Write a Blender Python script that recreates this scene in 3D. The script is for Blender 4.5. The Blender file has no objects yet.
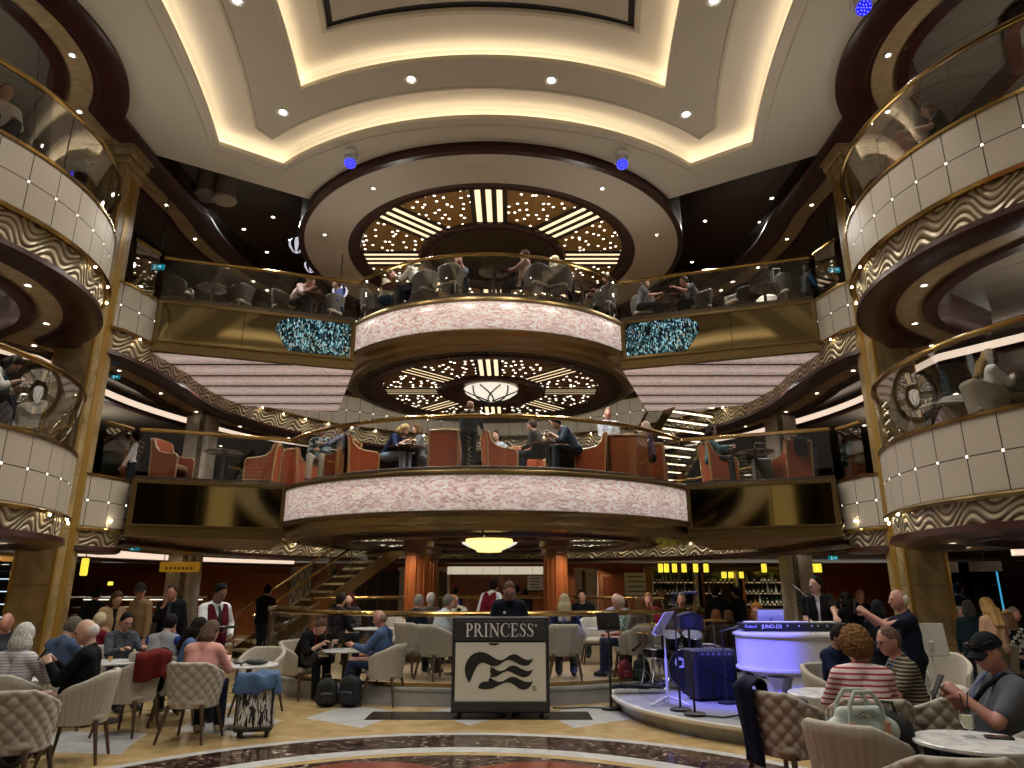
import bpy, math, random
import numpy as np
from mathutils import Vector, Matrix
S = bpy.context.scene
C = S.collection
PI = math.pi
rnd = random.Random(7)
rad = math.radians

# ------------------------------------------------------------------ camera maths (pixel of the photograph -> place in the room)
FOC, PITCH, CAMX, CAMZ = 700.0, rad(16.3), 0.54, 1.65
_s, _c = math.sin(PITCH), math.cos(PITCH)
def ray(px, py):
    u, v = (px - 512) / FOC, (384 - py) / FOC
    return u, _c - v * _s, _s + v * _c
def at_z(px, py, z):
    a, b, d = ray(px, py); t = (z - CAMZ) / d
    return (CAMX + a * t, b * t, z)
def at_d(px, py, D):
    a, b, d = ray(px, py); t = D / b
    return (CAMX + a * t, D, CAMZ + d * t)
def x_at(px, D, py=640):
    return at_d(px, py, D)[0]

# ------------------------------------------------------------------ mesh builder
class MB:
    def __init__(s):
        s.v = []; s.f = []; s.m = []; s.uv = {}; s.T = None; s.mi = 0
    def add(s, vs, fs, uvs=None):
        b = len(s.v)
        if s.T is not None:
            vs = [s.T @ Vector(p) for p in vs]
        s.v.extend([tuple(p) for p in vs])
        for i, f in enumerate(fs):
            if uvs is not None:
                s.uv[len(s.f)] = uvs[i]
            s.f.append(tuple(b + k for k in f)); s.m.append(s.mi)
        return s
    def box(s, cx, cy, cz, sx, sy, sz, bev=0.0, rot=None):
        hx, hy, hz = sx / 2, sy / 2, sz / 2
        b = min(bev, hx * .9, hy * .9, hz * .9)
        vs, fs = [], []
        if b <= 0:
            vs = [(x, y, z) for x in (-hx, hx) for y in (-hy, hy) for z in (-hz, hz)]
            fs = [(0, 1, 3, 2), (4, 6, 7, 5), (0, 4, 5, 1), (2, 3, 7, 6), (0, 2, 6, 4), (1, 5, 7, 3)]
        else:
            idx = {}
            for sxn in (-1, 1):
                for syn in (-1, 1):
                    for szn in (-1, 1):
                        for ax in range(3):
                            p = [sxn * (hx - b), syn * (hy - b), szn * (hz - b)]
                            p[ax] = (sxn * hx, syn * hy, szn * hz)[ax]
                            idx[(sxn, syn, szn, ax)] = len(vs); vs.append(tuple(p))
            def key(ax, sg, a, b2):
                k = [0, 0, 0]; k[ax] = sg; o = [i for i in range(3) if i != ax]; k[o[0]] = a; k[o[1]] = b2
                return (k[0], k[1], k[2])
            for ax in range(3):
                for sg in (-1, 1):
                    q = [idx[key(ax, sg, a, b2) + (ax,)] for a, b2 in ((-1, -1), (1, -1), (1, 1), (-1, 1))]
                    flip = (sg > 0) == (ax == 1)
                    fs.append(tuple(q[::-1] if flip else q))
            for ax in range(3):
                o = [i for i in range(3) if i != ax]
                for a in (-1, 1):
                    for b2 in (-1, 1):
                        def K(e):
                            k = [0, 0, 0]; k[ax] = e; k[o[0]] = a; k[o[1]] = b2; return tuple(k)
                        fs.append((idx[K(-1) + (o[0],)], idx[K(1) + (o[0],)], idx[K(1) + (o[1],)], idx[K(-1) + (o[1],)]))
            for sxn in (-1, 1):
                for syn in (-1, 1):
                    for szn in (-1, 1):
                        fs.append(tuple(idx[(sxn, syn, szn, a)] for a in range(3)))
        R = rot if rot is not None else Matrix.Identity(3)
        vs = [R @ Vector(p) + Vector((cx, cy, cz)) for p in vs]
        return s.add(vs, fs)
    def cyl(s, p0, p1, r0, r1=None, n=12, caps=True):
        r1 = r0 if r1 is None else r1
        p0, p1 = Vector(p0), Vector(p1); d = (p1 - p0)
        if d.length < 1e-9: return s
        d.normalize()
        a = d.orthogonal().normalized(); b = d.cross(a)
        vs, fs = [], []
        for p, r in ((p0, r0), (p1, r1)):
            for i in range(n):
                t = 2 * PI * i / n
                vs.append(p + (a * math.cos(t) + b * math.sin(t)) * r)
        for i in range(n):
            fs.append((i, (i + 1) % n, n + (i + 1) % n, n + i))
        if caps:
            fs.append(tuple(range(n))[::-1]); fs.append(tuple(range(n, 2 * n)))
        return s.add(vs, fs)
    def tube(s, pts, r, n=8, closed=False, rs=None):
        pts = [Vector(p) for p in pts]; m = len(pts)
        vs, fs = [], []; a = None
        for i, p in enumerate(pts):
            if closed: d = pts[(i + 1) % m] - pts[i - 1]
            else: d = pts[min(i + 1, m - 1)] - pts[max(i - 1, 0)]
            d.normalize()
            a = d.orthogonal().normalized() if a is None else (a - d * a.dot(d)).normalized()
            b = d.cross(a); rr = rs[i] if rs else r
            for k in range(n):
                t = 2 * PI * k / n
                vs.append(p + (a * math.cos(t) + b * math.sin(t)) * rr)
        for i in range(m if closed else m - 1):
            j = (i + 1) % m
            for k in range(n):
                fs.append((i * n + k, i * n + (k + 1) % n, j * n + (k + 1) % n, j * n + k))
        if not closed:
            fs.append(tuple(range(n))[::-1]); fs.append(tuple(range((m - 1) * n, m * n)))
        return s.add(vs, fs)
    def lathe(s, prof, n=24, c=(0, 0, 0)):
        vs, fs = [], []; m = len(prof)
        for r, z in prof:
            for k in range(n):
                t = 2 * PI * k / n
                vs.append((c[0] + r * math.cos(t), c[1] + r * math.sin(t), c[2] + z))
        for i in range(m - 1):
            for k in range(n):
                k2 = (k + 1) % n
                fs.append((i * n + k, i * n + k2, (i + 1) * n + k2, (i + 1) * n + k))
        flat = len(prof) == 2 and abs(prof[0][1] - prof[1][1]) < .02
        if flat: return s.add(vs, fs)
        if 1e-6 < prof[0][0] < .6: fs.append(tuple(range(n))[::-1])
        if 1e-6 < prof[-1][0] < .6: fs.append(tuple(range((m - 1) * n, m * n)))
        return s.add(vs, fs)
    def prism(s, poly, z0, z1, M=None):
        n = len(poly)
        vs = [(x, y, z0) for x, y in poly] + [(x, y, z1) for x, y in poly]
        if M is not None: vs = [M @ Vector(p) for p in vs]
        fs = [(i, (i + 1) % n, n + (i + 1) % n, n + i) for i in range(n)]
        fs += [tuple(range(n))[::-1], tuple(range(n, 2 * n))]
        return s.add(vs, fs)
    def sphere(s, c, r, nu=12, nv=8, R=None):
        if not hasattr(r, '__len__'): r = (r, r, r)
        vs, fs = [], []
        for j in range(1, nv):
            th = PI * j / nv
            for i in range(nu):
                ph = 2 * PI * i / nu
                vs.append(Vector((r[0] * math.sin(th) * math.cos(ph), r[1] * math.sin(th) * math.sin(ph), r[2] * math.cos(th))))
        vs.append(Vector((0, 0, r[2]))); vs.append(Vector((0, 0, -r[2])))
        t, bt = len(vs) - 2, len(vs) - 1
        for j in range(nv - 2):
            for i in range(nu):
                i2 = (i + 1) % nu
                fs.append((j * nu + i, (j + 1) * nu + i, (j + 1) * nu + i2, j * nu + i2))
        for i in range(nu):
            fs.append((t, i, (i + 1) % nu)); fs.append((bt, (nv - 2) * nu + (i + 1) % nu, (nv - 2) * nu + i))
        if R is not None: vs = [R @ p for p in vs]
        vs = [p + Vector(c) for p in vs]
        return s.add(vs, fs)
    def sweep(s, path, prof, closed=False, u0=0.0):
        """profile [(offset along the left normal, z)] swept along a plan path; UV in metres."""
        m, k = len(path), len(prof)
        vs, fs, uvs = [], [], []
        us = [u0]
        for i in range(1, m + (1 if closed else 0)):
            a, b = path[i - 1], path[i % m]
            us.append(us[-1] + math.hypot(b[0] - a[0], b[1] - a[1]))
        vv = [0.0]
        for i in range(1, k):
            vv.append(vv[-1] + math.hypot(prof[i][0] - prof[i - 1][0], prof[i][1] - prof[i - 1][1]))
        for i in range(m):
            nx, ny = normal_at(path, i, closed)
            for o, z in prof:
                vs.append((path[i][0] + nx * o, path[i][1] + ny * o, z))
        for i in range(m if closed else m - 1):
            j = (i + 1) % m
            for q in range(k - 1):
                fs.append((i * k + q, j * k + q, j * k + q + 1, i * k + q + 1))
                uvs.append(((us[i], -vv[q]), (us[i + 1], -vv[q]), (us[i + 1], -vv[q + 1]), (us[i], -vv[q + 1])))
        return s.add(vs, fs, uvs)
    def grid(s, fn, nu, nv, cu=False, uv=None):
        vs, fs, uvs = [], [], []
        for i in range(nu if cu else nu + 1):
            for j in range(nv + 1):
                vs.append(fn(i / nu, j / nv))
        for i in range(nu):
            i2 = (i + 1) % nu if cu else i + 1
            for j in range(nv):
                fs.append((i * (nv + 1) + j, i2 * (nv + 1) + j, i2 * (nv + 1) + j + 1, i * (nv + 1) + j + 1))
                if uv: uvs.append(tuple((uv[0] * a / nu, uv[1] * b / nv) for a, b in ((i, j), (i + 1, j), (i + 1, j + 1), (i, j + 1))))
        return s.add(vs, fs, uvs if uv else None)
    def fill(s, outer, holes, z, up=True):
        from mathutils.geometry import tessellate_polygon
        loops = [[Vector((x, y, 0)) for x, y in outer]] + [[Vector((x, y, 0)) for x, y in h] for h in holes]
        flat = [p for l in loops for p in l]
        tris = tessellate_polygon(loops)
        fs = []
        for t in tris:
            a, b, c = (flat[i] for i in t)
            ccw = (b - a).cross(c - a).z > 0
            fs.append(t if ccw == up else t[::-1])
        return s.add([(p.x, p.y, z) for p in flat], fs)

def normal_at(path, i, closed):
    m = len(path)
    def seg(a, b):
        dx, dy = b[0] - a[0], b[1] - a[1]; l = math.hypot(dx, dy) or 1
        return -dy / l, dx / l
    if closed:
        n1, n2 = seg(path[i - 1], path[i]), seg(path[i], path[(i + 1) % m])
    else:
        n1 = seg(path[i - 1], path[i]) if i > 0 else seg(path[0], path[1])
        n2 = seg(path[i], path[i + 1]) if i < m - 1 else n1
    x, y = n1[0] + n2[0], n1[1] + n2[1]; l = math.hypot(x, y) or 1
    x, y = x / l, y / l
    d = max(.4, x * n1[0] + y * n1[1])
    return x / d, y / d

def offset(path, o, closed=False):
    return [(p[0] + normal_at(path, i, closed)[0] * o, p[1] + normal_at(path, i, closed)[1] * o) for i, p in enumerate(path)]
def arc(cx, cy, r, a0, a1, n):
    return [(cx + r * math.cos(rad(a0 + (a1 - a0) * i / n)), cy + r * math.sin(rad(a0 + (a1 - a0) * i / n))) for i in range(n + 1)]
def circle(cx, cy, r, n=72):
    return arc(cx, cy, r, 0, 360 * (n - 1) / n, n - 1)

def obj(name, mb, mat, parent=None, smooth=35, loc=(0, 0, 0), rz=0.0):
    me = bpy.data.meshes.new(name)
    me.from_pydata(mb.v, [], mb.f)
    for m in (mat if isinstance(mat, (list, tuple)) else [mat]):
        me.materials.append(m)
    if any(mb.m): me.polygons.foreach_set('material_index', mb.m)
    if mb.uv:
        ul = me.uv_layers.new(name='UVMap'); k = 0
        dat = np.zeros((len(me.loops), 2), np.float32)
        for p in range(len(mb.f)):
            n = len(mb.f[p])
            if p in mb.uv: dat[k:k + n] = mb.uv[p]
            k += n
        ul.data.foreach_set('uv', dat.ravel())
    if smooth:
        me.polygons.foreach_set('use_smooth', [True] * len(mb.f))
        me.set_sharp_from_angle(angle=rad(smooth))
    o = bpy.data.objects.new(name, me); C.objects.link(o)
    if parent is not None: o.parent = parent
    o.location = loc; o.rotation_euler = (0, 0, rz)
    return o
def tag(o, label, cat, group=None, kind=None):
    o['label'] = label; o['category'] = cat
    if group: o['group'] = group
    if kind: o['kind'] = kind
    return o
def thing(name, label, cat, loc=(0, 0, 0), rz=0.0, group=None, kind=None):
    o = bpy.data.objects.new(name, None); C.objects.link(o)
    o.location = loc; o.rotation_euler = (0, 0, rz)
    return tag(o, label, cat, group, kind)
def struct(name, mb, mat, label, cat, smooth=35):
    return tag(obj(name, mb, mat, None, smooth), label, cat, None, 'structure')
KIDS = {}
def dup(root, loc, rz, label=None, group=None, scale=None):
    def cp(o, par):
        c = o.copy(); C.objects.link(c)
        if par is not None: c.parent = par
        for ch in list(o.children): cp(ch, c)
        return c
    r = cp(root, None); r.location = loc; r.rotation_euler = (0, 0, rz)
    if label: r['label'] = label
    if group: r['group'] = group
    if scale: r.scale = scale
    return r

# ------------------------------------------------------------------ materials
def lin(h):
    if isinstance(h, str):
        h = h.lstrip('#'); h = tuple(int(h[i:i + 2], 16) / 255 for i in (0, 2, 4))
    return tuple((c / 12.92 if c <= .04045 else ((c + .055) / 1.055) ** 2.4) for c in h)
class NT:
    def __init__(s, name):
        s.m = bpy.data.materials.new(name); s.m.use_nodes = True
        s.t = s.m.node_tree; s.p = s.t.nodes['Principled BSDF']; s.out = s.t.nodes['Material Output']
    def node(s, ty, **kw):
        n = s.t.nodes.new(ty)
        for k, v in kw.items(): setattr(n, k, v)
        return n
    def link(s, a, b): s.t.links.new(a, b)
    def put(s, sock, v):
        if hasattr(v, 'links') or hasattr(v, 'is_linked'): s.link(v, sock)
        elif isinstance(v, (tuple, list)) and len(v) == 3 and sock.type == 'RGBA': sock.default_value = (*v, 1)
        else: sock.default_value = v
    def set(s, **kw):
        for k, v in kw.items(): s.put(s.p.inputs[k.replace('_', ' ')], v)
        return s
    def coord(s, which='Object'): return s.node('ShaderNodeTexCoord').outputs[which]
    def sep(s, v):
        n = s.node('ShaderNodeSeparateXYZ'); s.link(v, n.inputs[0]); return n.outputs
    def comb(s, x, y, z=0.0):
        n = s.node('ShaderNodeCombineXYZ')
        for i, a in enumerate((x, y, z)): s.put(n.inputs[i], a)
        return n.outputs[0]
    def math(s, op, a, b=0.0, c=None):
        n = s.node('ShaderNodeMath', operation=op)
        s.put(n.inputs[0], a); s.put(n.inputs[1], b)
        if c is not None: s.put(n.inputs[2], c)
        return n.outputs[0]
    def scale(s, v, f):
        n = s.node('ShaderNodeVectorMath', operation='MULTIPLY'); s.link(v, n.inputs[0])
        n.inputs[1].default_value = f if hasattr(f, '__len__') else (f, f, f); return n.outputs[0]
    def noise(s, v, sc, det=3, dist=0.0, out='Fac'):
        n = s.node('ShaderNodeTexNoise'); s.link(v, n.inputs['Vector'])
        n.inputs['Scale'].default_value = sc; n.inputs['Detail'].default_value = det; n.inputs['Distortion'].default_value = dist
        return n.outputs[out]
    def voro(s, v, sc, feat='F1', out='Distance', rnd_=1.0, dim='3D'):
        n = s.node('ShaderNodeTexVoronoi', feature=feat); n.voronoi_dimensions = dim
        s.link(v, n.inputs['Vector']); n.inputs['Scale'].default_value = sc; n.inputs['Randomness'].default_value = rnd_
        return n.outputs[out]
    def mix(s, f, a, b):
        n = s.node('ShaderNodeMix', data_type='RGBA'); s.put(n.inputs[0], f)
        s.put(n.inputs[6], a if not isinstance(a, str) else lin(a)); s.put(n.inputs[7], b if not isinstance(b, str) else lin(b))
        return n.outputs[2]
    def ramp(s, f, stops, interp='LINEAR'):
        n = s.node('ShaderNodeValToRGB'); s.link(f, n.inputs[0]); e = n.color_ramp.elements; n.color_ramp.interpolation = interp
        while len(e) < len(stops): e.new(.5)
        for i, (p, c) in enumerate(stops):
            e[i].position = p; c = lin(c) if isinstance(c, str) else c
            e[i].color = (*c, 1)
        return n.outputs[0]
    def bump(s, h, st=.3, d=.01):
        n = s.node('ShaderNodeBump'); s.link(h, n.inputs['Height']); n.inputs['Strength'].default_value = st; n.inputs['Distance'].default_value = d
        s.link(n.outputs[0], s.p.inputs['Normal']); return s
    def emit(s, col, st):
        s.put(s.p.inputs['Emission Color'], lin(col) if isinstance(col, str) else col); s.put(s.p.inputs['Emission Strength'], st); return s
_MC = {}
def pm(color, rough=.5, metal=0.0, name=None, var=0.0, vs=8.0, bump=0.0, bs=60.0, **kw):
    """plain procedural material: a base colour with a slight noise of its own, optional fine bump"""
    key = (color, rough, metal, var, vs, bump, bs, tuple(sorted(kw.items())))
    if key in _MC: return _MC[key]
    n = NT(name or 'surface')
    c = lin(color)
    if var:
        f = n.noise(n.coord(), vs, 4)
        n.set(Base_Color=n.mix(f, tuple(max(0, x * (1 - var)) for x in c), tuple(min(1, x * (1 + var)) for x in c)))
    else: n.set(Base_Color=c)
    n.set(Roughness=rough, Metallic=metal)
    if rough >= .8: n.set(Specular_IOR_Level=.15)
    if bump: n.bump(n.noise(n.coord(), bs, 3), bump, .004)
    for k, v in kw.items(): n.set(**{k: v})
    _MC[key] = n.m
    return n.m
def glow(color, st, base=None):
    key = ('glow', color, st)
    if key in _MC: return _MC[key]
    n = NT('lit_surface'); n.set(Base_Color=lin(base or color), Roughness=.4); n.emit(color, st)
    _MC[key] = n.m
    return n.m
def glass_mat(name, tint=(.97, .98, .975), refl=.10):
    n = NT(name); t = n.t
    tr = n.node('ShaderNodeBsdfTransparent'); tr.inputs[0].default_value = (*tint, 1)
    gl = n.node('ShaderNodeBsdfGlossy'); gl.inputs['Roughness'].default_value = .02; gl.inputs[0].default_value = (.95, .95, .95, 1)
    lw = n.node('ShaderNodeLayerWeight'); lw.inputs[0].default_value = .25
    f = n.math('ADD', n.math('MULTIPLY', lw.outputs['Fresnel'], .3), refl * .25)
    mx = n.node('ShaderNodeMixShader'); n.link(f, mx.inputs[0]); n.link(tr.outputs[0], mx.inputs[1]); n.link(gl.outputs[0], mx.inputs[2])
    n.link(mx.outputs[0], n.out.inputs[0])
    return n.m

def m_wood(name, c1, c2, rough=.3, sc=(2, 2, .3)):
    n = NT(name); v = n.scale(n.coord(), sc)
    f = n.noise(v, 6, 5, .8)
    n.set(Base_Color=n.mix(f, c1, c2), Roughness=rough); return n.m
def m_marble(name, stops, sc=1.2, rough=.25, dist=1.5, vein=None):
    n = NT(name); v = n.coord()
    f = n.noise(v, sc, 8, dist)
    col = n.ramp(f, stops)
    if vein:
        w = n.math('ABSOLUTE', n.math('SUBTRACT', n.noise(v, sc * 1.3, 6, 2.5), .5))
        col = n.mix(n.math('LESS_THAN', w, .012), col, vein)
    n.set(Base_Color=col, Roughness=rough); return n.m

MAT = {}
def mats():
    M = MAT
    M['ceiling'] = pm('#d2c9b4', .7, var=.03, vs=2)
    M['cove'] = pm('#f0e7d4', .6)
    M['strip'] = glow('#fff0d8', 5.0)
    M['wood'] = m_wood('dark_red_wood', '#2e1512', '#47221c', .28)
    M['woodorange'] = m_wood('orange_wood', '#6e3616', '#8a4a20', .3, (3, 3, .25))
    M['woodmid'] = m_wood('brown_wood', '#4a2a18', '#653c20', .35)
    M['brass'] = pm('#b0935a', .2, 1.0)
    M['bronze'] = pm('#83704c', .3, 1.0, var=.06, vs=3)
    M['bronze_dark'] = pm('#5a482e', .25, 1.0, var=.08, vs=3)
    M['bronze_mirror'] = pm('#8e8466', .06, 1.0)
    M['tan'] = m_marble('tan_stone', [(.3, '#9c8560'), (.7, '#b8a278')], 3, .4)
    M['glass'] = glass_mat('rail_glass')
    M['black'] = pm('#101012', .5)
    M['dark'] = pm('#1c1714', .45)
    M['steel'] = pm('#b8bac0', .25, 1.0)
    M['white'] = pm('#e8e8e4', .5)
    # marble of the big columns with block joints and a gilded corner
    n = NT('column_marble'); v = n.coord(); x, y, z = n.sep(v)
    f = n.noise(n.scale(v, (1, 1, .6)), 2.2, 8, 1.6)
    col = n.ramp(f, [(.3, '#7f6a44'), (.5, '#a58d61'), (.7, '#b9a274')])
    j = n.math('LESS_THAN', n.math('FRACT', n.math('DIVIDE', n.math('ADD', z, .2), .95)), .012)
    n.set(Base_Color=n.mix(j, col, '#5a4728'), Roughness=.3); M['column'] = n.m
    # cream fascia tiles with small lit studs on the crossings
    n = NT('cream_tile'); u, w, _ = n.sep(n.coord('UV'))
    T = .46
    fu = n.math('FRACT', n.math('DIVIDE', n.math('ADD', u, 100 * T), T)); fw = n.math('FRACT', n.math('DIVIDE', n.math('ADD', w, 100 * T), T))
    du = n.math('MINIMUM', fu, n.math('SUBTRACT', 1.0, fu)); dw = n.math('MINIMUM', fw, n.math('SUBTRACT', 1.0, fw))
    line = n.math('LESS_THAN', n.math('MINIMUM', du, dw), .016)
    f = n.noise(n.scale(n.coord('UV'), (30, 6, 1)), 3, 4)
    col = n.mix(f, '#b5aa98', '#c6bcaa')
    n.set(Base_Color=n.mix(line, col, '#2e2418'), Roughness=.38)
    rr = n.math('SQRT', n.math('ADD', n.math('MULTIPLY', du, du), n.math('MULTIPLY', dw, dw)))
    midrow = n.math('LESS_THAN', n.math('ABSOLUTE', n.math('ADD', w, T)), .1)
    n.emit('#fff3dc', n.math('MULTIPLY', n.math('MULTIPLY', n.math('LESS_THAN', rr, .035), midrow), 5.0)); M['tile'] = n.m
    # carved wave band
    n = NT('wave_relief'); u, w, _ = n.sep(n.coord('UV'))
    ph = n.math('ADD', n.math('MULTIPLY', w, 13.0), n.math('MULTIPLY', n.math('SINE', n.math('ADD', n.math('MULTIPLY', u, 9.0), n.math('MULTIPLY', w, 3.0))), 1.5))
    ph = n.math('ADD', ph, n.math('MULTIPLY', n.math('SINE', n.math('MULTIPLY', u, 3.7)), 1.3))
    h = n.math('SINE', n.math('MULTIPLY', ph, 4.2))
    n.set(Base_Color=n.ramp(n.math('MULTIPLY_ADD', h, .5, .5), [(.01, '#4a3a22'), (.09, '#b09a70'), (.6, '#d6caae')]), Roughness=.4, Metallic=.2)
    n.bump(h, .8, .02); M['wave'] = n.m
    # backlit pink shell panels
    n = NT('lit_shell'); v = n.coord('UV')
    f = n.noise(n.scale(v, (1.5, 3.6, 1)), 2.4, 4, 3.2)
    g = n.noise(n.scale(v, (1.2, .3, 1)), 2.0, 2)
    col = n.ramp(f, [(.34, '#b4968e'), (.5, '#d8c0b8'), (.64, '#f6e8de')])
    n.set(Base_Color=col, Roughness=.25)
    n.emit(col, n.math('MULTIPLY_ADD', g, .3, .36)); M['shell'] = n.m
    n = NT('lit_soffit'); v = n.coord(); x, y, z = n.sep(v)
    f = n.noise(n.scale(v, (4, 9, 1)), 3.0, 5, 1.5)
    st = n.math('FRACT', n.math('DIVIDE', n.math('ADD', y, 50.0), .85))
    bar = n.math('LESS_THAN', st, .12)
    col = n.ramp(f, [(.3, '#9c8078'), (.7, '#f2dcd0')])
    n.set(Base_Color=n.mix(bar, col, '#4a3326'), Roughness=.3)
    n.emit(col, n.math('MULTIPLY', n.math('SUBTRACT', 1.0, bar), n.math('MULTIPLY_ADD', n.math('ABSOLUTE', n.math('SUBTRACT', st, .56)), -.9, .75))); M['soffit_lit'] = n.m
    # blue glass mosaic
    n = NT('blue_mosaic'); v = n.scale(n.coord(), (1.6, 1.6, .8))
    c = n.voro(v, 25, 'F1', 'Color'); r_, g_, b_ = n.sep(c)
    n.set(Base_Color=n.ramp(r_, [(0, '#0a1620'), (.25, '#1d4a66'), (.45, '#3a86a6'), (.6, '#7fb9c8'), (.75, '#16222c'), (.9, '#d8eef2')], 'CONSTANT'), Roughness=.12, Metallic=.5)
    n.bump(r_, 1.0, .03)
    n.emit(n.ramp(g_, [(0, '#000000'), (.86, '#9fd8e8')], 'CONSTANT'), .7); M['mosaic'] = n.m
    # starry bronze ceiling panels
    n = NT('star_panel'); v = n.coord()
    x, y, z = n.sep(v)
    d = n.voro(n.comb(x, y, 0.0), 3.7, 'F1', 'Distance', .8, '2D')
    n.set(Base_Color=lin('#b48e4c'), Roughness=.35, Metallic=.2)
    n.emit('#fff4dc', n.math('MULTIPLY', n.math('LESS_THAN', d, .115), 6.0)); M['star'] = n.m
    n = NT('star_panel_fine'); v = n.coord()
    x, y, z = n.sep(v)
    d = n.voro(n.comb(x, y, 0.0), 4.3, 'F1', 'Distance', .8, '2D')
    n.set(Base_Color=lin('#8a6a36'), Roughness=.35, Metallic=.2)
    n.emit('#fff4dc', n.math('MULTIPLY', n.math('LESS_THAN', d, .13), 6.0)); M['star2'] = n.m
    M['bar_lit'] = glow('#ffe2b4', 1.5)
    M['lamp'] = glow('#fff2d8', 14.0)
    M['cove_white'] = glow('#ffe4cc', 1.0)
    M['yellow_lit'] = glow('#ffe648', 1.1)
    n = NT('brown_glass_panels'); u, w, _ = n.sep(n.coord('UV'))
    ln = n.math('LESS_THAN', n.math('FRACT', n.math('DIVIDE', n.math('ADD', u, 50.0), .9)), .03)
    n.set(Base_Color=n.mix(ln, '#5c463a', '#1c1410'), Roughness=.12, Metallic=.5); M['clerestory'] = n.m
    # deck ceilings with narrow boards
    n = NT('deck_ceiling'); x, y, z = n.sep(n.coord())
    a = n.math('ADD', n.math('MULTIPLY', x, .82), n.math('MULTIPLY', y, .57))
    j = n.math('LESS_THAN', n.math('FRACT', n.math('DIVIDE', n.math('ADD', a, 60.0), .6)), .02)
    n.set(Base_Color=n.mix(j, '#6a6258', '#2c2824'), Roughness=.22); M['deck_ceiling'] = n.m
    # main floor: polished tan marble, white lozenges, dark rings with the central medallion
    n = NT('inlaid_marble_floor'); v = n.coord(); x, y, z = n.sep(v)
    yc = n.math('SUBTRACT', y, 5.0)
    r = n.math('SQRT', n.math('ADD', n.math('MULTIPLY', x, x), n.math('MULTIPLY', yc, yc)))
    th = n.math('ARCTAN2', yc, x)
    tan_ = n.ramp(n.noise(v, 2.0, 8, 1.2), [(.3, '#a08858'), (.55, '#b89e70'), (.75, '#c6b288')])
    white = n.ramp(n.noise(v, 3.0, 6, 1.5), [(.3, '#aeb0b2'), (.7, '#c9c8c4')])
    dk = n.ramp(n.noise(v, 6.0, 9, 2.5), [(.36, '#1a0f0c'), (.52, '#33211b'), (.62, '#6e5a4c'), (.72, '#c0b4a8')])
    red = n.ramp(n.noise(v, 5.0, 8, 2.0), [(.35, '#5c2a20'), (.6, '#8e4a38')])
    # white lozenges around the ring
    k = 22.0
    aa = n.math('ABSOLUTE', n.math('SUBTRACT', n.math('FRACT', n.math('MULTIPLY', th, k / (2 * PI))), .5))
    rr = n.math('ABSOLUTE', n.math('SUBTRACT', r, 5.6))
    loz = n.math('LESS_THAN', n.math('ADD', n.math('MULTIPLY', aa, 2.3), n.math('MULTIPLY', rr, 1.0)), .95)
    col = n.mix(loz, tan_, white)
    ck = n.math('LESS_THAN', n.math('ADD', n.math('ABSOLUTE', n.math('SUBTRACT', n.math('FRACT', n.math('DIVIDE', x, 2.4)), .5)), n.math('ABSOLUTE', n.math('SUBTRACT', n.math('FRACT', n.math('DIVIDE', y, 2.4)), .5))), .32)
    col = n.mix(n.math('MULTIPLY', ck, n.math('GREATER_THAN', r, 7.0)), col, white)
    def ring(lo, hi, c2, c1):
        f = n.math('MULTIPLY', n.math('GREATER_THAN', r, lo), n.math('LESS_THAN', r, hi)); return n.mix(f, c1, c2)
    col = ring(3.4, 4.06, dk, col); col = ring(4.06, 4.2, white, col); col = ring(3.16, 3.4, white, col)
    pet = n.math('MULTIPLY_ADD', n.math('ABSOLUTE', n.math('SINE', n.math('MULTIPLY', th, 4.0))), .55, 2.35)
    inner = n.mix(n.math('LESS_THAN', r, pet), dk, red)
    col = n.mix(n.math('LESS_THAN', r, 3.02), col, inner)
    n.set(Base_Color=col, Roughness=n.math('MULTIPLY_ADD', n.noise(v, 4, 3), .12, .1)); M['floor'] = n.m
    n = NT('deck_carpet'); n.set(Base_Color=n.mix(n.noise(n.coord(), 3, 5), '#4a3a2c', '#6a5644'), Roughness=.8); M['carpet'] = n.m
    M['curb'] = m_marble('grey_marble', [(.3, '#85888c'), (.7, '#a4a6a8')], 2, .3)
    M['palemarble'] = m_marble('pale_marble', [(.3, '#a09486'), (.7, '#c4b8a8')], 2, .3, 2.0)
    # lattice column cladding
    n = NT('lattice_metal'); x, y, z = n.sep(n.coord())
    s_ = n.math('ADD', n.math('MULTIPLY', z, 7.0), n.math('MULTIPLY', n.math('SINE', n.math('MULTIPLY', z, 26.0)), 1.2))
    n.set(Base_Color=n.mix(n.math('GREATER_THAN', n.math('SINE', n.math('MULTIPLY', n.noise(n.coord(), 14, 2), 40.0)), .2), '#171310', '#8b7a5e'), Roughness=.3, Metallic=.4); M['lattice'] = n.m
mats()
M = MAT
Z6, Z7, ZC = 3.66, 7.49, 10.4
ZS6, ZS7 = Z6 + .14, Z7 + .22      # slightly raised seating floors
CY = 17.4
R6, R7 = 5.0, 3.85

def resample(path, step):
    out = [path[0]]; acc = 0.0
    d = [0.0]
    for a, b in zip(path, path[1:]): d.append(d[-1] + math.hypot(b[0] - a[0], b[1] - a[1]))
    n = max(1, round(d[-1] / step)); k = 0
    for i in range(1, n + 1):
        t = d[-1] * i / n
        while k < len(d) - 2 and d[k + 1] < t: k += 1
        f = (t - d[k]) / max(1e-9, d[k + 1] - d[k])
        out.append((path[k][0] + (path[k + 1][0] - path[k][0]) * f, path[k][1] + (path[k + 1][1] - path[k][1]) * f))
    return out

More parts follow.
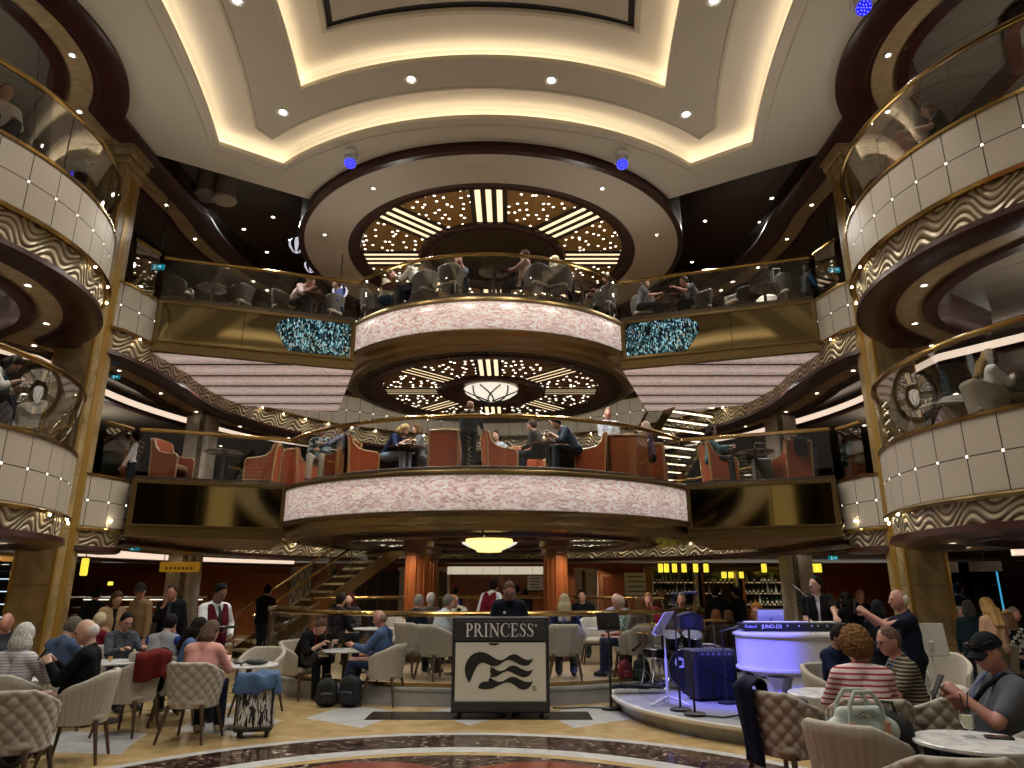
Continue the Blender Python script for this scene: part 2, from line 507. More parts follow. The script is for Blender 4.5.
def railing(path, z, parent, panel=1.25, inset=-.05, extend=None):
    """brass handrail, brass shoe and single glass panes along a plan path"""
    fine = resample(path, .12)
    p = offset(fine, inset)
    mb = MB(); mb.tube([(x, y, z + 1.03) for x, y in p], .042, 10); obj('handrail', mb, M['brass'], parent)
    mb = MB(); mb.sweep(p, [(.02, z), (.02, z + .05), (-.02, z + .05), (-.02, z)]); obj('glass_shoe', mb, M['brass'], parent)
    n = max(1, round(len(p) * .12 / panel)); k = (len(p) - 1) / n
    for i in range(n):
        a, b = int(round(i * k)), int(round((i + 1) * k))
        seg = p[a:b + 1]
        if len(seg) < 2: continue
        def trim(q0, q1, dd):
            l = math.hypot(q1[0] - q0[0], q1[1] - q0[1]) or 1; return (q0[0] + (q1[0] - q0[0]) * dd / l, q0[1] + (q1[1] - q0[1]) * dd / l)
        seg = [trim(seg[0], seg[1], .012)] + seg[1:-1] + [trim(seg[-1], seg[-2], .012)]
        mb = MB(); mb.sweep(seg, [(.006, z + .03), (.006, z + .99), (-.006, z + .99), (-.006, z + .03), (.006, z + .03)])
        obj('glass_panel', mb, M['glass'], parent)

# ------------------------------------------------------------------ floor and outer walls
mb = MB(); mb.add([(-20, -8, 0), (20, -8, 0), (20, 31, 0), (-20, 31, 0)], [(0, 1, 2, 3)])
struct('floor', mb, M['floor'], 'polished tan marble floor with white lozenges and a dark inlaid ring', 'floor')
wl = m_wood('wall_brown_panels', '#2a1a12', '#3c2619', .35, (1, 1, .2))
for nm, x in (('left', -17.5), ('right', 17.5)):
    mb = MB(); mb.box(x, 10.5, 6.3, .3, 42, 12.8)
    struct('wall_' + nm, mb, wl, 'dark brown outer wall on the %s of the atrium' % nm, 'wall')
wt = MB(); wt.box(0, -9, 3.6, 35, .3, 7.2); struct('wall_front', wt, wl, 'brown front wall of the atrium behind the viewer', 'wall')
wt = MB(); wt.box(0, 30, 8.1, 35, .3, 9.2); struct('wall_back_upper', wt, wl, 'dark brown back wall behind the upper decks', 'wall')
mb = MB(); mb.box(0, 27.6, 1.3, 35, .2, 2.6)
for i in range(-11, 12):
    mb.box(i * 1.55, 27.48, 1.3, .07, .06, 2.6, .01)
mb.box(0, 27.46, .1, 35, .08, .2, .01); mb.box(0, 27.46, 2.2, 35, .08, .08, .01)
struct('wall_back', mb, M['woodorange'], 'orange wood panelled wall at the back of the main deck', 'wall')

# ------------------------------------------------------------------ the two side decks on two levels
def side_path(near_r, n_ell=30):
    p = arc(9.38 if near_r > 3.2 else 9.26, 9.4, near_r, 250, 122 if near_r > 3.2 else 138, 34)
    p += [(7.1, 12.95), (6.95, 13.7)] if near_r > 3.2 else [(6.97, 12.6), (6.93, 13.7)]
    for i in range(n_ell + 1):
        t = rad(-9 + (90 + 9) * i / n_ell)
        p.append((6.95 * math.cos(t), 16.4 + 6.6 * math.sin(t)))
    return p
def mirror(p): return [(-x, y) for x, y in p][::-1]
SP = side_path(3.4); SPT = side_path(3.1)
def outer_for(path):
    d = [0.0]
    for a, b in zip(path, path[1:]): d.append(d[-1] + math.hypot(b[0] - a[0], b[1] - a[1]))
    O = [(17.4, 3.0), (17.4, 29.9), (0, 29.9)]; L1, L2 = 26.9, 17.4; out = []
    for q in d:
        t = q / d[-1] * (L1 + L2)
        out.append((17.4, 3.0 + t) if t < L1 else (17.4 - (t - L1), 29.9))
    return out
def deck_parts(s, z, root, top=False, seg=(0, None), th=.92, wv=1.42):
    base = SPT if top else SP
    P_ = base if s > 0 else mirror(base)
    OUT = outer_for(base)[seg[0]:seg[1]]; base = base[seg[0]:seg[1]]
    P_ = base if s > 0 else mirror(base); OUT = OUT if s > 0 else mirror(OUT)
    sw = lambda prof, path=None: MB().sweep(path or P_, prof)
    if not top:
        obj('tiled_fascia', sw([(0, z), (0, z - th)]), M['tile'], root, 60)
        obj('top_trim', sw([(-.06, z + .0), (-.06, z + .035), (.02, z + .035), (.02, z - .012), (0, z - .012)]), M['brass'], root)
        obj('brass_ledge', sw([(0, z - th), (.05, z - th - .01), (.085, z - th - .04), (.05, z - th - .08), (-.02, z - th - .08)]), M['brass'], root)
        obj('wave_band', sw([(-.02, z - th - .08), (-.06, z - wv)]), M['wave'], root, 60)
    zz = z + (1.42 - wv)
    obj('wood_soffit', sw([(-.08, zz - 1.40), (.03, zz - 1.42), (.04, zz - 1.50), (-.06, zz - 1.54), (-.42, zz - 1.54), (-.5, zz - 1.46), (-.55, zz - 1.46)]), M['wood'], root)
    obj('tan_soffit', sw([(-.55, zz - 1.46), (-.92, zz - 1.46)]), M['tan'], root)
    obj('inner_wood_trim', sw([(-.92, zz - 1.46), (-.95, zz - 1.52), (-1.14, zz - 1.52), (-1.22, zz - 1.32), (-1.25, zz - .96)]), M['wood'], root)
    lip = offset(P_, -1.25); back = offset(P_, -2.6)
    mb = MB(); mb.sweep(P_, [(-1.25, zz - .96), (-2.6, zz - .96), (-2.6, zz - 1.08)]); obj('inner_ceiling', mb, M['deck_ceiling'], root)
    if not top: obj('lit_cove', sw([(-2.6, zz - (1.0 if z < 5 else 1.08)), (-2.6, zz - 1.24)]), M['cove_white'], root, 60)
    else: obj('cove_face', sw([(-2.6, zz - .96), (-2.6, zz - 1.24)]), M['wood'], root, 60)
    if z < 5 and (th > .8 or s < 0):
        if th < .8: P_ = P_[-20:]
        obj('lit_bulkhead', sw([(-3.7, zz - 1.28), (-3.7, zz - 1.52)]), M['cove_white'], root, 60)
        obj('wood_bulkhead', sw([(-3.7, zz - 1.52), (-3.66, zz - 1.54), (-3.66, zz - 1.62), (-4.0, zz - 1.62), (-4.0, zz - 1.28)]), M['wood'], root)
    obj('cove_lip', sw([(-2.6, zz - 1.24), (-2.58, zz - 1.33), (-2.75, zz - 1.33), (-2.8, zz - 1.28)]), M['wood'], root)
    P_ = base if s > 0 else mirror(base)
    a = offset(P_, -2.8); n = len(a)
    mb = MB(); mb.add([(x, y, zz - 1.28) for x, y in a] + [(x, y, zz - 1.28) for x, y in OUT], [(i, n + i, n + i + 1, i + 1) for i in range(n - 1)])
    obj('outer_ceiling', mb, M['deck_ceiling'], root)
    if not top:
        mb = MB(); mb.add([(x, y, z) for x, y in P_] + [(x, y, z) for x, y in OUT], [(i, i + 1, n + i + 1, n + i) for i in range(n - 1)])
        mb.add([(x, y, z - .2) for x, y in offset(P_, -.1)] + [(x, y, z - .2) for x, y in OUT], [(i, i + 1, n + i + 1, n + i) for i in range(n - 1)])
        obj('deck_floor', mb, M['carpet'], root)
for s, sd in ((1, 'right'), (-1, 'left')):
    for z, lv in ((Z6, 'middle'), (Z7, 'upper')):
        r = thing('balcony_deck', '%s side deck edge with cream tiles above a carved wave band, %s level' % (sd, lv), 'balcony', kind='structure')
        if z < 5:
            deck_parts(s, z, r, False, (0, 37), .92, 1.27); deck_parts(s, z, r, False, (36, None), .70, 1.11)
        else: deck_parts(s, z, r)
        path = SP[:35] if s > 0 else mirror(SP)[-35:]
        railing(path, z, r)
        # short return between the column and the straight bridge
        q = [(7.1, 12.95), (6.95, 13.6)]
        railing(q if s > 0 else mirror(q), z, r)
        q = SP[44:] if s > 0 else mirror(SP)[:-44]
        railing(q, z, r, 2.4)
    r = thing('ceiling_surround', 'stepped dark wood and tan ceiling rings over the %s upper deck' % sd, 'ceiling', kind='structure')
    deck_parts(s, 11.82, r, True)
    pp_ = SPT[35:]; obj('clerestory_panel', MB().sweep(pp_ if s > 0 else mirror(pp_), [(-.3, 10.3), (-.3, 11.15)]), M['clerestory'], r, 60)

# ------------------------------------------------------------------ big marble columns
for s, sd in ((1, 'right'), (-1, 'left')):
    r = thing('column', 'tall tan marble column rising to the ceiling on the %s' % sd, 'column', (s * 7.62, 12.62, 0), kind='structure')
    mb = MB(); mb.box(0, 0, 5.1, .78, .56, 10.2, .02)
    obj('shaft', mb, M['column'], r)
    mb = MB()
    for dx in (-.34, .34): mb.box(dx, -.275, 5.1, .07, .05, 10.2, .012)
    mb.box(-s * .385, 0, 5.1, .03, .2, 10.2, .01)
    obj('pilaster_strip', mb, pm('#a8843c', .3, .3, var=.1, vs=3), r)
    mb = MB(); mb.box(0, 0, .2, .98, .76, .4, .03); mb.box(0, 0, .45, .88, .66, .1, .03); obj('plinth', mb, M['column'], r)
    mb = MB()
    for z, e in ((9.72, .06), (9.9, .12), (10.08, .2), (10.25, .3)): mb.box(0, 0, z + .08, .78 + e, .56 + e, .17, .03)
    obj('capital', mb, M['column'], r)

# ------------------------------------------------------------------ round central balconies
def center_balcony(R, z, half, zb, lab, star_z, ro, ri, starmat, dome):
    r = thing('round_balcony', lab, 'balcony', (0, CY, 0), kind='structure')
    front = arc(0, 0, R, -90 + half, -90 - half, 60)          # runs clockwise: offsets point outwards
    full = arc(0, 0, R, 270, -90, 96)
    sw = lambda prof, path: MB().sweep(path, prof)
    obj('top_trim', sw([(-.12, z), (-.12, z + .03), (.035, z + .03), (.05, z), (.05, z - .06), (0, z - .07)], full), M['bronze'], r)
    obj('lit_band', sw([(0, z - .07), (.015, z - .09), (.015, zb + .02), (0, zb)], front), M['shell'], r, 60)
    rest = arc(0, 0, R, -90 - half, -450 + half, 40)
    obj('back_band', sw([(0, z - .07), (0, zb)], rest), M['bronze'], r, 60)
    obj('lower_trim', sw([(0, zb), (.05, zb - .015), (.05, zb - .05), (-.02, zb - .07), (-.1, zb - .1), (-.16, zb - .2), (-.22, zb - .24), (-.3, zb - .24), (-.34, zb - .3), (-.5, zb - .32)], full), M['bronze'], r)
    zs = zb - .32
    obj('soffit_ring', sw([(-.5, zs), (-.9, zs), (-.92, zs + .04)] + [(ro + .34 - R, zs + .04)], full), M['bronze_dark'], r)
    mb = MB(); mb.lathe([(R - .03, z), (0.01, z)], 72); obj('deck_floor', mb, M['carpet'], r)
    zs_ = ZS6 if z < 5 else ZS7
    mb = MB(); mb.lathe([(R - .22, z), (R - .22, zs_ - .01), (R - .24, zs_), (0.01, zs_)], 72); obj('seating_step', mb, M['carpet'], r)
    oculus(r, ro, ri, zs + .05, starmat, dome)
    rp = thing('round_railing', lab.split(' balcony')[0] + ' balcony railing of curved glass under a brass handrail', 'railing', (0, CY, 0), kind='structure')
    railing(front, z, rp, 1.2)
    return r
def oculus(r, ro, ri, z, starmat, dome):
    """star-dotted bronze panels parted by triple light bars between two wood rings"""
    cw = lambda rr: arc(0, 0, rr, 270, -90, 96)
    obj('outer_wood_ring', MB().sweep(cw(ro), [(.36, z + .02), (.34, z - .08), (.26, z - .1), (.14, z - .06), (.04, z - .05), (0, z + .0), (0, z + .06)]), M['wood'], r)
    w = 11
    for k in range(8):
        a = -90 + 45 * k
        mb = MB(); pts_o = arc(0, 0, ro, a + w * ri / ro + .8, a + 45 - w * ri / ro - .8, 14); pts_i = arc(0, 0, ri, a + w + 1.5, a + 45 - w - 1.5, 14); n = len(pts_o)
        mb.add([(x, y, z + .03) for x, y in pts_o] + [(x, y, z + .03) for x, y in pts_i], [(i, i + 1, n + i + 1, n + i) for i in range(n - 1)][::1])
        obj('star_panel', mb, starmat, r)
        ca, sa = math.cos(rad(a)), math.sin(rad(a)); rot = Matrix.Rotation(rad(a), 3, 'Z')
        W = ri * math.tan(rad(w)) * .92
        for j in (-1, 0, 1):
            mb = MB(); o_ = j * W * .72
            c = Vector(((ro + ri) / 2, o_, 0)); c = rot @ c
            mb.box(c.x, c.y, z + .02, ro - ri - .1, W * .36, .03, .005, rot); obj('light_bar', mb, M['bar_lit'], r)
        mb = MB()
        for j in (-1.5, -.5, .5, 1.5):
            c = rot @ Vector(((ro + ri) / 2, j * W * .72, 0)); mb.box(c.x, c.y, z + .005, ro - ri, W * .3, .04, .005, rot)
        obj('bar_frame', mb, pm('#2a1a10', .35), r)
    mb = MB(); mb.lathe([(ro + .1, z + .07), (.02, z + .07)], 64); obj('backing_disc', mb, M['bronze_dark'], r)
    obj('inner_wood_ring', MB().sweep(cw(ri), [(.02, z + .05), (0, z - .04), (-.08, z - .08), (-.16, z - .05), (-.26, z - .05), (-.32, z + .0), (-.34, z + .05)]), M['wood'], r)
    rr = ri - .34
    if dome == 'lattice':
        obj('bronze_cup', MB().sweep(cw(rr), [(0, z + .04), (-.3, z + .055)]), M['bronze'], r)
        mb = MB(); mb.lathe([(.03, z - .22), (.28, z - .2), (.5, z - .13), (.66, z - .03), (.7, z + .05)], 32); obj('glass_dome', mb, glow('#fff6e4', .95), r)
        for k in range(6):
            for sg in (1, -1):
                mb = MB(); pts = []
                for i in range(9):
                    t = i / 8; q = .08 + .62 * t; an = rad(60 * k) + sg * t * .9
                    pts.append((q * math.cos(an), q * math.sin(an), z - .275 + .28 * (q / .7) ** 2.2))
                mb.tube(pts, .02, 6); obj('dome_rib', mb, M['dark'], r)
    else:
        obj('mirror_cup', MB().sweep(cw(rr), [(0, z + .05), (-.02, z + .25), (-.2, z + .3), (-rr + .02, z + .3)]), pm('#6a5a48', .06, 1.0), r)
center_balcony(R6, Z6, 56, 2.98, 'lower round balcony with a wide lit pink band beneath the seating', 2.6, 3.3, 1.9, M['star2'], 'lattice')
center_balcony(R7, Z7, 52, 6.8, 'upper round balcony with a shorter lit pink band and star ceiling beneath', 6.4, 2.75, 1.35, M['star2'], 'lattice')

# ------------------------------------------------------------------ top disc with the star oculus
r = thing('ceiling_disc', 'round cream ceiling disc with wood rings and star panels above the balconies', 'ceiling', (0, CY, 0), kind='structure')
cw = lambda rr: arc(0, 0, rr, 270, -90, 110)
obj('dark_rim', MB().sweep(cw(5.08), [(-.02, 10.5), (0, 10.3), (.0, 10.2), (-.1, 10.18), (-.16, 10.22)]), M['wood'], r)
obj('cream_ring', MB().sweep(cw(5.08), [(-.14, 10.21), (-1.25, 10.23)]), M['ceiling'], r)
obj('rim_side', MB().sweep(cw(5.06), [(0, 12.5), (0, 10.3)]), M['dark'], r)
oculus(r, 3.5, 1.95, 10.3, M['star'], 'mirror')
for (a, rr) in ((-92, 4.5),):
    mb = MB(); mb.box(rr * math.cos(rad(a)), rr * math.sin(rad(a)), 10.222, .62, .42, .012, .004); obj('access_hatch', mb, pm('#cfc4ac', .6), r)
mb = MB(); mb.box(4.15, .9, 10.226, .4, .5, .012, .004, Matrix.Rotation(rad(12), 3, 'Z')); obj('access_hatch', mb, pm('#cfc4ac', .6), r)
mb = MB(); mb.box(-4.15, .9, 10.226, .4, .5, .012, .004, Matrix.Rotation(rad(-12), 3, 'Z')); obj('access_hatch', mb, pm('#cfc4ac', .6), r)

# ------------------------------------------------------------------ main coffered ceiling
YM = 7.0
def quad_loop(arcp, notch, sidep, na=14, nn=3, ns=14):
    """right-back quarter: arc from the axis to the corner, notch, side down to y=YM; mirrored into a closed loop"""
    q = resample_n(arcp, na) + resample_n(notch, nn)[1:] + resample_n(sidep, ns)[1:]
    rb = q[:-1] if abs(q[-1][1] - YM) < 1e-6 else q
    rf = [(x, 2 * YM - y) for x, y in q][::-1]
    right = q + rf[1:]
    left = [(-x, y) for x, y in right][::-1]
    return right[:-1] + left[:-1]
def resample_n(p, n):
    d = [0.0]
    for a, b in zip(p, p[1:]): d.append(d[-1] + math.hypot(b[0] - a[0], b[1] - a[1]))
    out = []; k = 0
    for i in range(n + 1):
        t = d[-1] * i / n
        if d[-1] < 1e-9: out.append(p[0]); continue
        while k < len(d) - 2 and d[k + 1] < t: k += 1
        f = (t - d[k]) / max(1e-9, d[k + 1] - d[k]); out.append((p[k][0] + (p[k + 1][0] - p[k][0]) * f, p[k][1] + (p[k + 1][1] - p[k][1]) * f))
    return out
def arc3(x0, y0, xe, ye, n=16):
    """arc symmetric about x=0 through (0,y0) and (xe,ye)"""
    sg = ye - y0; R = (xe * xe + sg * sg) / (2 * sg); cy = y0 + R
    a1 = math.asin(xe / R); return [(R * math.sin(a1 * i / n), cy - R * math.cos(a1 * i / n)) for i in range(n + 1)]
def side3(xc, yc, xm, n=16):
    """side arc from the corner (xc,yc) to (xm,YM)"""
    dy = yc - YM; sg = xc - xm; R = (dy * dy + sg * sg) / (2 * sg); cx = xm + R
    a1 = math.asin(dy / R); return [(cx - R * math.cos(a1 * (1 - i / n)), YM + R * math.sin(a1 * (1 - i / n))) for i in range(n + 1)]
def loopA(e): return quad_loop(arc3(0, 11.55 + e, 4.4 + .35 * e, 13.17 + e), [(4.4 + .35 * e, 13.17 + e), (5.47 + e, 12.4 + .5 * e)], side3(5.47 + e, 12.4 + .5 * e, 4.86 + e))
def loopB(e): return quad_loop(arc3(0, 11.0 + e, 4.44 + .3 * e, 12.55 + e), [(4.44 + .3 * e, 12.55 + e), (4.68 + e, 12.15 + .3 * e)], side3(4.68 + e, 12.15 + .3 * e, 4.05 + e))
def loopC(e): return quad_loop(arc3(0, 10.2 + e, 3.4 + e, 11.0 + e), [(3.4 + e, 11.0 + e)] * 2, side3(3.4 + e, 11.0 + e, 3.15 + e))
def loopD(e): return quad_loop(arc3(0, 9.5 + e, 2.75 + e, 9.93 + e), [(2.75 + e, 9.93 + e)] * 2, side3(2.75 + e, 9.93 + e, 2.55 + e))
nearc = [(x, y) for x, y in arc(9.26, 9.4, 3.0, 122, 233.1, 20)]
LO = quad_loop(arc(0, CY, 5.1, -90, -34.5, 16), [(4.2, 14.51), (6.98, 12.75)], [(6.98, 12.75)] + [p for p in nearc if 7.0 < p[1] < 12.0] + [(9.26 - math.sqrt(9 - 2.4 ** 2), 7.0)])
def bridge(l0, z0, l1, z1):
    n = len(l0)
    return MB().add([(x, y, z0) for x, y in l0] + [(x, y, z1) for x, y in l1], [(i, n + i, n + (i + 1) % n, (i + 1) % n) for i in range(n)])
def rim(lf, prof):
    mb = MB()
    for (o0, z0), (o1, z1) in zip(prof, prof[1:]):
        b = bridge(lf(o0), z0, lf(o1), z1); mb.add(b.v, b.f)
    return mb
r = thing('ceiling', 'cream stepped atrium ceiling with two glowing shaped light coves', 'ceiling', kind='structure')
obj('outer_plate', bridge(LO, ZC, loopA(.3), ZC), M['ceiling'], r)
obj('outer_edge', bridge(LO, ZC, LO, ZC + 2.1), M['dark'], r)
obj('cove_lip', rim(loopA, [(.3, ZC), (.3, ZC - .02), (.22, ZC - .03), (.2, ZC), (.1, ZC), (.08, ZC - .02), (0, ZC - .02), (0, ZC + .07), (.05, ZC + .07), (.05, ZC + .03), (.2, ZC + .03), (.2, ZC + .12)]), M['ceiling'], r)
obj('light_strip', rim(loopA, [(.18, ZC + .04), (.07, ZC + .04)]), M['strip'], r)
obj('cove_vault', rim(loopA, [(.2, ZC + .12), (.17, ZC + .2), (.1, ZC + .27), (.0, ZC + .31)]), M['cove'], r)
obj('cove_top', bridge(loopA(0), ZC + .31, loopB(0), ZC + .34), M['cove'], r)
obj('middle_lip', rim(loopB, [(0, ZC + .34), (0, ZC + .20), (-.06, ZC + .18), (-.08, ZC + .21), (-.16, ZC + .21)]), M['ceiling'], r)
obj('middle_plate', bridge(loopB(-.16), ZC + .21, loopC(.1), ZC + .21), M['ceiling'], r)
obj('second_lip', rim(loopC, [(.1, ZC + .21), (.08, ZC + .19), (0, ZC + .19), (0, ZC + .28), (.05, ZC + .28), (.05, ZC + .24), (.2, ZC + .24), (.2, ZC + .33)]), M['ceiling'], r)
obj('light_strip', rim(loopC, [(.18, ZC + .25), (.07, ZC + .25)]), M['strip'], r)
obj('second_vault', rim(loopC, [(.2, ZC + .33), (.17, ZC + .4), (.1, ZC + .47), (0, ZC + .5)]), M['cove'], r)
obj('second_top', bridge(loopC(0), ZC + .50, loopD(0), ZC + .53), M['cove'], r)
obj('panel_lip', rim(loopD, [(0, ZC + .53), (0, ZC + .47), (-.1, ZC + .45), (-.12, ZC + .5)]), M['ceiling'], r)
obj('air_slot', rim(loopD, [(-.12, ZC + .5), (-.12, ZC + .54), (-.24, ZC + .54), (-.24, ZC + .5)]), pm('#3c3a36', .6), r)
obj('centre_panel', MB().fill(loopD(-.24), [], ZC + .5, False), M['ceiling'], r)
# dark high ceiling over the gaps beside the disc
mb = MB(); mb.add([(-17.5, -9, 12.6), (17.5, -9, 12.6), (17.5, 30, 12.6), (-17.5, 30, 12.6)], [(0, 3, 2, 1)])
struct('ceiling_high', mb, pm('#4c3c34', .25, var=.1, vs=1), 'dark glossy ceiling high above the upper deck', 'ceiling')

# ------------------------------------------------------------------ straight bridges joining column and round balcony
def bridge_side(s, z, p0, p1, zb, zt, lab, mosaic):
    pth = [p0, p1]
    if s > 0: path = [p0, p1]                    # right side: p0 by the column, p1 by the balcony; void lies on the left hand side
    else: path = [(-p1[0], p1[1]), (-p0[0], p0[1])]
    if s > 0: path = [p0, p1]
    r = thing('bridge', lab, 'bridge', kind='structure')
    # outward = towards the camera
    nx, ny = normal_at(path, 0, False)
    sg = 1 if ny < 0 else -1
    P_ = path if sg > 0 else path[::-1]
    obj('mirror_fascia', MB().sweep(P_, [(0, z), (0, zb)]), M['bronze_mirror'], r)
    obj('top_trim', MB().sweep(P_, [(-.1, z), (-.1, z + .03), (.03, z + .03), (.03, z - .03), (0, z - .03)]), M['bronze'], r)
    obj('lower_trim', MB().sweep(P_, [(0, zb + .02), (.07, zb + .02), (.07, zb - .02), (.04, zb - .03), (.04, zt), (-.05, zt - .01)]), M['bronze'], r)
    a, b = Vector((*P_[0], 0)), Vector((*P_[1], 0)); d = b - a; n_ = Vector((-d.y, d.x, 0)).normalized()
    deep = 2.6
    q = [a, b, b - n_ * deep, a - n_ * deep]
    mb = MB(); mb.add([(p.x, p.y, z) for p in q], [(0, 1, 2, 3)][::1]); obj('deck_floor', mb, M['carpet'], r)
    zs_ = ZS6 if z < 5 else ZS7; e_ = .22
    q3 = [a - n_ * e_, b - n_ * e_, b - n_ * deep, a - n_ * deep]; mb = MB(); mb.add([(p.x, p.y, zs_) for p in q3] + [(p.x, p.y, z) for p in q3], [(0, 1, 2, 3), (0, 4, 5, 1), (1, 5, 6, 2), (2, 6, 7, 3), (3, 7, 4, 0)]); obj('seating_step', mb, M['carpet'], r)
    q2 = [a, b, b - n_ * (deep + 1.6), a - n_ * (deep + 1.6)]
    mb = MB(); mb.add([(p.x, p.y, zt) for p in q2], [(0, 3, 2, 1)])
    obj('soffit', mb, M['soffit_lit'] if mosaic else m_wood('slatted_soffit', '#6e4a2a', '#8a6238', .4, (1, 6, 1)), r)
    mb = MB(); mb.sweep(P_, [(-deep - 1.6, zt), (-deep - 1.6, zt + .2), (-deep, z)]); obj('back_edge', mb, M['bronze_dark'], r)
    railing(P_, z, r, 1.5)
    # pane seams
    L = d.length; dn = d.normalized()
    t = .42 if s > 0 else .58
    c = a + dn * (L * t) + n_ * .004
    mb = MB(); mb.box(c.x, c.y, (z + zb) / 2, .012, .01, z - zb - .04, 0, Matrix.Rotation(math.atan2(d.y, d.x), 3, 'Z')); obj('pane_seam', mb, M['bronze_dark'], r)
    # patinated frame ends
    for e in (a + dn * .05, b - dn * .05):
        mb = MB(); c = e + n_ * .01; mb.box(c.x, c.y, (z + zb) / 2, .09, .05, z - zb, .008, Matrix.Rotation(math.atan2(d.y, d.x), 3, 'Z')); obj('end_post', mb, M['bronze'], r)
    if mosaic:
        w, h = 1.62, z - zb - .1
        # outline: straight beside the balcony, rounded towards the column
        pts = [(0, .02), (0, h - .06), (.06, h - .02), (w * .55, h), (w * .85, h * .98), (w * .98, h * .8), (w, h * .62), (w * .95, h * .42), (w * .88, h * .2), (w * .8, .02)]
        inner = (b if (b - Vector((0, CY, 0))).length < (a - Vector((0, CY, 0))).length else a)
        dr = (a - b).normalized() if inner is b else (b - a).normalized()
        o0 = inner + dr * .12
        Mx = Matrix(((dr.x, 0, n_.x, o0.x), (dr.y, 0, n_.y, o0.y), (0, 1, 0, zb + .06), (0, 0, 0, 1)))
        mb = MB(); mb.prism(pts, -.02, .03, Mx); obj('mosaic_panel', mb, M['mosaic'], r, 0)
    return r
for s, sd in ((1, 'right'), (-1, 'left')):
    bridge_side(s, Z6, (6.82, 13.55), (4.15, 14.62), 2.82, 2.60, '%s bridge to the lower round balcony with mirrored bronze fascia' % sd, False)
    bridge_side(s, Z7, (6.95, 13.72), (3.02, 15.02), 6.6, 6.38, '%s bridge to the upper round balcony with blue mosaic panel' % sd, True)

# ------------------------------------------------------------------ marble and wood columns on the decks
def pier(x, y, z0, z1, lab, w=.62):
    r = thing('column', lab, 'column', (x, y, z0), kind='structure')
    h = z1 - z0
    mb = MB(); mb.box(0, 0, h / 2, w, w, h, .03); obj('shaft', mb, M['palemarble'], r)
    mb = MB(); mb.box(.12 * (1 if x < 0 else -1), -w / 2, h / 2, .13, .03, h - .1, .005); obj('lattice_inlay', mb, M['lattice'], r)
    mb = MB(); mb.box(0, 0, h - .06, w + .1, w + .1, .1, .02); mb.box(0, 0, .08, w + .08, w + .08, .16, .02); obj('capital', mb, M['palemarble'], r)
for s, sd in ((1, 'right'), (-1, 'left')):
    pier(s * 7.6, 18.0, 0, 2.75, 'square pale marble column with dark lattice inlay on the main deck, %s of the centre' % sd)
    pier(s * 7.6, 18.0, Z6, 6.55, 'square pale marble column with lattice inlay on the middle deck, %s side' % sd)
    for k, (x, y) in enumerate(((1.45, 15.2), (1.62, 18.6))):
        r = thing('wood_column', 'glossy orange wood column under the lower balcony, %s, %s' % (sd, ('front', 'behind another')[k]), 'column', (s * x, y, .26), kind='structure')
        mb = MB(); mb.lathe([(.24, .12), (.235, 2.1)], 28); obj('shaft', mb, M['woodorange'], r)
        for i in range(8):
            a = 2 * PI * i / 8; mb = MB(); mb.cyl((.236 * math.cos(a), .236 * math.sin(a), .12), (.236 * math.cos(a), .236 * math.sin(a), 2.1), .02, n=8); obj('reed', mb, M['woodorange'], r)
        mb = MB(); mb.lathe([(.3, 0), (.3, .1), (.25, .14)], 28); obj('base', mb, M['woodmid'], r)
        mb = MB(); mb.lathe([(.25, 2.06), (.28, 2.1), (.28, 2.18), (.33, 2.24), (.33, 2.36)], 28); obj('capital', mb, M['woodmid'], r)
for x, y, lab in ((-6.6, 24.6, 'round lattice clad column behind the left staircase'),):
    r = thing('column', lab, 'column', (x, y, 0), kind='structure')
    mb = MB(); mb.lathe([(.36, 0), (.36, 2.36)], 28); obj('shaft', mb, M['palemarble'], r)
    for k in range(10):
        for sg in (1, -1):
            mb = MB(); mb.tube([(.37 * math.cos(rad(36 * k + sg * 14 * i)), .37 * math.sin(rad(36 * k + sg * 14 * i)), .1 + 2.2 * i / 10) for i in range(11)], .012, 5); obj('lattice_bar', mb, M['dark'], r)
for x, w in ((-2.05, 'left of the white pelmet'), (3.15, 'right of the wood columns'), (-3.0, 'beside the bottle wall')):
    pier(x, 25.6, 0, 2.36, 'square pale marble pier in the back hall, ' + w, .75)

# ------------------------------------------------------------------ curving staircases of the front half (behind the viewer, mirrored in the bronze)
for s, sd in ((1, 'right'), (-1, 'left')):
    r = thing('curved_staircase', 'curving gold staircase of the front half of the atrium, %s' % sd, 'staircase', kind='structure')
    pts = []
    for i in range(29):
        a = rad(-40 + 150 * i / 28); pts.append((s * (5.2 - 3.4 * math.sin(a) * .9), -3.2 - 3.0 * math.cos(a), 3.7 + 3.8 * i / 28))
    for dd in (0, 1.3):
        q = [(x + s * dd * .6, y + dd * .7, z) for x, y, z in pts]
        mb = MB(); mb.add([(x, y, z - .25) for x, y, z in q] + [(x, y, z + .3) for x, y, z in q], [(i, i + 1, 30 + i, 29 + i) for i in range(28)]); obj('stringer', mb, M['bronze'], r)
        mb = MB(); mb.tube([(x, y, z + 1.0) for x, y, z in q], .04, 6); obj('handrail', mb, M['brass'], r)
    for i in range(1, 28):
        x, y, z = pts[i]; mb = MB(); mb.add([(x, y, z), (x + s * .78, y + .91, z), (pts[i + 1][0] + s * .78, pts[i + 1][1] + .91, z), (pts[i + 1][0], pts[i + 1][1], z)], [(0, 1, 2, 3)]); obj('tread', mb, glow('#ffe6c0', 1.2), r)
    mb = MB(); mb.box(s * 3.6, -8.7, 4.5, 1.3, .1, 5.0, .02); obj('lit_lattice_panel', mb, glow('#e8cc90', .5), r)
    mb = MB(); mb.box(s * 8.5, -8.7, 4.0, 1.2, .3, 7.0, .02); mb.box(s * 1.2, -8.7, 4.0, .7, .3, 7.0, .02); obj('gold_pier', mb, M['bronze'], r)
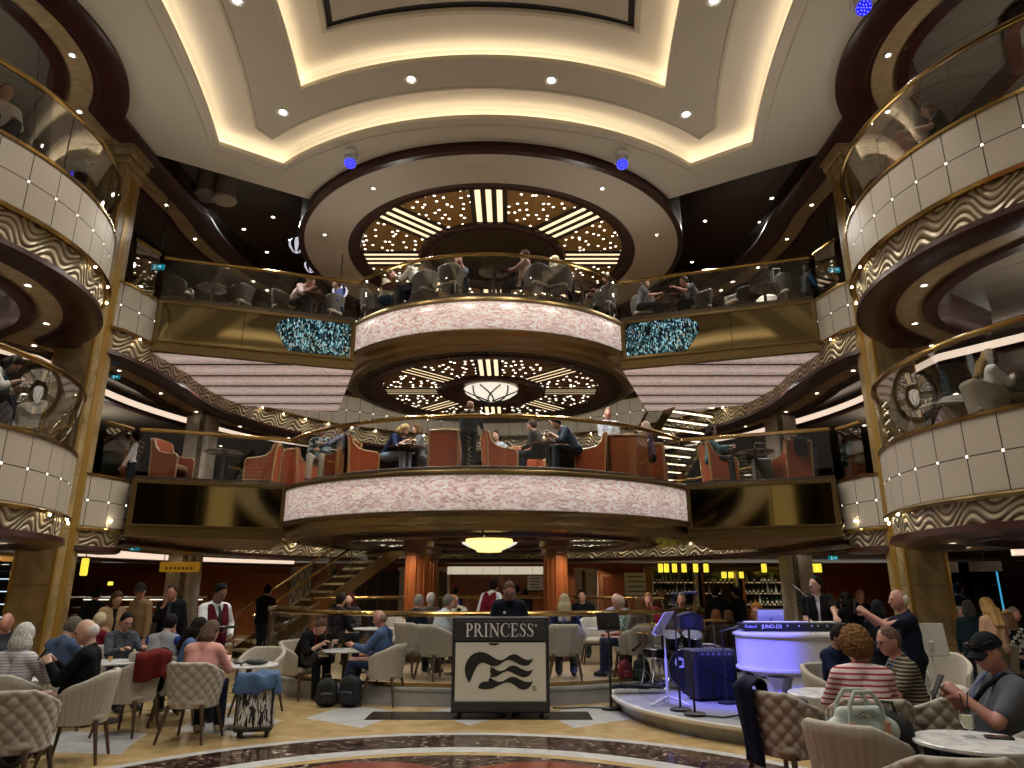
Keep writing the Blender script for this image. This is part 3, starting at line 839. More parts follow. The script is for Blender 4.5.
# ------------------------------------------------------------------ downlights and lamps
def spot(loc, power, cone=110, col=(1, .95, .87), r=.08, aim=None, blend=.6):
    l = bpy.data.lights.new('lamp_or_fill_light', 'SPOT'); l.energy = power; l.spot_size = rad(cone); l.spot_blend = blend; l.color = col; l.shadow_soft_size = r
    o = bpy.data.objects.new('lamp_or_fill_light', l); C.objects.link(o); o.location = loc  # serves fitted lamps and added fill spots alike
    if aim is not None:
        o.rotation_euler = (Vector(aim) - Vector(loc)).to_track_quat('-Z', 'Y').to_euler()
    return o
def proto_downlight(r, st, name='downlight'):
    t = thing(name, 'x', 'downlight')
    mb = MB(); mb.lathe([(r * .98, .004), (r * 1.3, .0), (r * 1.3, -.012), (r * 1.0, -.016), (r * .92, -.004)], 20); obj('trim_ring', mb, M['white'], t)
    mb = MB(); mb.lathe([(r, -.003), (.001, -.006)], 20); obj('lens', mb, glow('#fff2d8', st), t)
    return t
DL = {}
def downlight(x, y, z, label, group, r=.09, st=18.0, power=0, cone=110, col=(1, .95, .87)):
    k = (r, st)
    if k not in DL:
        DL[k] = proto_downlight(r, st); o = DL[k]; o.location = (x, y, z); o['label'] = label; o['group'] = group
    else: o = dup(DL[k], (x, y, z), 0, label, group)
    if power: spot((x, y, z - .05), power, cone, col)
    return o
for px, py in ((283, 112), (411, 79), (551, 80), (686, 114), (237, 0), (714, 0)):
    x, y, z = at_z(px, py, ZC + .21)
    downlight(x, y, z - .002, 'bright round downlight in the cream ceiling between the two glowing coves', 'downlights between the ceiling coves', .1, 30, 440)
    spot((x, 2 * YM - y, z - .1), 400)
for px, py in ((431, 128), (182, 0)): pass
# small downlights along the tan rings
for s, sd in ((1, 'right'), (-1, 'left')):
    for z, lv, first, ph, pw in ((Z6, 'main deck', 3.4, .4, 70), (Z7, 'middle deck', 3.4, .9, 70), (11.82, 'upper deck', 3.0, .6, 90)):
        base = SPT if z > 9 else SP
        P_ = offset(base, -.73) if s > 0 else [(-x, y) for x, y in offset(base, -.73)]
        Q = resample(P_, 1.75)
        for k, (x, y) in enumerate(Q[2:-1]):
            if y > 22.4: continue
            downlight(x, y, z - 1.462 + (0 if z > 5 else .15 if y < 12.7 else .31), 'tiny downlight in the tan ceiling ring above the %s, %s side' % (lv, sd), 'ring downlights above the %s, %s' % (lv, sd), .05, 22, pw if k % 2 == 0 else 0, 140)
        P2 = offset(base, -4.4); Q = resample(P2, 3.4)
        for k, (x, y) in enumerate(Q[3:-1]):
            if abs(x) > 17 or y > 27: continue
            downlight(s * x, y, z - 1.282 + (0 if z > 5 else .15 if y < 12.7 else .31), 'small downlight in the board ceiling above the %s, %s side' % (lv, sd), 'board ceiling downlights above the %s, %s' % (lv, sd), .06, 22, 80, 140)
# soffit lights of the two balconies
for R, z, lv in ((R6, 2.66, 'lower'), (R7, 6.48, 'upper')):
    for k, a in enumerate((-150, -128, -106, -74, -52, -30)):
        rr = R - .72
        downlight(rr * math.cos(rad(a)), CY + rr * math.sin(rad(a)), z + .036, 'tiny downlight in the bronze underside of the %s round balcony' % lv, 'downlights under the %s round balcony' % lv, .045, 22, 60 if lv == 'lower' else 90, 150)
for a in (-135, -45, 135, 45):
    spot((2.3 * math.cos(rad(a)), CY + 2.3 * math.sin(rad(a)), 10.1), 260, 120)
    spot((2.0 * math.cos(rad(a)), CY + 2.0 * math.sin(rad(a)), 6.3), 120, 150)
    spot((2.6 * math.cos(rad(a)), CY - 1.0 + 2.6 * math.sin(rad(a)), 2.5), 90, 150)
for a in (-160, -125, -55, -20):
    downlight(4.45 * math.cos(rad(a)), CY + 4.45 * math.sin(rad(a)), 10.215, 'tiny downlight in the cream ring of the round ceiling disc', 'downlights in the ceiling disc', .045, 22)
# lights tucked under the brass ledges, as parts of each deck edge
dk = [o for o in C.objects if o.name.startswith('balcony_deck')]
for o in dk:
    z = Z6 if 'middle' in o['label'] else Z7; s = 1 if 'right' in o['label'] else -1
    Q = resample(offset(SP, .05), .8); first = None
    for x, y in Q[6:-2]:
        if first is None:
            mb = MB(); mb.cyl((0, 0, 0), (0, 0, -.018), .017, .014, 10); first = obj('ledge_light', mb, glow('#ffe9c0', 75.0), o, loc=(s * x, y, z - 1.0 if z > 5 or y < 12.8 else z - .78))
        else:
            c = first.copy(); C.objects.link(c); c.parent = o; c.location = (s * x, y, z - 1.0 if z > 5 or y < 12.8 else z - .78)

# added upward fill spots without fittings, brightening the cream ceiling and the disc
for s in (1, -1):
    for y in (4.5, 9.4, 11.6):
        spot((s * 5.75, y, 7.7), 38, 165, (1, .95, .87), .4, (s * 2.5, y, 12), .9)
    spot((s * 8.6, 9.4, Z6 + 1.3), 110, 165, (1, .92, .8), .3, (s * 8.6, 9.4, 9), .9)  # more added upward fill, for the side deck ceilings
    spot((s * 9.0, 9.4, Z7 + 1.0), 110, 165, (1, .92, .8), .3, (s * 9.0, 9.4, 12), .9)
    spot((s * 2.6, 14.4, 7.6), 45, 165, (1, .95, .87), .3, (s * 2.4, 14.4, 12), .9)
    for x, y in ((10.5, 18), (12, 13)):
        spot((s * x, y, Z6 + 1.6), 140, 165, (1, .92, .8), .3, (s * x, y, 9), .9)
for a in (-150, -120, -90, -60, -30, 30, 150):  # added fill spots over the balcony seating, no fittings of their own
    spot((3.6 * math.cos(rad(a)), CY + 3.6 * math.sin(rad(a)), 6.25), 170, 140)
    spot((3.3 * math.cos(rad(a)), CY + 3.3 * math.sin(rad(a)), 10.1), 150, 140)
for x in (-12, -8, -4, 0, 4, 8, 12): spot((x, 25.4, 2.25), 90, 150)
for px, py, sd in ((220, 198, 'left'), (244, 229, 'left'), (267, 252, 'left'), (273, 217, 'left'), (290, 240, 'left'), (705, 221, 'right'), (741, 243, 'right'), (772, 198, 'right'), (692, 262, 'right'), (760, 222, 'right')):
    x, y, z = at_z(px, py, 12.59)  # lit discs added where the dark area shows reflected dots
    if y < 26: downlight(x, y, z, 'tiny lit disc standing in for a reflection in the dark high ceiling, %s of the round disc' % sd, 'dark ceiling reflection dots, ' + sd, .06, 25, 120 if y < 20 else 0, 150)
for x, y in ((-6.3, 17.2), (-4.6, 18.6)): spot((x, y, 3.3), 220, 140, (1, .95, .87), .1, (x + 1.2, y + 1.2, 0))  # fill spots added to brighten the left staircase
for s in (1, -1):
    for x, y in ((5.2, 15.2), (6.4, 16.0)): spot((s * x, y, 10.2), 220, 140); spot((s * x, y - .2, 6.3), 110, 150)  # fill spots added above the bridge seats on both levels
# moving head stage lights
def moving_head(x, y, z, label, col):
    t = thing('stage_spotlight', label, 'stage light', (x, y, z), 0)
    mb = MB(); mb.box(0, 0, -.05, .2, .2, .1, .02); obj('base', mb, M['white'], t)
    mb = MB()
    for sx in (-.13, .13): mb.box(sx, 0, -.2, .03, .12, .22, .012)
    mb.box(0, 0, -.11, .28, .12, .03, .01); obj('yoke', mb, M['white'], t)
    R = Matrix.Rotation(rad(-35), 3, 'X')
    mb = MB(); mb.T = Matrix.Translation((0, 0, -.26)) @ R.to_4x4(); mb.lathe([(.06, .16), (.12, .1), (.13, -.08), (.125, -.13), (.1, -.13)], 24); h = obj('lamp_head', mb, pm('#c8ccd8', .4), t)
    mb = MB(); mb.T = Matrix.Translation((0, 0, -.26)) @ R.to_4x4(); mb.lathe([(.112, -.134), (.001, -.1345)], 24); obj('lens', mb, glow('#0606ff', 3.0, '#000000'), h)
    k = 0
    for rr, n in ((0, 1), (.045, 6), (.09, 10)):
        for i in range(n):
            mb = MB(); mb.T = Matrix.Translation((0, 0, -.26)) @ R.to_4x4(); mb.cyl((rr * math.cos(2 * PI * i / n), rr * math.sin(2 * PI * i / n), -.13), (rr * math.cos(2 * PI * i / n), rr * math.sin(2 * PI * i / n), -.14), .009, n=8); obj('led', mb, glow('#a0a8ff', 1.6), h)
    return t
x, y, z = at_z(352, 150, ZC); moving_head(x, y, ZC + .0, 'stage light with blue glowing lens under the cream ceiling, left of the disc', None); bl = (x, y, z)
x, y, z = at_z(621, 151, ZC); moving_head(x, y, ZC + .0, 'stage light with blue glowing lens under the cream ceiling, right of the disc', None); br = (x, y, z)
x, y, z = at_z(858, -8, ZC); moving_head(x, y, ZC + .0, 'stage light hanging at the top edge near the right wood ceiling ring', None)
spot((-2.6, 3.5, 10.3), 20000, 10, (.07, .07, 1.0), .1, (3.55, 10.2, .75), .35)
spot((br[0], br[1] - .3, ZC - .6), 2500, 13, (.12, .14, 1.0), .1, (3.4, 10.6, .6), .5)
spot((bl[0], bl[1] - .1, ZC - .5), 3500, 11, (.12, .14, 1.0), .1, (2.8, 10.2, .5), .5)

# ------------------------------------------------------------------ lounge platform and stage
PF = (0, 15.5, 4.45)
r = thing('platform', 'low round lounge platform with grey marble curb under the lower balcony', 'platform', kind='structure')
mb = MB(); mb.lathe([(4.45, 0), (4.45, .21), (4.48, .215), (4.48, .25), (4.3, .25)], 90, (0, 15.5, 0)); obj('curb', mb, M['curb'], r)
mb = MB(); mb.lathe([(4.3, .25), (.01, .25)], 90, (0, 15.5, 0)); obj('carpet_top', mb, pm('#8f7a5a', .7, var=.25, vs=5), r)
rp = thing('platform_railing', 'glass railing with brass handrail around the front of the lounge platform', 'railing', kind='structure')
railing(arc(0, 15.5, 4.4, 8, -188, 70), .25, rp, 1.3)
rp = thing('platform_railing', 'brass handrail with glass behind the lounge seats', 'railing', kind='structure')
railing(arc(0, 15.5, 4.4, 160, 20, 50), .4, rp, 1.3)
r = thing('stage', 'low round stage with white nosing and grey carpet at right', 'stage', kind='structure')
SC = (4.95, 10.7)
mb = MB(); mb.lathe([(2.86, 0), (2.9, .14), (2.98, .15)], 90, (*SC, 0)); obj('riser', mb, M['curb'], r)
mb = MB(); mb.lathe([(2.98, .15), (3.0, .17), (3.0, .195), (2.94, .2)], 90, (*SC, 0)); obj('nosing', mb, pm('#d8d2c4', .3, .3), r)
mb = MB(); mb.lathe([(2.94, .2), (2.6, .2)], 90, (*SC, 0)); obj('marble_border', mb, M['curb'], r)
mb = MB(); mb.lathe([(2.6, .202), (.01, .202)], 90, (*SC, 0)); obj('carpet_top', mb, pm('#77767c', .85, var=.12, vs=40), r)

# ------------------------------------------------------------------ staircases
def staircase(p0, p1, n, width, label, lit, tread_mat):
    r = thing('staircase', label, 'staircase', kind='structure')
    a, b = Vector(p0), Vector(p1); d = b - a; h = Vector((d.x, d.y, 0)); L = h.length; h.normalize(); sd = Vector((-h.y, h.x, 0))
    rot = Matrix((( h.x, sd.x, 0), (h.y, sd.y, 0), (0, 0, 1)))
    for i in range(n):
        t = (i + .5) / n; c = a + h * (L * t) + Vector((0, 0, d.z * (i + 1) / n))
        mb = MB(); mb.box(c.x, c.y, c.z - .03, L / n * 1.12, width, .06, .01, rot); tr = obj('tread', mb, tread_mat, r)
        if lit:
            mb = MB(); mb.box(c.x, c.y, c.z - .068, L / n * .4, width * .92, .014, 0, rot); obj('light_strip', mb, glow('#ffeccb', 3.0), tr)
    for sg in (-1, 1):
        o = sd * (sg * (width / 2 + .04))
        mb = MB(); q = [a + o + Vector((0, 0, -.12)), b + o + Vector((0, 0, -.2)), b + o + Vector((0, 0, .16)), a + o + Vector((0, 0, .2))]
        q2 = [p + sd * .06 * sg for p in q]
        mb.add(q + q2, [(0, 1, 2, 3), (7, 6, 5, 4), (0, 4, 5, 1), (1, 5, 6, 2), (2, 6, 7, 3), (3, 7, 4, 0)]); obj('stringer', mb, M['bronze'], r)
        mb = MB(); mb.tube([a + o + Vector((0, 0, 1.0)), b + o + Vector((0, 0, .98))], .035, 8); obj('handrail', mb, M['brass'], r)
        k = 4
        for i in range(k):
            t0, t1 = i / k + .004, (i + 1) / k - .004
            lo = Vector((0, 0, .22)); hi = Vector((0, 0, .96))
            q = [a + d * t0 + o + lo, a + d * t1 + o + lo, a + d * t1 + o + hi, a + d * t0 + o + hi]; q2 = [p + sd * .012 for p in q]
            mb = MB(); mb.add(q + q2, [(0, 1, 2, 3), (7, 6, 5, 4), (0, 4, 5, 1), (1, 5, 6, 2), (2, 6, 7, 3), (3, 7, 4, 0)]); obj('glass_panel', mb, M['glass'], r)
        for i in range(k + 1):
            p = a + d * (i / k) + o; mb = MB(); mb.cyl(p + Vector((0, 0, .1)), p + Vector((0, 0, 1.0)), .016, n=6); obj('baluster', mb, M['bronze'], r)
staircase((-6.1, 18.3, 0), (-2.2, 21.0, 3.4), 17, 1.5, 'open tread staircase with glass sides rising behind the lounge platform at left', False, pm('#a08a62', .5, var=.1))
staircase((4.2, 21.8, Z6), (6.1, 18.2, 7.2), 18, 1.7, 'staircase with lit treads rising from the middle deck to the upper deck at right', True, M['bronze_dark'])

# ------------------------------------------------------------------ back hall: bar, counters, pelmet, signs
r = thing('window_1', 'wide cream pelmet over the serving opening in the back wall', 'window', kind='structure')
mb = MB(); mb.box(.1, 25.2, 2.26, 3.6, .12, .26, .02); obj('pelmet', mb, glow('#fff1d4', .55), r)
for k in range(7):
    mb = MB(); mb.box(-1.6 + k * .57, 25.13, 2.26, .012, .01, .24); obj('pelmet_seam', mb, pm('#b09870', .5), r)
mb = MB(); mb.box(-1.78, 25.2, 1.1, .1, .14, 2.2, .01); mb.box(1.98, 25.2, 1.1, .1, .14, 2.2, .01); obj('window_frame', mb, M['woodmid'], r)
def text_lines(parent, w, h, rows, y, z, mat, seed, margin=.12):
    q = random.Random(seed)
    for i in range(rows):
        L = w * (1 - 2 * margin) * q.uniform(.6, 1); mb = MB(); mb.box(-w * (.5 - margin) + L / 2, y, z + h * (.5 - (i + .8) / (rows + .6)), L, .004, h / rows * .28); obj('print_line', mb, mat, parent)
def notice(px, py, D, w, h, label, cat='sign', lower=True):
    x, y, z = at_d(px, py, D)
    t = thing('notice_board', label, cat, (x, y, z))
    mb = MB(); mb.box(0, 0, 0, w, .03, h, .006); obj('board', mb, pm('#cfcabe', .5), t)
    text_lines(t, w, h, 4, -.018, 0, pm('#6d6a66', .6), 3)
    if lower:
        mb = MB(); mb.box(0, 0, -h * .5 - .02, w * 1.03, .04, .05, .008)
        for sx in (-1, 1): mb.box(sx * w * .48, 0, -(z) / 2 - .0 - h * .25, .04, .04, z - h * .5, .006)
        mb.box(0, 0, -z + .02, w, .35, .04, .01); obj('stand', mb, M['black'], t)
    return t
notice(639, 584, 24.0, .95, .72, 'white printed notice board on a black stand before the wood door wall')
notice(536, 583, 26.5, .62, .5, 'pale printed poster on a stand seen through the serving opening')
for i, (px, lab) in enumerate(((617, 'dark wood door in the back wall right of the marble pier'), (480, 'dark orange door panel seen under the pelmet'))):
    x = x_at(px, 27.4)
    r = thing('door_%d' % (i + 1), lab, 'door', (x, 27.4, 0), kind='structure')
    mb = MB(); mb.box(0, 0, 1.03, .9, .06, 2.06, .01); obj('door_leaf', mb, m_wood('door_wood', '#5a2a12', '#74391a', .3, (2, 2, .25)), r)
    mb = MB(); mb.box(-.5, -.01, 1.05, .08, .09, 2.14, .01); mb.box(.5, -.01, 1.05, .08, .09, 2.14, .01); mb.box(0, -.01, 2.12, 1.08, .09, .08, .01); obj('door_frame', mb, pm('#8a5a34', .35), r)
    mb = MB(); mb.cyl((.36, -.05, 1.0), (.36, -.09, 1.0), .025); mb.box(.31, -.09, 1.0, .13, .02, .025, .006); obj('door_handle', mb, M['steel'], r)
# back bar
bx0, bx1, bd = x_at(652, 24.0), x_at(800, 24.0), 24.0
t = thing('back_bar', 'long dark back bar with lit bottle shelves at the right of the hall', 'bar shelf', ((bx0 + bx1) / 2, bd, 0))
W = bx1 - bx0
mb = MB(); mb.box(0, .5, 1.15, W, .08, 2.3); obj('back_panel', mb, pm('#2a221a', .2), t)
mb = MB(); mb.box(0, .2, .45, W, .6, .9, .02); obj('base_cabinet', mb, M['woodmid'], t)
for z in (1.12, 1.47, 1.82):
    mb = MB(); mb.box(0, .3, z, W - .1, .34, .03, .005); sh = obj('shelf', mb, pm('#6a5a40', .3, .4), t)
    mb = MB(); mb.box(0, .445, z + .03, W - .2, .02, .02); obj('shelf_light', mb, glow('#ffd9a0', .55), sh)
for k, fx in enumerate((.0, .34, .36, .62, .64, 1.0)):
    mb = MB(); mb.box(-W / 2 + W * fx, .15, 1.15, .22, .34, 2.3, .01); obj('divider', mb, M['palemarble'] if k % 2 else M['woodorange'], t)
mb = MB(); mb.box(0, .1, 2.3, W + .2, .5, .14, .02); obj('top_rail', mb, M['woodmid'], t)
bars = [('amber', '#7a4214'), ('clear', '#b8c4c0'), ('green', '#26442a'), ('dark', '#1c1216')]
protos = {}
def bottle(col, hexc, loc):
    lab = 'small %s liquor bottle on the lit shelves of the back bar' % col
    if col not in protos:
        mb = MB(); mb.lathe([(.036, 0), (.038, .01), (.038, .17), (.03, .2), (.014, .225), (.013, .29), (.016, .3)], 10); o = obj('bottle', mb, pm(hexc, .1), None, 40, loc)
        tag(o, lab, 'bottle', col + ' bottles on the back bar'); protos[col] = o
        mb = MB(); mb.lathe([(.0385, .05), (.0385, .13)], 10); obj('label', mb, pm('#d8d0bc', .6), o)
        return o
    return dup(protos[col], loc, 0, lab, col + ' bottles on the back bar')
q = random.Random(5); nb = 0
for z in (1.135, 1.485, 1.835):
    x = bx0 + .3
    while x < bx1 - .3:
        f = (x - bx0) / W
        if min(abs(f - k) for k in (0, .35, .63, 1.0)) > .045 and q.random() < .88:
            c = q.choice(bars); b = bottle(c[0], c[1], (x, bd + .24 + q.uniform(-.02, .03), z)); nb += 1
        x += q.uniform(.1, .17)
def yellow_lamp(px, py, D, h=.26, w=.13, lab='small square yellow glass lamp hanging in a row over the back bar', g='yellow lamps over the back bar'):
    x, y, z = at_d(px, py, D)
    t = thing('pendant_lamp', lab, 'lamp', (x, y, z), 0, g)
    mb = MB(); mb.box(0, 0, 0, w, w, h, .015); obj('lamp_shade', mb, M['yellow_lit'], t)
    mb = MB(); mb.box(0, 0, h / 2 + .02, w * 1.08, w * 1.08, .04, .006); obj('cap', mb, M['bronze'], t)
    mb = MB(); mb.cyl((0, 0, h / 2 + .04), (0, 0, max(h / 2 + .06, 2.4 - z)), .008, n=6); obj('cord', mb, M['black'], t)
for px in (660.5, 666.5, 674.5, 684, 695.6, 706, 764, 796.5, 801.5, 807, 813.6, 819): yellow_lamp(px, 568, 22.6)
for px in (724, 731, 741): yellow_lamp(px, 575, 24.0, .2, .14, 'smaller yellow glass lamp before the middle bottle shelves', 'smaller yellow lamps by the middle shelves')
# front bar counter
t = thing('bar_counter', 'dark bar counter with pale top in front of the bottle shelves', 'counter', ((bx0 + bx1) / 2, 22.4, 0))
mb = MB(); mb.box(0, 0, .5, W + .6, .5, 1.0, .02); obj('counter_body', mb, M['woodmid'], t)
mb = MB(); mb.box(0, -.05, 1.04, W + .7, .7, .06, .015); obj('counter_top', mb, pm('#8a8078', .25), t)
# bottle wall behind the stairs
t = thing('wine_wall', 'dark lattice wine rack behind the left staircase', 'wine rack', (x_at(370, 25.5), 25.5, 0))
mb = MB(); mb.box(0, 0, 1.15, 2.9, .4, 2.3, .01); obj('rack_body', mb, pm('#1a120c', .4), t)
for k in range(8):
    mb = MB(); mb.box(-1.4 + k * .4, -.21, 1.15, .03, .03, 2.3); obj('upright', mb, M['woodmid'], t)
for k in range(9):
    mb = MB(); mb.box(0, -.21, .15 + k * .26, 2.9, .03, .02); obj('shelf_edge', mb, M['woodmid'], t)
# left counters, patisserie case and yellow signs
t = thing('display_counter', 'glass display counter with lit shelves behind the standing guests', 'counter', (-10.0, 20.8, 0))
mb = MB(); mb.box(0, 0, .45, 3.6, .8, .9, .02); obj('counter_body', mb, pm('#5a4c40', .4), t)
mb = MB(); mb.box(0, -.1, 1.42, 3.6, .6, .04, .01); obj('counter_top', mb, pm('#c8c0b0', .3), t)
mb = MB(); mb.box(0, -.42, 1.16, 3.6, .012, .5); obj('glass_front', mb, M['glass'], t)
for z in (.95, 1.15):
    mb = MB(); mb.box(0, -.1, z, 3.5, .5, .015); sh = obj('shelf', mb, pm('#b8b8b4', .3), t)
    mb = MB(); mb.box(0, .12, z + .2, 3.4, .02, .02); obj('shelf_light', mb, glow('#fff0d8', 2.5), sh)
x, y, z = at_d(180, 567, 17.5)
t = thing('hanging_sign', 'long glowing yellow hanging sign beside the marble column', 'sign', (x, y, z))
mb = MB(); mb.box(0, 0, 0, .95, .1, .24, .015); obj('sign_panel', mb, glow('#b8861c', .32), t)
for k in range(7):
    mb = MB(); mb.box(-.3 + k * .1, -.055, -.03, .05, .012, .06, .01); obj('lettering', mb, pm('#6a4c10', .5), t)
mb = MB(); mb.cyl((-.4, 0, .12), (-.4, 0, 2.55 - z), .01, n=6); mb.cyl((.4, 0, .12), (.4, 0, 2.55 - z), .01, n=6); obj('rod', mb, M['brass'], t)
x, y, z = at_d(84.5, 567, 15.5)
t = thing('wall_lantern', 'glowing yellow box lantern right behind the left marble column', 'lamp', (x, y, z))
mb = MB(); mb.box(0, 0, 0, .12, .12, .36, .02); obj('lamp_shade', mb, M['yellow_lit'], t)
mb = MB(); mb.box(0, 0, .2, .14, .14, .04, .01); mb.cyl((0, 0, .2), (0, 0, 2.5 - z), .012, n=6); obj('bracket', mb, M['bronze'], t)
x, y, z = at_d(110.5, 583.5, 20.7)
t = thing('price_light', 'tiny yellow lit box above the display counter', 'lamp', (x, y, z)); mb = MB(); mb.box(0, 0, 0, .13, .06, .1, .01); obj('lit_panel', mb, M['yellow_lit'], t)
mb = MB(); mb.cyl((0, .02, 0), (0, .02, 1.45 - z), .012, n=6); obj('stem', mb, M['black'], t)
# dark glazed cold case at the far left
x = x_at(12, 16.5)
t = thing('cold_case', 'lit glass cold case with shelves at the far left of the main deck', 'display case', (x, 16.5, 0))
mb = MB(); mb.box(0, .3, 1.05, 1.7, .08, 2.1, .01); mb.box(0, 0, .3, 1.7, .6, .6, .01); mb.box(0, 0, 2.1, 1.7, .7, .16, .02); obj('case_body', mb, pm('#3a3028', .4), t)
for k in range(5):
    mb = MB(); mb.box(0, .02, .75 + k * .27, 1.6, .5, .02); s_ = obj('shelf', mb, pm('#7a8a94', .3), t)
    mb = MB(); mb.box(0, -.2, .78 + k * .27, 1.5, .02, .015); obj('shelf_light', mb, glow('#cfe6f4', 2.0), s_)
mb = MB(); mb.box(0, .05, 2.35, 1.2, .3, .2, .05); obj('lit_canopy', mb, glow('#c89040', .6), t)

# tiered glass ceiling lamp
x, y, z = at_d(490, 548, 15.2)
t = thing('tiered_ceiling_lamp', 'tiered yellow glass ceiling lamp under the lower round balcony', 'lamp', (0.05, 15.4, 2.66))
for k, (r0, zz) in enumerate(((.5, -.0), (.4, -.09), (.27, -.17))):
    mb = MB(); mb.lathe([(r0, zz), (r0 * 1.02, zz - .03), (r0 * .96, zz - .085), (r0 * .6, zz - .09)], 36); obj('glass_tier', mb, glow('#ffe48a', 1.7), t)
mb = MB(); mb.lathe([(.52, .01), (.53, .03), (.3, .05)], 36); obj('rim', mb, M['brass'], t)

# exit signs
def exit_sign(px, py, D, w, lab, ztop):
    x, y, z = at_d(px, py, D)
    t = thing('exit_sign', lab, 'sign', (x, y, z)); h = w * .46
    mb = MB(); mb.box(0, 0, 0, w, .05, h, .006); obj('sign_panel', mb, glow('#0c8ca0', .5), t)
    wm = glow('#bff0f0', .9)
    mb = MB(); mb.sphere((-.2 * w, -.028, .24 * h), (.05 * w, .004, .05 * w)); mb.box(-.2 * w, -.028, -.02 * h, .07 * w, .006, .3 * h); mb.box(-.25 * w, -.028, -.28 * h, .04 * w, .006, .28 * h, 0, Matrix.Rotation(.5, 3, 'Y')); mb.box(-.14 * w, -.028, -.28 * h, .04 * w, .006, .28 * h, 0, Matrix.Rotation(-.5, 3, 'Y')); obj('running_figure', mb, wm, t)
    mb = MB(); mb.box(.12 * w, -.028, 0, .2 * w, .006, .1 * h); mb.prism([(.2 * w, -.2 * h), (.34 * w, 0), (.2 * w, .2 * h)], -.031, -.025, Matrix(((1, 0, 0, 0), (0, 0, 1, 0), (0, 1, 0, 0), (0, 0, 0, 1)))); obj('arrow', mb, wm, t)
    mb = MB(); mb.cyl((0, 0, h / 2), (0, 0, ztop - z), .012, n=6); obj('hanger', mb, M['black'], t)
exit_sign(135, 548, 14.5, .2, 'small teal exit sign below the ceiling beside the left column', 2.6)
exit_sign(833, 558, 15.5, .2, 'small teal exit sign hanging right of the pale marble column', 2.45)
exit_sign(966, 537, 12.0, .3, 'teal exit sign hanging right of the right marble column', 2.7)
exit_sign(158, 267, 14.4, .28, 'teal exit sign at the upper deck behind the left glass railing', 10.4)
exit_sign(834, 270, 14.4, .26, 'teal exit sign at the upper deck beside the right marble column', 10.4)
exit_sign(116, 377, 13.6, .16, 'tiny teal exit sign on the middle deck beside the left column', 6.5)

# pendants over the upper deck
def striped_pendant(px, py, D, rr, lab):
    x, y, z = at_d(px, py, D); t = thing('striped_pendant', lab, 'lamp', (x, y, z))
    for k in range(12):
        mb = MB(); a0, a1 = 30 * k, 30 * k + 30
        prof = [(.25, .9), (.7, .6), (.95, .15), (.9, -.3), (.6, -.75), (.2, -.95)]
        vs = []; fs = []
        for q_, zz in prof:
            for a in (a0, a0 + 15, a1): vs.append((rr * q_ * math.cos(rad(a)), rr * q_ * math.sin(rad(a)), rr * zz))
        for i in range(len(prof) - 1):
            for j in (0, 1): fs.append((i * 3 + j, i * 3 + j + 1, i * 3 + j + 4, i * 3 + j + 3))
        mb.add(vs, fs); obj('glass_stripe', mb, glow('#e8e4f4', .7) if k % 2 else pm('#1a2060', .2), t)
    mb = MB(); mb.cyl((0, 0, rr * .9), (0, 0, 12.55 - z), .012, n=6); obj('cord', mb, M['black'], t)
striped_pendant(297, 245, 17.5, .24, 'striped glass pendant lamp, lowest of the bunch at upper left')
striped_pendant(308, 238, 18.5, .22, 'striped glass pendant lamp behind another, nearest the ceiling disc')
striped_pendant(311, 266, 18.0, .2, 'striped glass pendant lamp hanging low beside the round disc')
striped_pendant(340, 292, 17.0, .22, 'blue striped pendant lamp seen through the upper left bridge glass')
for px, py, lab in ((207, 183, 'left of two tall drum lamps under the dark ceiling'), (226, 187, 'right of two tall drum lamps under the dark ceiling')):
    x, y, z = at_d(px, py, 15.2); t = thing('hanging_drum_lamp', lab, 'lamp', (x, y, z))
    mb = MB(); mb.lathe([(.24, .35), (.26, -.32), (.25, -.34)], 24); obj('lamp_shade', mb, pm('#8a7a68', .6), t)
    mb = MB(); mb.lathe([(.27, -.3), (.29, -.34), (.27, -.4), (.02, -.4)], 24); obj('lower_ring', mb, pm('#b8ab98', .4), t)
    mb = MB(); mb.cyl((0, 0, .3), (0, 0, 12.55 - z), .015, n=6); obj('rod', mb, M['black'], t)
for px, py, lab in ((942, 567, 'left of two pale drum lamps on the main deck at right'), (985, 566, 'right of two pale drum lamps on the main deck at right')):
    x, y, z = at_d(px, py, 14.0); t = thing('hanging_drum_lamp', lab, 'lamp', (x, y, z))
    mb = MB(); mb.lathe([(.27, .08), (.27, -.1), (.255, -.1)], 28); obj('lamp_shade', mb, pm('#a8a098', .6), t)
    mb = MB(); mb.lathe([(.255, -.095), (.01, -.095)], 28); obj('diffuser', mb, glow('#ffe8c8', .8), t)
    mb = MB(); mb.cyl((0, 0, .06), (0, 0, 3.0 - z), .012, n=6); obj('rod', mb, M['black'], t)
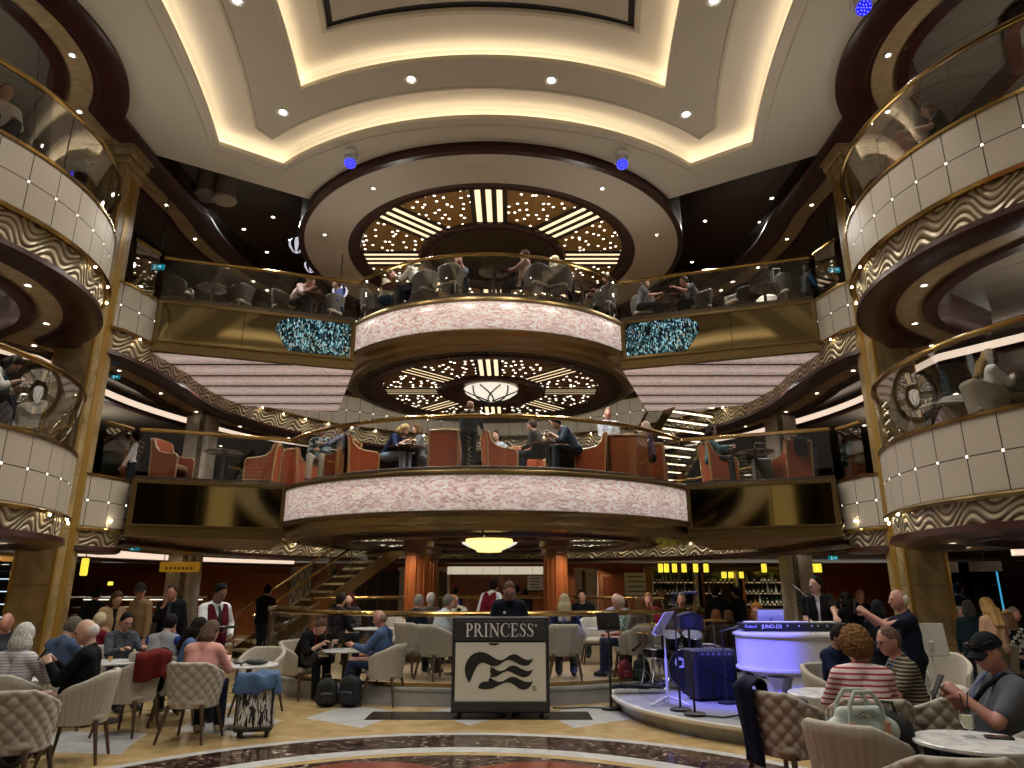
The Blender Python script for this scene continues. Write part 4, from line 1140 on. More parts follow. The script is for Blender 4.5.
# blue lit screen and dark shelving of the shop at right
x, y, z = at_d(945, 588, 15.6)
t = thing('blue_screen', 'bright blue lit screen behind the right marble column', 'screen', (x, y, z))
mb = MB(); mb.box(0, 0, 0, .26, .05, .5, .01); obj('bezel', mb, M['black'], t)
mb = MB(); mb.box(0, -.03, 0, .22, .01, .46); obj('display', mb, glow('#1c9cff', 1.3), t)
mb = MB(); mb.cyl((0, 0, -.25), (0, 0, -z + .02), .03, n=10); mb.box(0, 0, -z + .02, .4, .3, .04, .01); obj('stand', mb, M['black'], t)
for i, (px, wd, lab) in enumerate(((955, 1.2, 'dark shop shelf unit with small goods behind the seated guests at right'), (985, .9, 'dark shelf unit edged in blue light at far right'))):
    x = x_at(px, 18.5); t = thing('shelf_unit', lab, 'shelf', (x, 18.5, 0))
    mb = MB(); mb.box(0, .2, 1.15, wd, .04, 2.3); mb.box(-wd / 2, 0, 1.15, .05, .45, 2.3); mb.box(wd / 2, 0, 1.15, .05, .45, 2.3); obj('carcass', mb, pm('#1e1a1a', .35), t)
    for k in range(6):
        mb = MB(); mb.box(0, 0, .3 + k * .36, wd - .05, .4, .025); obj('shelf', mb, pm('#4a4a52', .3), t)
    if i:
        for sx in (1,):
            mb = MB(); mb.box(sx * wd / 2, -.235, 1.15, .03, .02, 2.2); obj('light_edge', mb, glow('#3fa8d8', 1.0), t)
for px, lab in ((932, 'pale curtain panel beside the blue screen'), (975, 'tall orange wood wall panel at far right'), ):
    pass
# ------------------------------------------------------------------ seats and tables
def face(dx, dy): return math.atan2(-dx, dy)
FAB = pm('#a69f92', .8, 0, 'chair_fabric', .06, 30, .25, 300)
FABD = pm('#4a443e', .6, 0, 'dark_fabric', .08, 20)
LEGW = m_wood('chair_leg_wood', '#3c2c22', '#54402f', .4)
def sgnp(v, e): return math.copysign(abs(v) ** e, v)
def shell_bm(style, a=.315, b=.30, zb=.36, ztop=.83, zarm=.64, span=126, th=.055):
    fine = style in ('diamond', 'rib')
    nu = 150 if style == 'diamond' else 108 if fine else 40
    vs_o, vs_t, vs_i = (34 if style == 'diamond' else 8), 4, 6
    prof = [(0, q / vs_o) for q in range(vs_o + 1)] + [(1, q / vs_t) for q in range(1, vs_t)] + [(2, q / vs_i) for q in range(vs_i + 1)]
    nv = len(prof)
    mb = MB(); vs = []; fs = []
    Ltot = 1.25
    for i in range(nu + 1):
        u = i / nu; th_ = rad(-span + 2 * span * u); ad = abs(math.degrees(th_))
        hz = ztop + (zarm - ztop) * max(0.0, min(1.0, (ad - 38) / (span - 38))) ** 1.15
        hz -= .03 * max(0.0, (ad - 110) / 16) if ad > 110 else 0
        p = u * Ltot
        nx, ny = math.sin(th_), -math.cos(th_)
        px_, py_ = a * sgnp(nx, .85), b * sgnp(ny, .85)
        for kind, q in prof:
            if kind == 0: z = zb + (hz - zb) * q; off = 0.0
            elif kind == 1: z = hz + .022 * math.sin(PI * q); off = -th * (1 - math.cos(PI * q)) / 2
            else: z = hz - (hz - .42) * q; off = -th
            sc = .80 + .22 * max(0, (z - zb) / (ztop - zb))
            dsp = 0.0
            if style == 'diamond' and kind == 0:
                h = z * 1.0; dsp = .022 * (abs(math.sin(PI * (p + h) / .125) * math.sin(PI * (p - h) / .125))) ** .4 - .012
            elif style == 'rib' and kind in (0,):
                dsp = .009 * abs(math.sin(PI * p / .052)) ** .5
            elif fine and kind == 2:
                dsp = .006 * abs(math.sin(PI * p / .052)) ** .5
            e = off + dsp
            vs.append((px_ * sc + nx * e, py_ * sc + ny * e, z))
    for i in range(nu):
        for j in range(nv - 1):
            fs.append((i * nv + j, i * nv + j + 1, (i + 1) * nv + j + 1, (i + 1) * nv + j)[::-1])
    fs.append(tuple(range(nv))); fs.append(tuple(range(nu * nv, nu * nv + nv))[::-1])
    return mb.add(vs, fs)
def cushion(w, d, z0, z1, n=32, bul=.02):
    mb = MB(); prof = [(.9, z0), (.98, z0 + .02), (1, (z0 + z1) / 2), (.98, z1 - .02), (.9, z1), (.5, z1 + bul * .8), (.02, z1 + bul)]
    vs = []; fs = []
    for r_, z in prof:
        for k in range(n):
            t = 2 * PI * k / n; vs.append((w * r_ * sgnp(math.cos(t), .6), d * r_ * sgnp(math.sin(t), .6), z))
    for i in range(len(prof) - 1):
        for k in range(n): fs.append((i * n + k, i * n + (k + 1) % n, (i + 1) * n + (k + 1) % n, (i + 1) * n + k))
    fs.append(tuple(range(n))[::-1]); fs.append(tuple(range((len(prof) - 1) * n, len(prof) * n)))
    return mb.add(vs, fs)
def make_lounge(style, fab, seat_mat, name='lounge_chair', legm=None):
    t = thing(name, 'x', 'chair')
    obj('backrest', shell_bm(style), fab, t, 80)
    obj('seat', cushion(.245, .25, .37, .465), seat_mat, t, 50)
    for sx in (-1, 1):
        for sy in (-1, 1):
            mb = MB(); mb.cyl((sx * .19, sy * .19 - .0, .39), (sx * .265, sy * .26, 0), .024, .015, 10); obj('leg', mb, legm or LEGW, t)
    mb = MB(); mb.box(0, 0, .365, .42, .42, .03, .01); obj('seat_frame', mb, legm or LEGW, t)
    return t
PROTO = {}
def place(kind, maker, x, y, z, rz, label, group, scale=None):
    if kind not in PROTO:
        o = PROTO[kind] = maker(); o.location = (x, y, z); o.rotation_euler = (0, 0, rz); o['label'] = label
        if group: o['group'] = group
        return o
    return dup(PROTO[kind], (x, y, z), rz, label, group)
def lounge(style, x, y, rz, label, z=0.0, group='beige tub chairs around the main deck tables'):
    return place('lounge_' + style, lambda: make_lounge(style, FAB, FAB), x, y, z, rz, label, group)
def dark_tub(x, y, z, rz, label):
    return place('darktub', lambda: make_lounge('plain', FABD, pm('#b8ac98', .7), 'tub_chair'), x, y, z, rz, label, 'dark tub chairs on the upper deck')
MARB = m_marble('table_marble', [(.35, '#b9b9b9'), (.6, '#dcdcda'), (.75, '#e6e6e4')], 5, .2, 2.0)
def make_table(r, h, top):
    t = thing('cafe_table', 'x', 'table')
    mb = MB(); mb.lathe([(r - .02, h - .03), (r, h - .022), (r, h - .006), (r - .008, h), (.01, h)], 40); obj('tabletop', mb, top, t)
    mb = MB(); mb.lathe([(.04, .03), (.035, h - .05), (.16, h - .03)], 20); obj('pedestal', mb, pm('#3a2c22', .35), t)
    mb = MB(); mb.lathe([(.23, 0), (.23, .012), (.06, .035), (.04, .06)], 28); obj('base', mb, pm('#5a5450', .3, .6), t)
    return t
def table(x, y, label, z=0.0, r=.36, h=.73, kind='marble', group='round marble cafe tables on the main deck'):
    top = MARB if kind == 'marble' else m_wood('table_wood', '#3a2218', '#54321f', .25)
    return place('table_%s_%s' % (kind, r), lambda: make_table(r, h, top), x, y, z, 0, label, group)
ORG = pm('#8c3e1a', .4, 0, 'orange_leather', .3, 9)
FRM = m_wood('chair_frame_wood', '#8a6a44', '#a58458', .4)
def make_orange():
    """winged armchair: orange upholstery between light wood frames, tall flared back"""
    t = thing('wing_armchair', 'x', 'chair')
    prof = [(.33, .12), (.33, .60), (.28, .66), (.02, .69), (-.16, .74), (-.27, .86), (-.33, 1.06), (-.40, 1.08), (-.36, .8), (-.33, .12)]
    for sx in (-1, 1):
        Mx = Matrix(((0, 0, 1, sx * .33), (1, 0, 0, 0), (0, 1, 0, 0), (0, 0, 0, 1)))
        mb = MB(); mb.prism(prof, -.025, .025, Mx); sp = obj('side_panel', mb, ORG, t, 30)
        mb = MB(); mb.tube([(sx * .335, y, z) for y, z in prof], .03, 6, True); obj('edge_frame', mb, FRM, sp)
    mb = MB(); mb.grid(lambda u, v: (-.32 + .64 * u, -.33 - .08 * max(0, v - .5) ** 1.5 * 1.6 + .02 * math.cos(PI * (u - .5)) * -1, .12 + .96 * v), 8, 10)
    mb.grid(lambda u, v: (-.32 + .64 * (1 - u), -.27 - .08 * max(0, v - .5) ** 1.5 * 1.6, .12 + .96 * v), 8, 10)
    obj('back_panel', mb, ORG, t)
    mb = MB(); mb.tube([(-.32, -.36, 1.07), (0, -.39, 1.09), (.32, -.36, 1.07)], .034, 6); obj('top_frame', mb, FRM, t)
    obj('seat', cushion(.3, .3, .30, .44), pm('#7a5a3c', .6), t)
    for sx in (-1, 1):
        for y in (-.33, .31):
            mb = MB(); mb.box(sx * .33, y, .07, .05, .05, .14, .008); obj('leg', mb, FRM, t)
    return t
def orange(x, y, rz, label):
    o = place('orange', make_orange, x, y, ZS6, rz, label, 'orange wing armchairs on the middle deck'); o.scale = (.9, .9, .86); return o

# ---- main deck seats (positions from the photograph, D = distance)
X = x_at
CH = {}
def L(key, style, px, D, dx, dy, label, z=0.0):
    CH[key] = (X(px, D, 690), D, z, face(dx, dy)); return lounge(style, CH[key][0], D, face(dx, dy), label, z)
L('a1', 'diamond', 22, 6.45, -.15, 1, 'empty quilted tub chair at the bottom left corner with its back to us')
L('a2', 'rib', 6, 7.55, .1, 1, 'tub chair holding the white haired woman in stripes')
L('a4', 'rib', 84, 7.75, -1, -.3, 'ribbed tub chair holding the man in the black sweater')
L('a3', 'rib', 48, 9.1, .3, 1, 'tub chair under the man in the grey blue polo shirt')
L('a5', 'rib', 131, 9.1, -1, .1, 'ribbed tub chair with a red coat and bag over its back')
L('a7', 'rib', 152, 10.1, .05, 1, 'tub chair under the man in the grey and blue raglan shirt')
L('a9', 'diamond', 195, 8.75, .05, 1, 'quilted tub chair holding the woman in the pink sweater')
L('a11', 'rib', 176, 9.8, .9, .35, 'tub chair holding the woman with dark curly hair')
L('a10', 'rib', 258, 10.5, -.1, -1, 'empty tub chair facing us behind the table with the black pouch')
L('a6', 'rib', 112, 11.0, .8, -.6, 'tub chair under the man in glasses and plaid shirt')
L('a8', 'rib', 80, 11.3, .2, 1, 'tub chair under the person in the maroon top behind the column')
L('c1', 'rib', 297, 11.95, 1, -.45, 'tub chair behind the woman in the black jacket and red top')
L('c2', 'rib', 384, 11.35, -1, .22, 'ribbed tub chair holding the man in the blue hooded top')
PZ = .25
L('p1', 'rib', 411, 12.75, .6, .8, 'left of two tub chairs on the platform behind the hooded man', PZ)
L('p2', 'rib', 436, 12.1, .75, .66, 'tub chair on the platform holding the man in the white shirt', PZ)
L('p3', 'rib', 566, 12.2, .1, 1, 'wide tub chair on the platform holding the grey blond woman, right of the lectern', PZ)
L('p4', 'rib', 633, 12.5, -.95, .3, 'tub chair on the platform under the woman in the floral blouse', PZ)
L('p5', 'rib', 648, 12.2, -.3, 1, 'tub chair on the platform holding the brown jacketed person by the drums', PZ)
L('p6', 'rib', 597, 14.6, 0, -1, 'empty tub chair on the platform facing us beyond the grey blond woman', PZ)
L('p7', 'rib', 393, 14.6, .6, -.8, 'empty tub chair deep on the platform left of the wood columns', PZ)
L('r1', 'diamond', 783, 6.35, .9, .55, 'quilted tub chair with a navy jacket hung over its back')
L('r2', 'rib', 852, 4.95, .75, .62, 'ribbed tub chair with the pale handbag on its seat')
L('r3', 'diamond', 932, 4.1, .12, 1, 'quilted tub chair at the bottom edge before the marble table')
L('r4', 'diamond', 866, 6.0, .22, 1, 'quilted tub chair holding the curly haired woman')
L('r5', 'diamond', 930, 6.35, -.62, .75, 'quilted tub chair holding the man in glasses and striped polo')
L('r6', 'rib', 1000, 5.42, -1, .12, 'tub chair holding the man in the dark cap at far right')
L('r7', 'rib', 948, 9.6, -.4, -1, 'empty tub chair beside the white board on its stand')
L('r8', 'rib', 1000, 11.2, -.3, 1, 'tub chair behind the woman with long blonde hair')
L('r9', 'rib', 967, 13.9, .3, -1, 'tub chair under the man in the dark suit jacket')
L('r10', 'rib', 1020, 11.8, -.5, -1, 'tub chair at the right edge under the woman in black and white')
L('r11', 'rib', 835, 8.2, .5, -.8, 'tub chair half hidden behind the curly haired woman')
T = {}
def TB(key, px, D, label, z=0.0, **kw):
    T[key] = (X(px, D, 660), D, z); return table(T[key][0], D, label, z, **kw)
TB('t1', 36, 8.2, 'round table between the white haired woman and the man in black')
TB('t2', 112, 9.9, 'round table before the raglan shirted man')
TB('t3', 250, 9.55, 'round white table with a black pouch beside the zebra trolley bag')
TB('t4', 345, 11.75, 'round white table between the woman in black and the hooded man')
TB('t5', 608, 13.2, 'round table on the platform beside the grey blond woman', PZ)
TB('t6', 961, 4.88, 'round white marble table with the glass mug at lower right')
TB('t7', 825, 7.0, 'round table before the curly haired woman, half hidden')
TB('t8', 458, 12.9, 'round table on the platform behind the lectern', PZ)
TB('t9', 372, 13.2, 'round table on the platform behind the hooded man', PZ)
TB('t10', 988, 13.0, 'round table beside the man in the dark suit jacket')

# ---- middle deck seats
for px, D, dx, dy, lab in ((172, 14.9, 1, -.15, 'first orange wing armchair from the left column on the left bridge'),
    (262, 15.4, -1, -.1, 'second orange wing armchair from the left column, facing the first'),
    (300, 16.2, .6, .8, 'orange wing armchair where the left bridge meets the round balcony'),
    (338, 15.0, -.9, .3, 'orange wing armchair under the man in the blue patterned shirt'),
    (362, 14.6, .9, .3, 'orange wing armchair with teal and navy clothes over its back'),
    (446, 14.2, .1, 1, 'orange wing armchair with its back to the glass left of the standing black coat'),
    (500, 14.3, .95, .2, 'orange wing armchair seen from behind right of the standing black coat'),
    (528, 15.3, .2, -1, 'orange wing armchair behind the dark figure right of the middle'),
    (590, 14.4, -.98, .1, 'orange wing armchair seen from its side below the striped shirt man'),
    (652, 15.6, .3, 1, 'orange wing armchair behind the woman in grey and purple'),
    (720, 15.3, 1, .05, 'orange wing armchair holding the woman in teal on the right bridge'),
    (792, 15.2, -.2, 1, 'orange wing armchair with a black coat, nearest the right column')):
    x, y, z = at_d(px, 470, D); orange(x, y, face(dx, dy), lab)
for px, D, lab in ((222, 15.0, 'wood table between the two orange armchairs of the left bridge'), (406, 14.5, 'wood table left of the middle on the lower round balcony'), (548, 14.2, 'wood table with a cloth before the dark plaid man'), (757, 15.0, 'wood table with a trolley case on the right bridge')):
    x, y, z = at_d(px, 470, D); table(x, y, lab, ZS6, .4, .7, 'wood', 'wood tables on the middle deck')
x, y, z = at_d(628, 470, 14.6)
t = thing('service_cabinet', 'orange wood service cabinet below the man in the striped shirt', 'cabinet', (x, y, ZS6))
mb = MB(); mb.box(0, 0, .47, .8, .45, .9, .015); obj('cabinet_body', mb, M['woodorange'], t)
mb = MB(); mb.box(0, 0, .94, .86, .5, .04, .01); obj('cabinet_top', mb, FRM, t)
for sx in (-1, 1):
    mb = MB(); mb.box(sx * .2, -.235, .47, .36, .02, .8, .006); d_ = obj('door_panel', mb, M['woodorange'], t)
    mb = MB(); mb.cyl((sx * .05, -.25, .55), (sx * .05, -.27, .55), .012, n=8); obj('knob', mb, M['brass'], d_)
x, y, z = at_d(762, 465, 15.5)
t = thing('trolley_handle_case', 'grey trolley case with raised handle standing by the right bridge table', 'suitcase', (x, y, ZS6))
mb = MB(); mb.box(0, 0, .36, .4, .24, .56, .03); obj('case_body', mb, pm('#4a4a50', .5), t)
mb = MB(); mb.tube([(-.12, 0, .62), (-.12, 0, .98), (-.1, 0, 1.0), (.1, 0, 1.0), (.12, 0, .98), (.12, 0, .62)], .012, 6); obj('pull_handle', mb, M['steel'], t)
for sx in (-1, 1):
    mb = MB(); mb.cyl((sx * .15 - .02, 0, .04), (sx * .15 + .02, 0, .04), .04, n=12); obj('wheel', mb, M['black'], t)
# ---- upper deck seats
for px, D, dx, dy, lab in ((182, 15.4, 1, .1, 'dark tub chair nearest the left column on the upper bridge'), (240, 15.9, -.9, .4, 'second dark tub chair from the left column on the upper bridge'),
    (284, 16.2, .9, .3, 'dark tub chair under the man in the pale pink shirt'), (332, 16.5, -.8, .5, 'dark tub chair under the blue striped pendant lamp'), (372, 16.2, .9, .2, 'dark tub chair under the bald man in the pale shirt at upper left'),
    (424, 15.2, -.7, .7, 'dark tub chair under the man leaning in white on the upper balcony'), (452, 14.9, .5, .85, 'dark tub chair under the bearded man on the upper balcony'),
    (536, 14.9, -.6, .8, 'dark tub chair under the man in the pinkish shirt'), (560, 15.0, .4, .9, 'dark tub chair under the pale haired woman on the upper balcony'),
    (604, 16.0, -.8, .5, 'dark tub chair under the bald man in the dark tee shirt'), (642, 16.6, .1, 1, 'dark tub chair under the grey haired man at upper right'), (700, 16.2, -1, .2, 'dark tub chair under the man leaning left on the upper right bridge'),
    (736, 15.9, -.9, -.3, 'empty dark tub chair on the upper right bridge'), (790, 15.3, 1, .1, 'dark tub chair nearest the right column on the upper bridge')):
    x, y, z = at_d(px, 295, D - .5); dark_tub(x, y, ZS7, face(dx, dy), lab)
for px, D, lab in ((212, 15.6, 'dark table between two tub chairs near the upper left column'), (312, 16.1, 'dark table before the man in pale pink'), (396, 15.6, 'dark table before the bald man at upper left'), (494, 14.7, 'dark table in the middle of the upper balcony'), (582, 15.4, 'dark table right of the pale haired woman'), (672, 16.2, 'dark table on the upper right bridge'), (765, 15.6, 'dark table beside the chair nearest the upper right column')):
    x, y, z = at_d(px, 295, D - .5); table(x, y, lab, ZS7, .34, .7, 'wood', 'dark tables on the upper deck')
# ---- near balconies
x, y, z = at_d(985, 380, 9.5)
lounge('rib', x + .1, y + .15, face(.95, -.2), 'beige tub chair under the blonde woman on the near right balcony', Z6, 'chairs on the near balconies')
x2, y2, _ = at_d(952, 400, 10.3); lounge('rib', x2 + .3, y2 + .3, face(.5, .9), 'beige tub chair with a low back beside the small table on the near right balcony', Z6, 'chairs on the near balconies')
x, y, _ = at_d(938, 410, 10.6); table(x + .1, y, 'small marble table beside the glass on the near right balcony', Z6, .36, .73, 'marble', 'marble tables on the near balconies')
x, y, _ = at_d(60, 400, 10.6); lounge('rib', x - .6, y, face(-.6, -.8), 'tub chair near the left column on the near left balcony', Z6, 'chairs on the near balconies')
# ------------------------------------------------------------------ people: distance fields polygonised into continuous skins
def smin(a, b, k):
    h = np.clip(.5 + .5 * (b - a) / k, 0, 1)
    return b + (a - b) * h - k * h * (1 - h)
def nets(F, org, v):
    s = F < 0
    c = np.zeros(tuple(n - 1 for n in F.shape), np.int8)
    cor = [(i, j, k) for i in (0, 1) for j in (0, 1) for k in (0, 1)]
    X_, Y_, Z_ = F.shape
    for i, j, k in cor: c += s[i:X_ - 1 + i, j:Y_ - 1 + j, k:Z_ - 1 + k]
    act = np.argwhere((c > 0) & (c < 8))
    if len(act) == 0: return np.zeros((0, 3)), np.zeros((0, 4), int)
    val = np.stack([F[act[:, 0] + i, act[:, 1] + j, act[:, 2] + k] for i, j, k in cor], 1)
    acc = np.zeros((len(act), 3)); cnt = np.zeros(len(act))
    for a in range(8):
        for b in range(a + 1, 8):
            d = np.subtract(cor[b], cor[a])
            if np.abs(d).sum() != 1: continue
            m = (val[:, a] < 0) != (val[:, b] < 0)
            t = np.where(m, val[:, a] / np.where(m, val[:, a] - val[:, b], 1), 0)
            acc += m[:, None] * (np.array(cor[a])[None] + t[:, None] * d[None]); cnt += m
    P = (act + acc / cnt[:, None]) * v + org
    idx = -np.ones(c.shape, np.int64); idx[act[:, 0], act[:, 1], act[:, 2]] = np.arange(len(act))
    quads = []
    for ax in range(3):
        sl0 = [slice(None)] * 3; sl1 = [slice(None)] * 3; sl0[ax] = slice(0, -1); sl1[ax] = slice(1, None)
        A, B = s[tuple(sl0)], s[tuple(sl1)]
        e = np.argwhere(A != B); o = [q for q in range(3) if q != ax]
        ok = np.all([(e[:, q] > 0) & (e[:, q] < F.shape[q] - 1) for q in o], 0); e = e[ok]
        ins = A[e[:, 0], e[:, 1], e[:, 2]]
        def cell(d1, d2):
            q = e.copy(); q[:, o[0]] -= d1; q[:, o[1]] -= d2; return idx[q[:, 0], q[:, 1], q[:, 2]]
        Q = np.stack([cell(1, 1), cell(0, 1), cell(0, 0), cell(1, 0)], 1)
        flip = ins if ax != 1 else ~ins
        Q = np.where(flip[:, None], Q, Q[:, ::-1]); quads.append(Q)
    return P, np.concatenate(quads)
def poly(prims, v, cuts=(), k=.02, noise=None):
    lo = np.full(3, 1e9); hi = -lo
    for p in prims:
        if p[0] == 'c':
            for q, r in ((p[1], p[2]), (p[3], p[4])): lo = np.minimum(lo, np.array(q) - r); hi = np.maximum(hi, np.array(q) + r)
        else:
            r = max(p[3]); lo = np.minimum(lo, np.array(p[1]) - r); hi = np.maximum(hi, np.array(p[1]) + r)
    pad = 3 * v + (noise or 0); lo -= pad; hi += pad
    n = np.ceil((hi - lo) / v).astype(int) + 1
    F = np.full(n, .5)
    ax = [lo[i] + v * np.arange(n[i]) for i in range(3)]
    for p in prims:
        kk = p[5] if p[0] == 'c' and len(p) > 5 else k
        m = 2.5 * kk + 2.5 * v
        if p[0] == 'c':
            a, ra, b, rb = np.array(p[1], float), p[2], np.array(p[3], float), p[4]
            l_, h_ = np.minimum(a - ra, b - rb) - m, np.maximum(a + ra, b + rb) + m
        else:
            cc = np.array(p[1], float); r = max(p[3]); l_, h_ = cc - r - m, cc + r + m
        i0 = np.clip(np.floor((l_ - lo) / v).astype(int), 0, n); i1 = np.clip(np.ceil((h_ - lo) / v).astype(int) + 1, 0, n)
        if np.any(i1 <= i0): continue
        sl = tuple(slice(i0[q], i1[q]) for q in range(3))
        gx, gy, gz = ax[0][sl[0]][:, None, None], ax[1][sl[1]][None, :, None], ax[2][sl[2]][None, None, :]
        if p[0] == 'c':
            ab = b - a; L2 = max(1e-9, ab @ ab)
            t = np.clip(((gx - a[0]) * ab[0] + (gy - a[1]) * ab[1] + (gz - a[2]) * ab[2]) / L2, 0, 1)
            d = np.sqrt((gx - a[0] - t * ab[0]) ** 2 + (gy - a[1] - t * ab[1]) ** 2 + (gz - a[2] - t * ab[2]) ** 2) - (ra + (rb - ra) * t)
        else:
            R = np.array(p[2]); q = [R[0][i] * (gx - cc[0]) + R[1][i] * (gy - cc[1]) + R[2][i] * (gz - cc[2]) for i in range(3)]
            rr = p[3]; d = (np.sqrt((q[0] / rr[0]) ** 2 + (q[1] / rr[1]) ** 2 + (q[2] / rr[2]) ** 2) - 1) * min(rr)
        F[sl] = smin(F[sl], d, kk)
    if noise:
        gx, gy, gz = ax[0][:, None, None], ax[1][None, :, None], ax[2][None, None, :]
        F = F - noise * (np.sin(gx * 110 + 2 * np.sin(gz * 60)) * np.sin(gy * 105 + 2 * np.sin(gx * 70)) * np.sin(gz * 100 + 1.5 * np.sin(gy * 55)))
    for pt, nn in cuts:
        pt, nn = np.array(pt, float), np.array(nn, float); nn = nn / np.linalg.norm(nn)
        d = (ax[0][:, None, None] - pt[0]) * nn[0] + (ax[1][None, :, None] - pt[1]) * nn[1] + (ax[2][None, None, :] - pt[2]) * nn[2]
        F = np.maximum(F, d)
    return nets(F, lo, v)
def mesh_obj(name, parts, mat, parent=None, loc=(0, 0, 0), rz=0.0, scale=1.0):
    vs = []; fs = []; b = 0
    for P, Q in parts:
        vs.append(P * scale); fs.append(Q + b); b += len(P)
    V = np.concatenate(vs); Fq = np.concatenate(fs)
    me = bpy.data.meshes.new(name)
    me.vertices.add(len(V)); me.vertices.foreach_set('co', V.astype(np.float32).ravel())
    me.loops.add(len(Fq) * 4); me.loops.foreach_set('vertex_index', Fq.astype(np.int32).ravel())
    me.polygons.add(len(Fq)); me.polygons.foreach_set('loop_start', np.arange(0, len(Fq) * 4, 4, dtype=np.int32))
    me.polygons.foreach_set('use_smooth', np.ones(len(Fq), bool)); me.update(calc_edges=True); me.validate()
    me.materials.append(mat)
    o = bpy.data.objects.new(name, me); C.objects.link(o)
    if parent is not None: o.parent = parent
    o.location = loc; o.rotation_euler = (0, 0, rz); return o
def V3(*a): return np.array(a, float)
def unit(v): return v / max(1e-9, np.linalg.norm(v))
def rotx(a): c, s = math.cos(a), math.sin(a); return np.array([[1, 0, 0], [0, c, -s], [0, s, c]])
def rotz(a): c, s = math.cos(a), math.sin(a); return np.array([[c, -s, 0], [s, c, 0], [0, 0, 1]])
def roty(a): c, s = math.cos(a), math.sin(a); return np.array([[c, 0, s], [0, 1, 0], [-s, 0, c]])
def ik(S_, T_, l1, l2, hint):
    d = T_ - S_; L_ = np.linalg.norm(d); mx = (l1 + l2) * .995
    if L_ > mx: T_ = S_ + d / L_ * mx; d = T_ - S_; L_ = mx
    u = d / L_; a = (l1 * l1 - l2 * l2 + L_ * L_) / (2 * L_); h = math.sqrt(max(0, l1 * l1 - a * a))
    w = hint - u * (hint @ u); w = unit(w)
    return S_ + u * a + w * h, T_
def hand(wr, f, nrm, side, curl, v):
    """palm, four unequal bent fingers and a thumb; f along the hand, nrm out of the back of the hand"""
    f = unit(f); nrm = unit(nrm - f * (nrm @ f)); x = np.cross(f, nrm) * side
    P = lambda a, b, c: wr + f * a + x * b + nrm * c
    pr = []
    for b in (-.028, -.01, .01, .028): pr.append(('c', P(.0, b * .6, 0), .017, P(.085, b, 0), .014, .012))
    for i, (b, ln) in enumerate(((.032, .068), (.011, .078), (-.011, .072), (-.031, .056))):
        c0 = curl * (.8 + .12 * i); a = P(.085, b, 0)
        d1 = f * math.cos(c0 * .7) - nrm * math.sin(c0 * .7); m_ = a + d1 * ln * .52
        d2 = f * math.cos(c0 * 1.7) - nrm * math.sin(c0 * 1.7); e = m_ + d2 * ln * .5
        pr.append(('c', a, .0105, m_, .0092, .004)); pr.append(('c', m_, .0092, e, .0075, .004))
    a = P(.02, .03, -.005); m_ = P(.05, .056, -.018 - .015 * curl); e = P(.082, .058 - .02 * curl, -.03 - .02 * curl)
    pr.append(('c', a, .0145, m_, .0115, .006)); pr.append(('c', m_, .0115, e, .0085, .004))
    return poly(pr, v, k=.006)
SKIN = {'a': '#b08874', 'b': '#94705c', 'c': '#ac7a6a', 'd': '#7a5844', 'e': '#bc9886'}
def skin(k): return pm(SKIN[k], .5, 0, 'skin_' + k, .06, 12)
def stripes(c1, c2, period, duty=.5, axis=2, noise=0.0):
    n = NT('striped_cloth'); x, y, z = n.sep(n.coord()); a = (x, y, z)[axis]
    f = n.math('LESS_THAN', n.math('FRACT', n.math('DIVIDE', n.math('ADD', a, 10.0), period)), duty)
    n.set(Base_Color=n.mix(f, c1, c2), Roughness=.85, Specular_IOR_Level=.15); return n.m
def plaid(c1, c2, period=.05):
    n = NT('patterned_cloth'); d = n.voro(n.coord(), 1 / period, 'F1', 'Distance')
    n.set(Base_Color=n.mix(n.math('GREATER_THAN', d, .5), c1, c2), Roughness=.8); return n.m
_HM = {}
def hair_mat(c):
    if c not in _HM:
        n = NT('hair'); f = n.noise(n.scale(n.coord(), (90, 90, 14)), 1.0, 4, .6); b = lin(c)
        n.set(Base_Color=n.mix(f, tuple(x * .45 for x in b), tuple(min(1, x * 1.25) for x in b)), Roughness=.7, Specular_IOR_Level=.12); n.bump(f, .9, .01); _HM[c] = n.m
    return _HM[c]
def cloth(c): return c if not isinstance(c, str) else pm(c, .85, 0, 'cloth', .1, 18, .15, 120)
HAND_POSES = {  # wrist target for the right hand in the body frame, seated / standing
    'lap': ((.13, .33, .64), (.2, .2, .85)), 'table': ((.15, .44, .80), (.2, .4, 1.02)), 'phone': ((.075, .34, .90), (.08, .36, 1.22)),
    'arm': ((.30, .24, .70), (.3, .1, .85)), 'down': ((.27, .06, .58), (.265, .06, .82)), 'film': ((.07, .42, 1.12), (.09, .46, 1.44)),
    'chin': ((.06, .22, 1.02), (.06, .2, 1.38)), 'clasp': ((.05, .33, .70), (.05, .26, .98)), 'tray': ((.16, .36, .95), (.16, .36, 1.08)),
    'reach': ((.2, .52, .86), (.2, .52, 1.12)), 'hip': ((.26, .0, .66), (.24, .06, 1.0)), 'back': ((.2, -.2, .8), (.1, -.2, .9))}
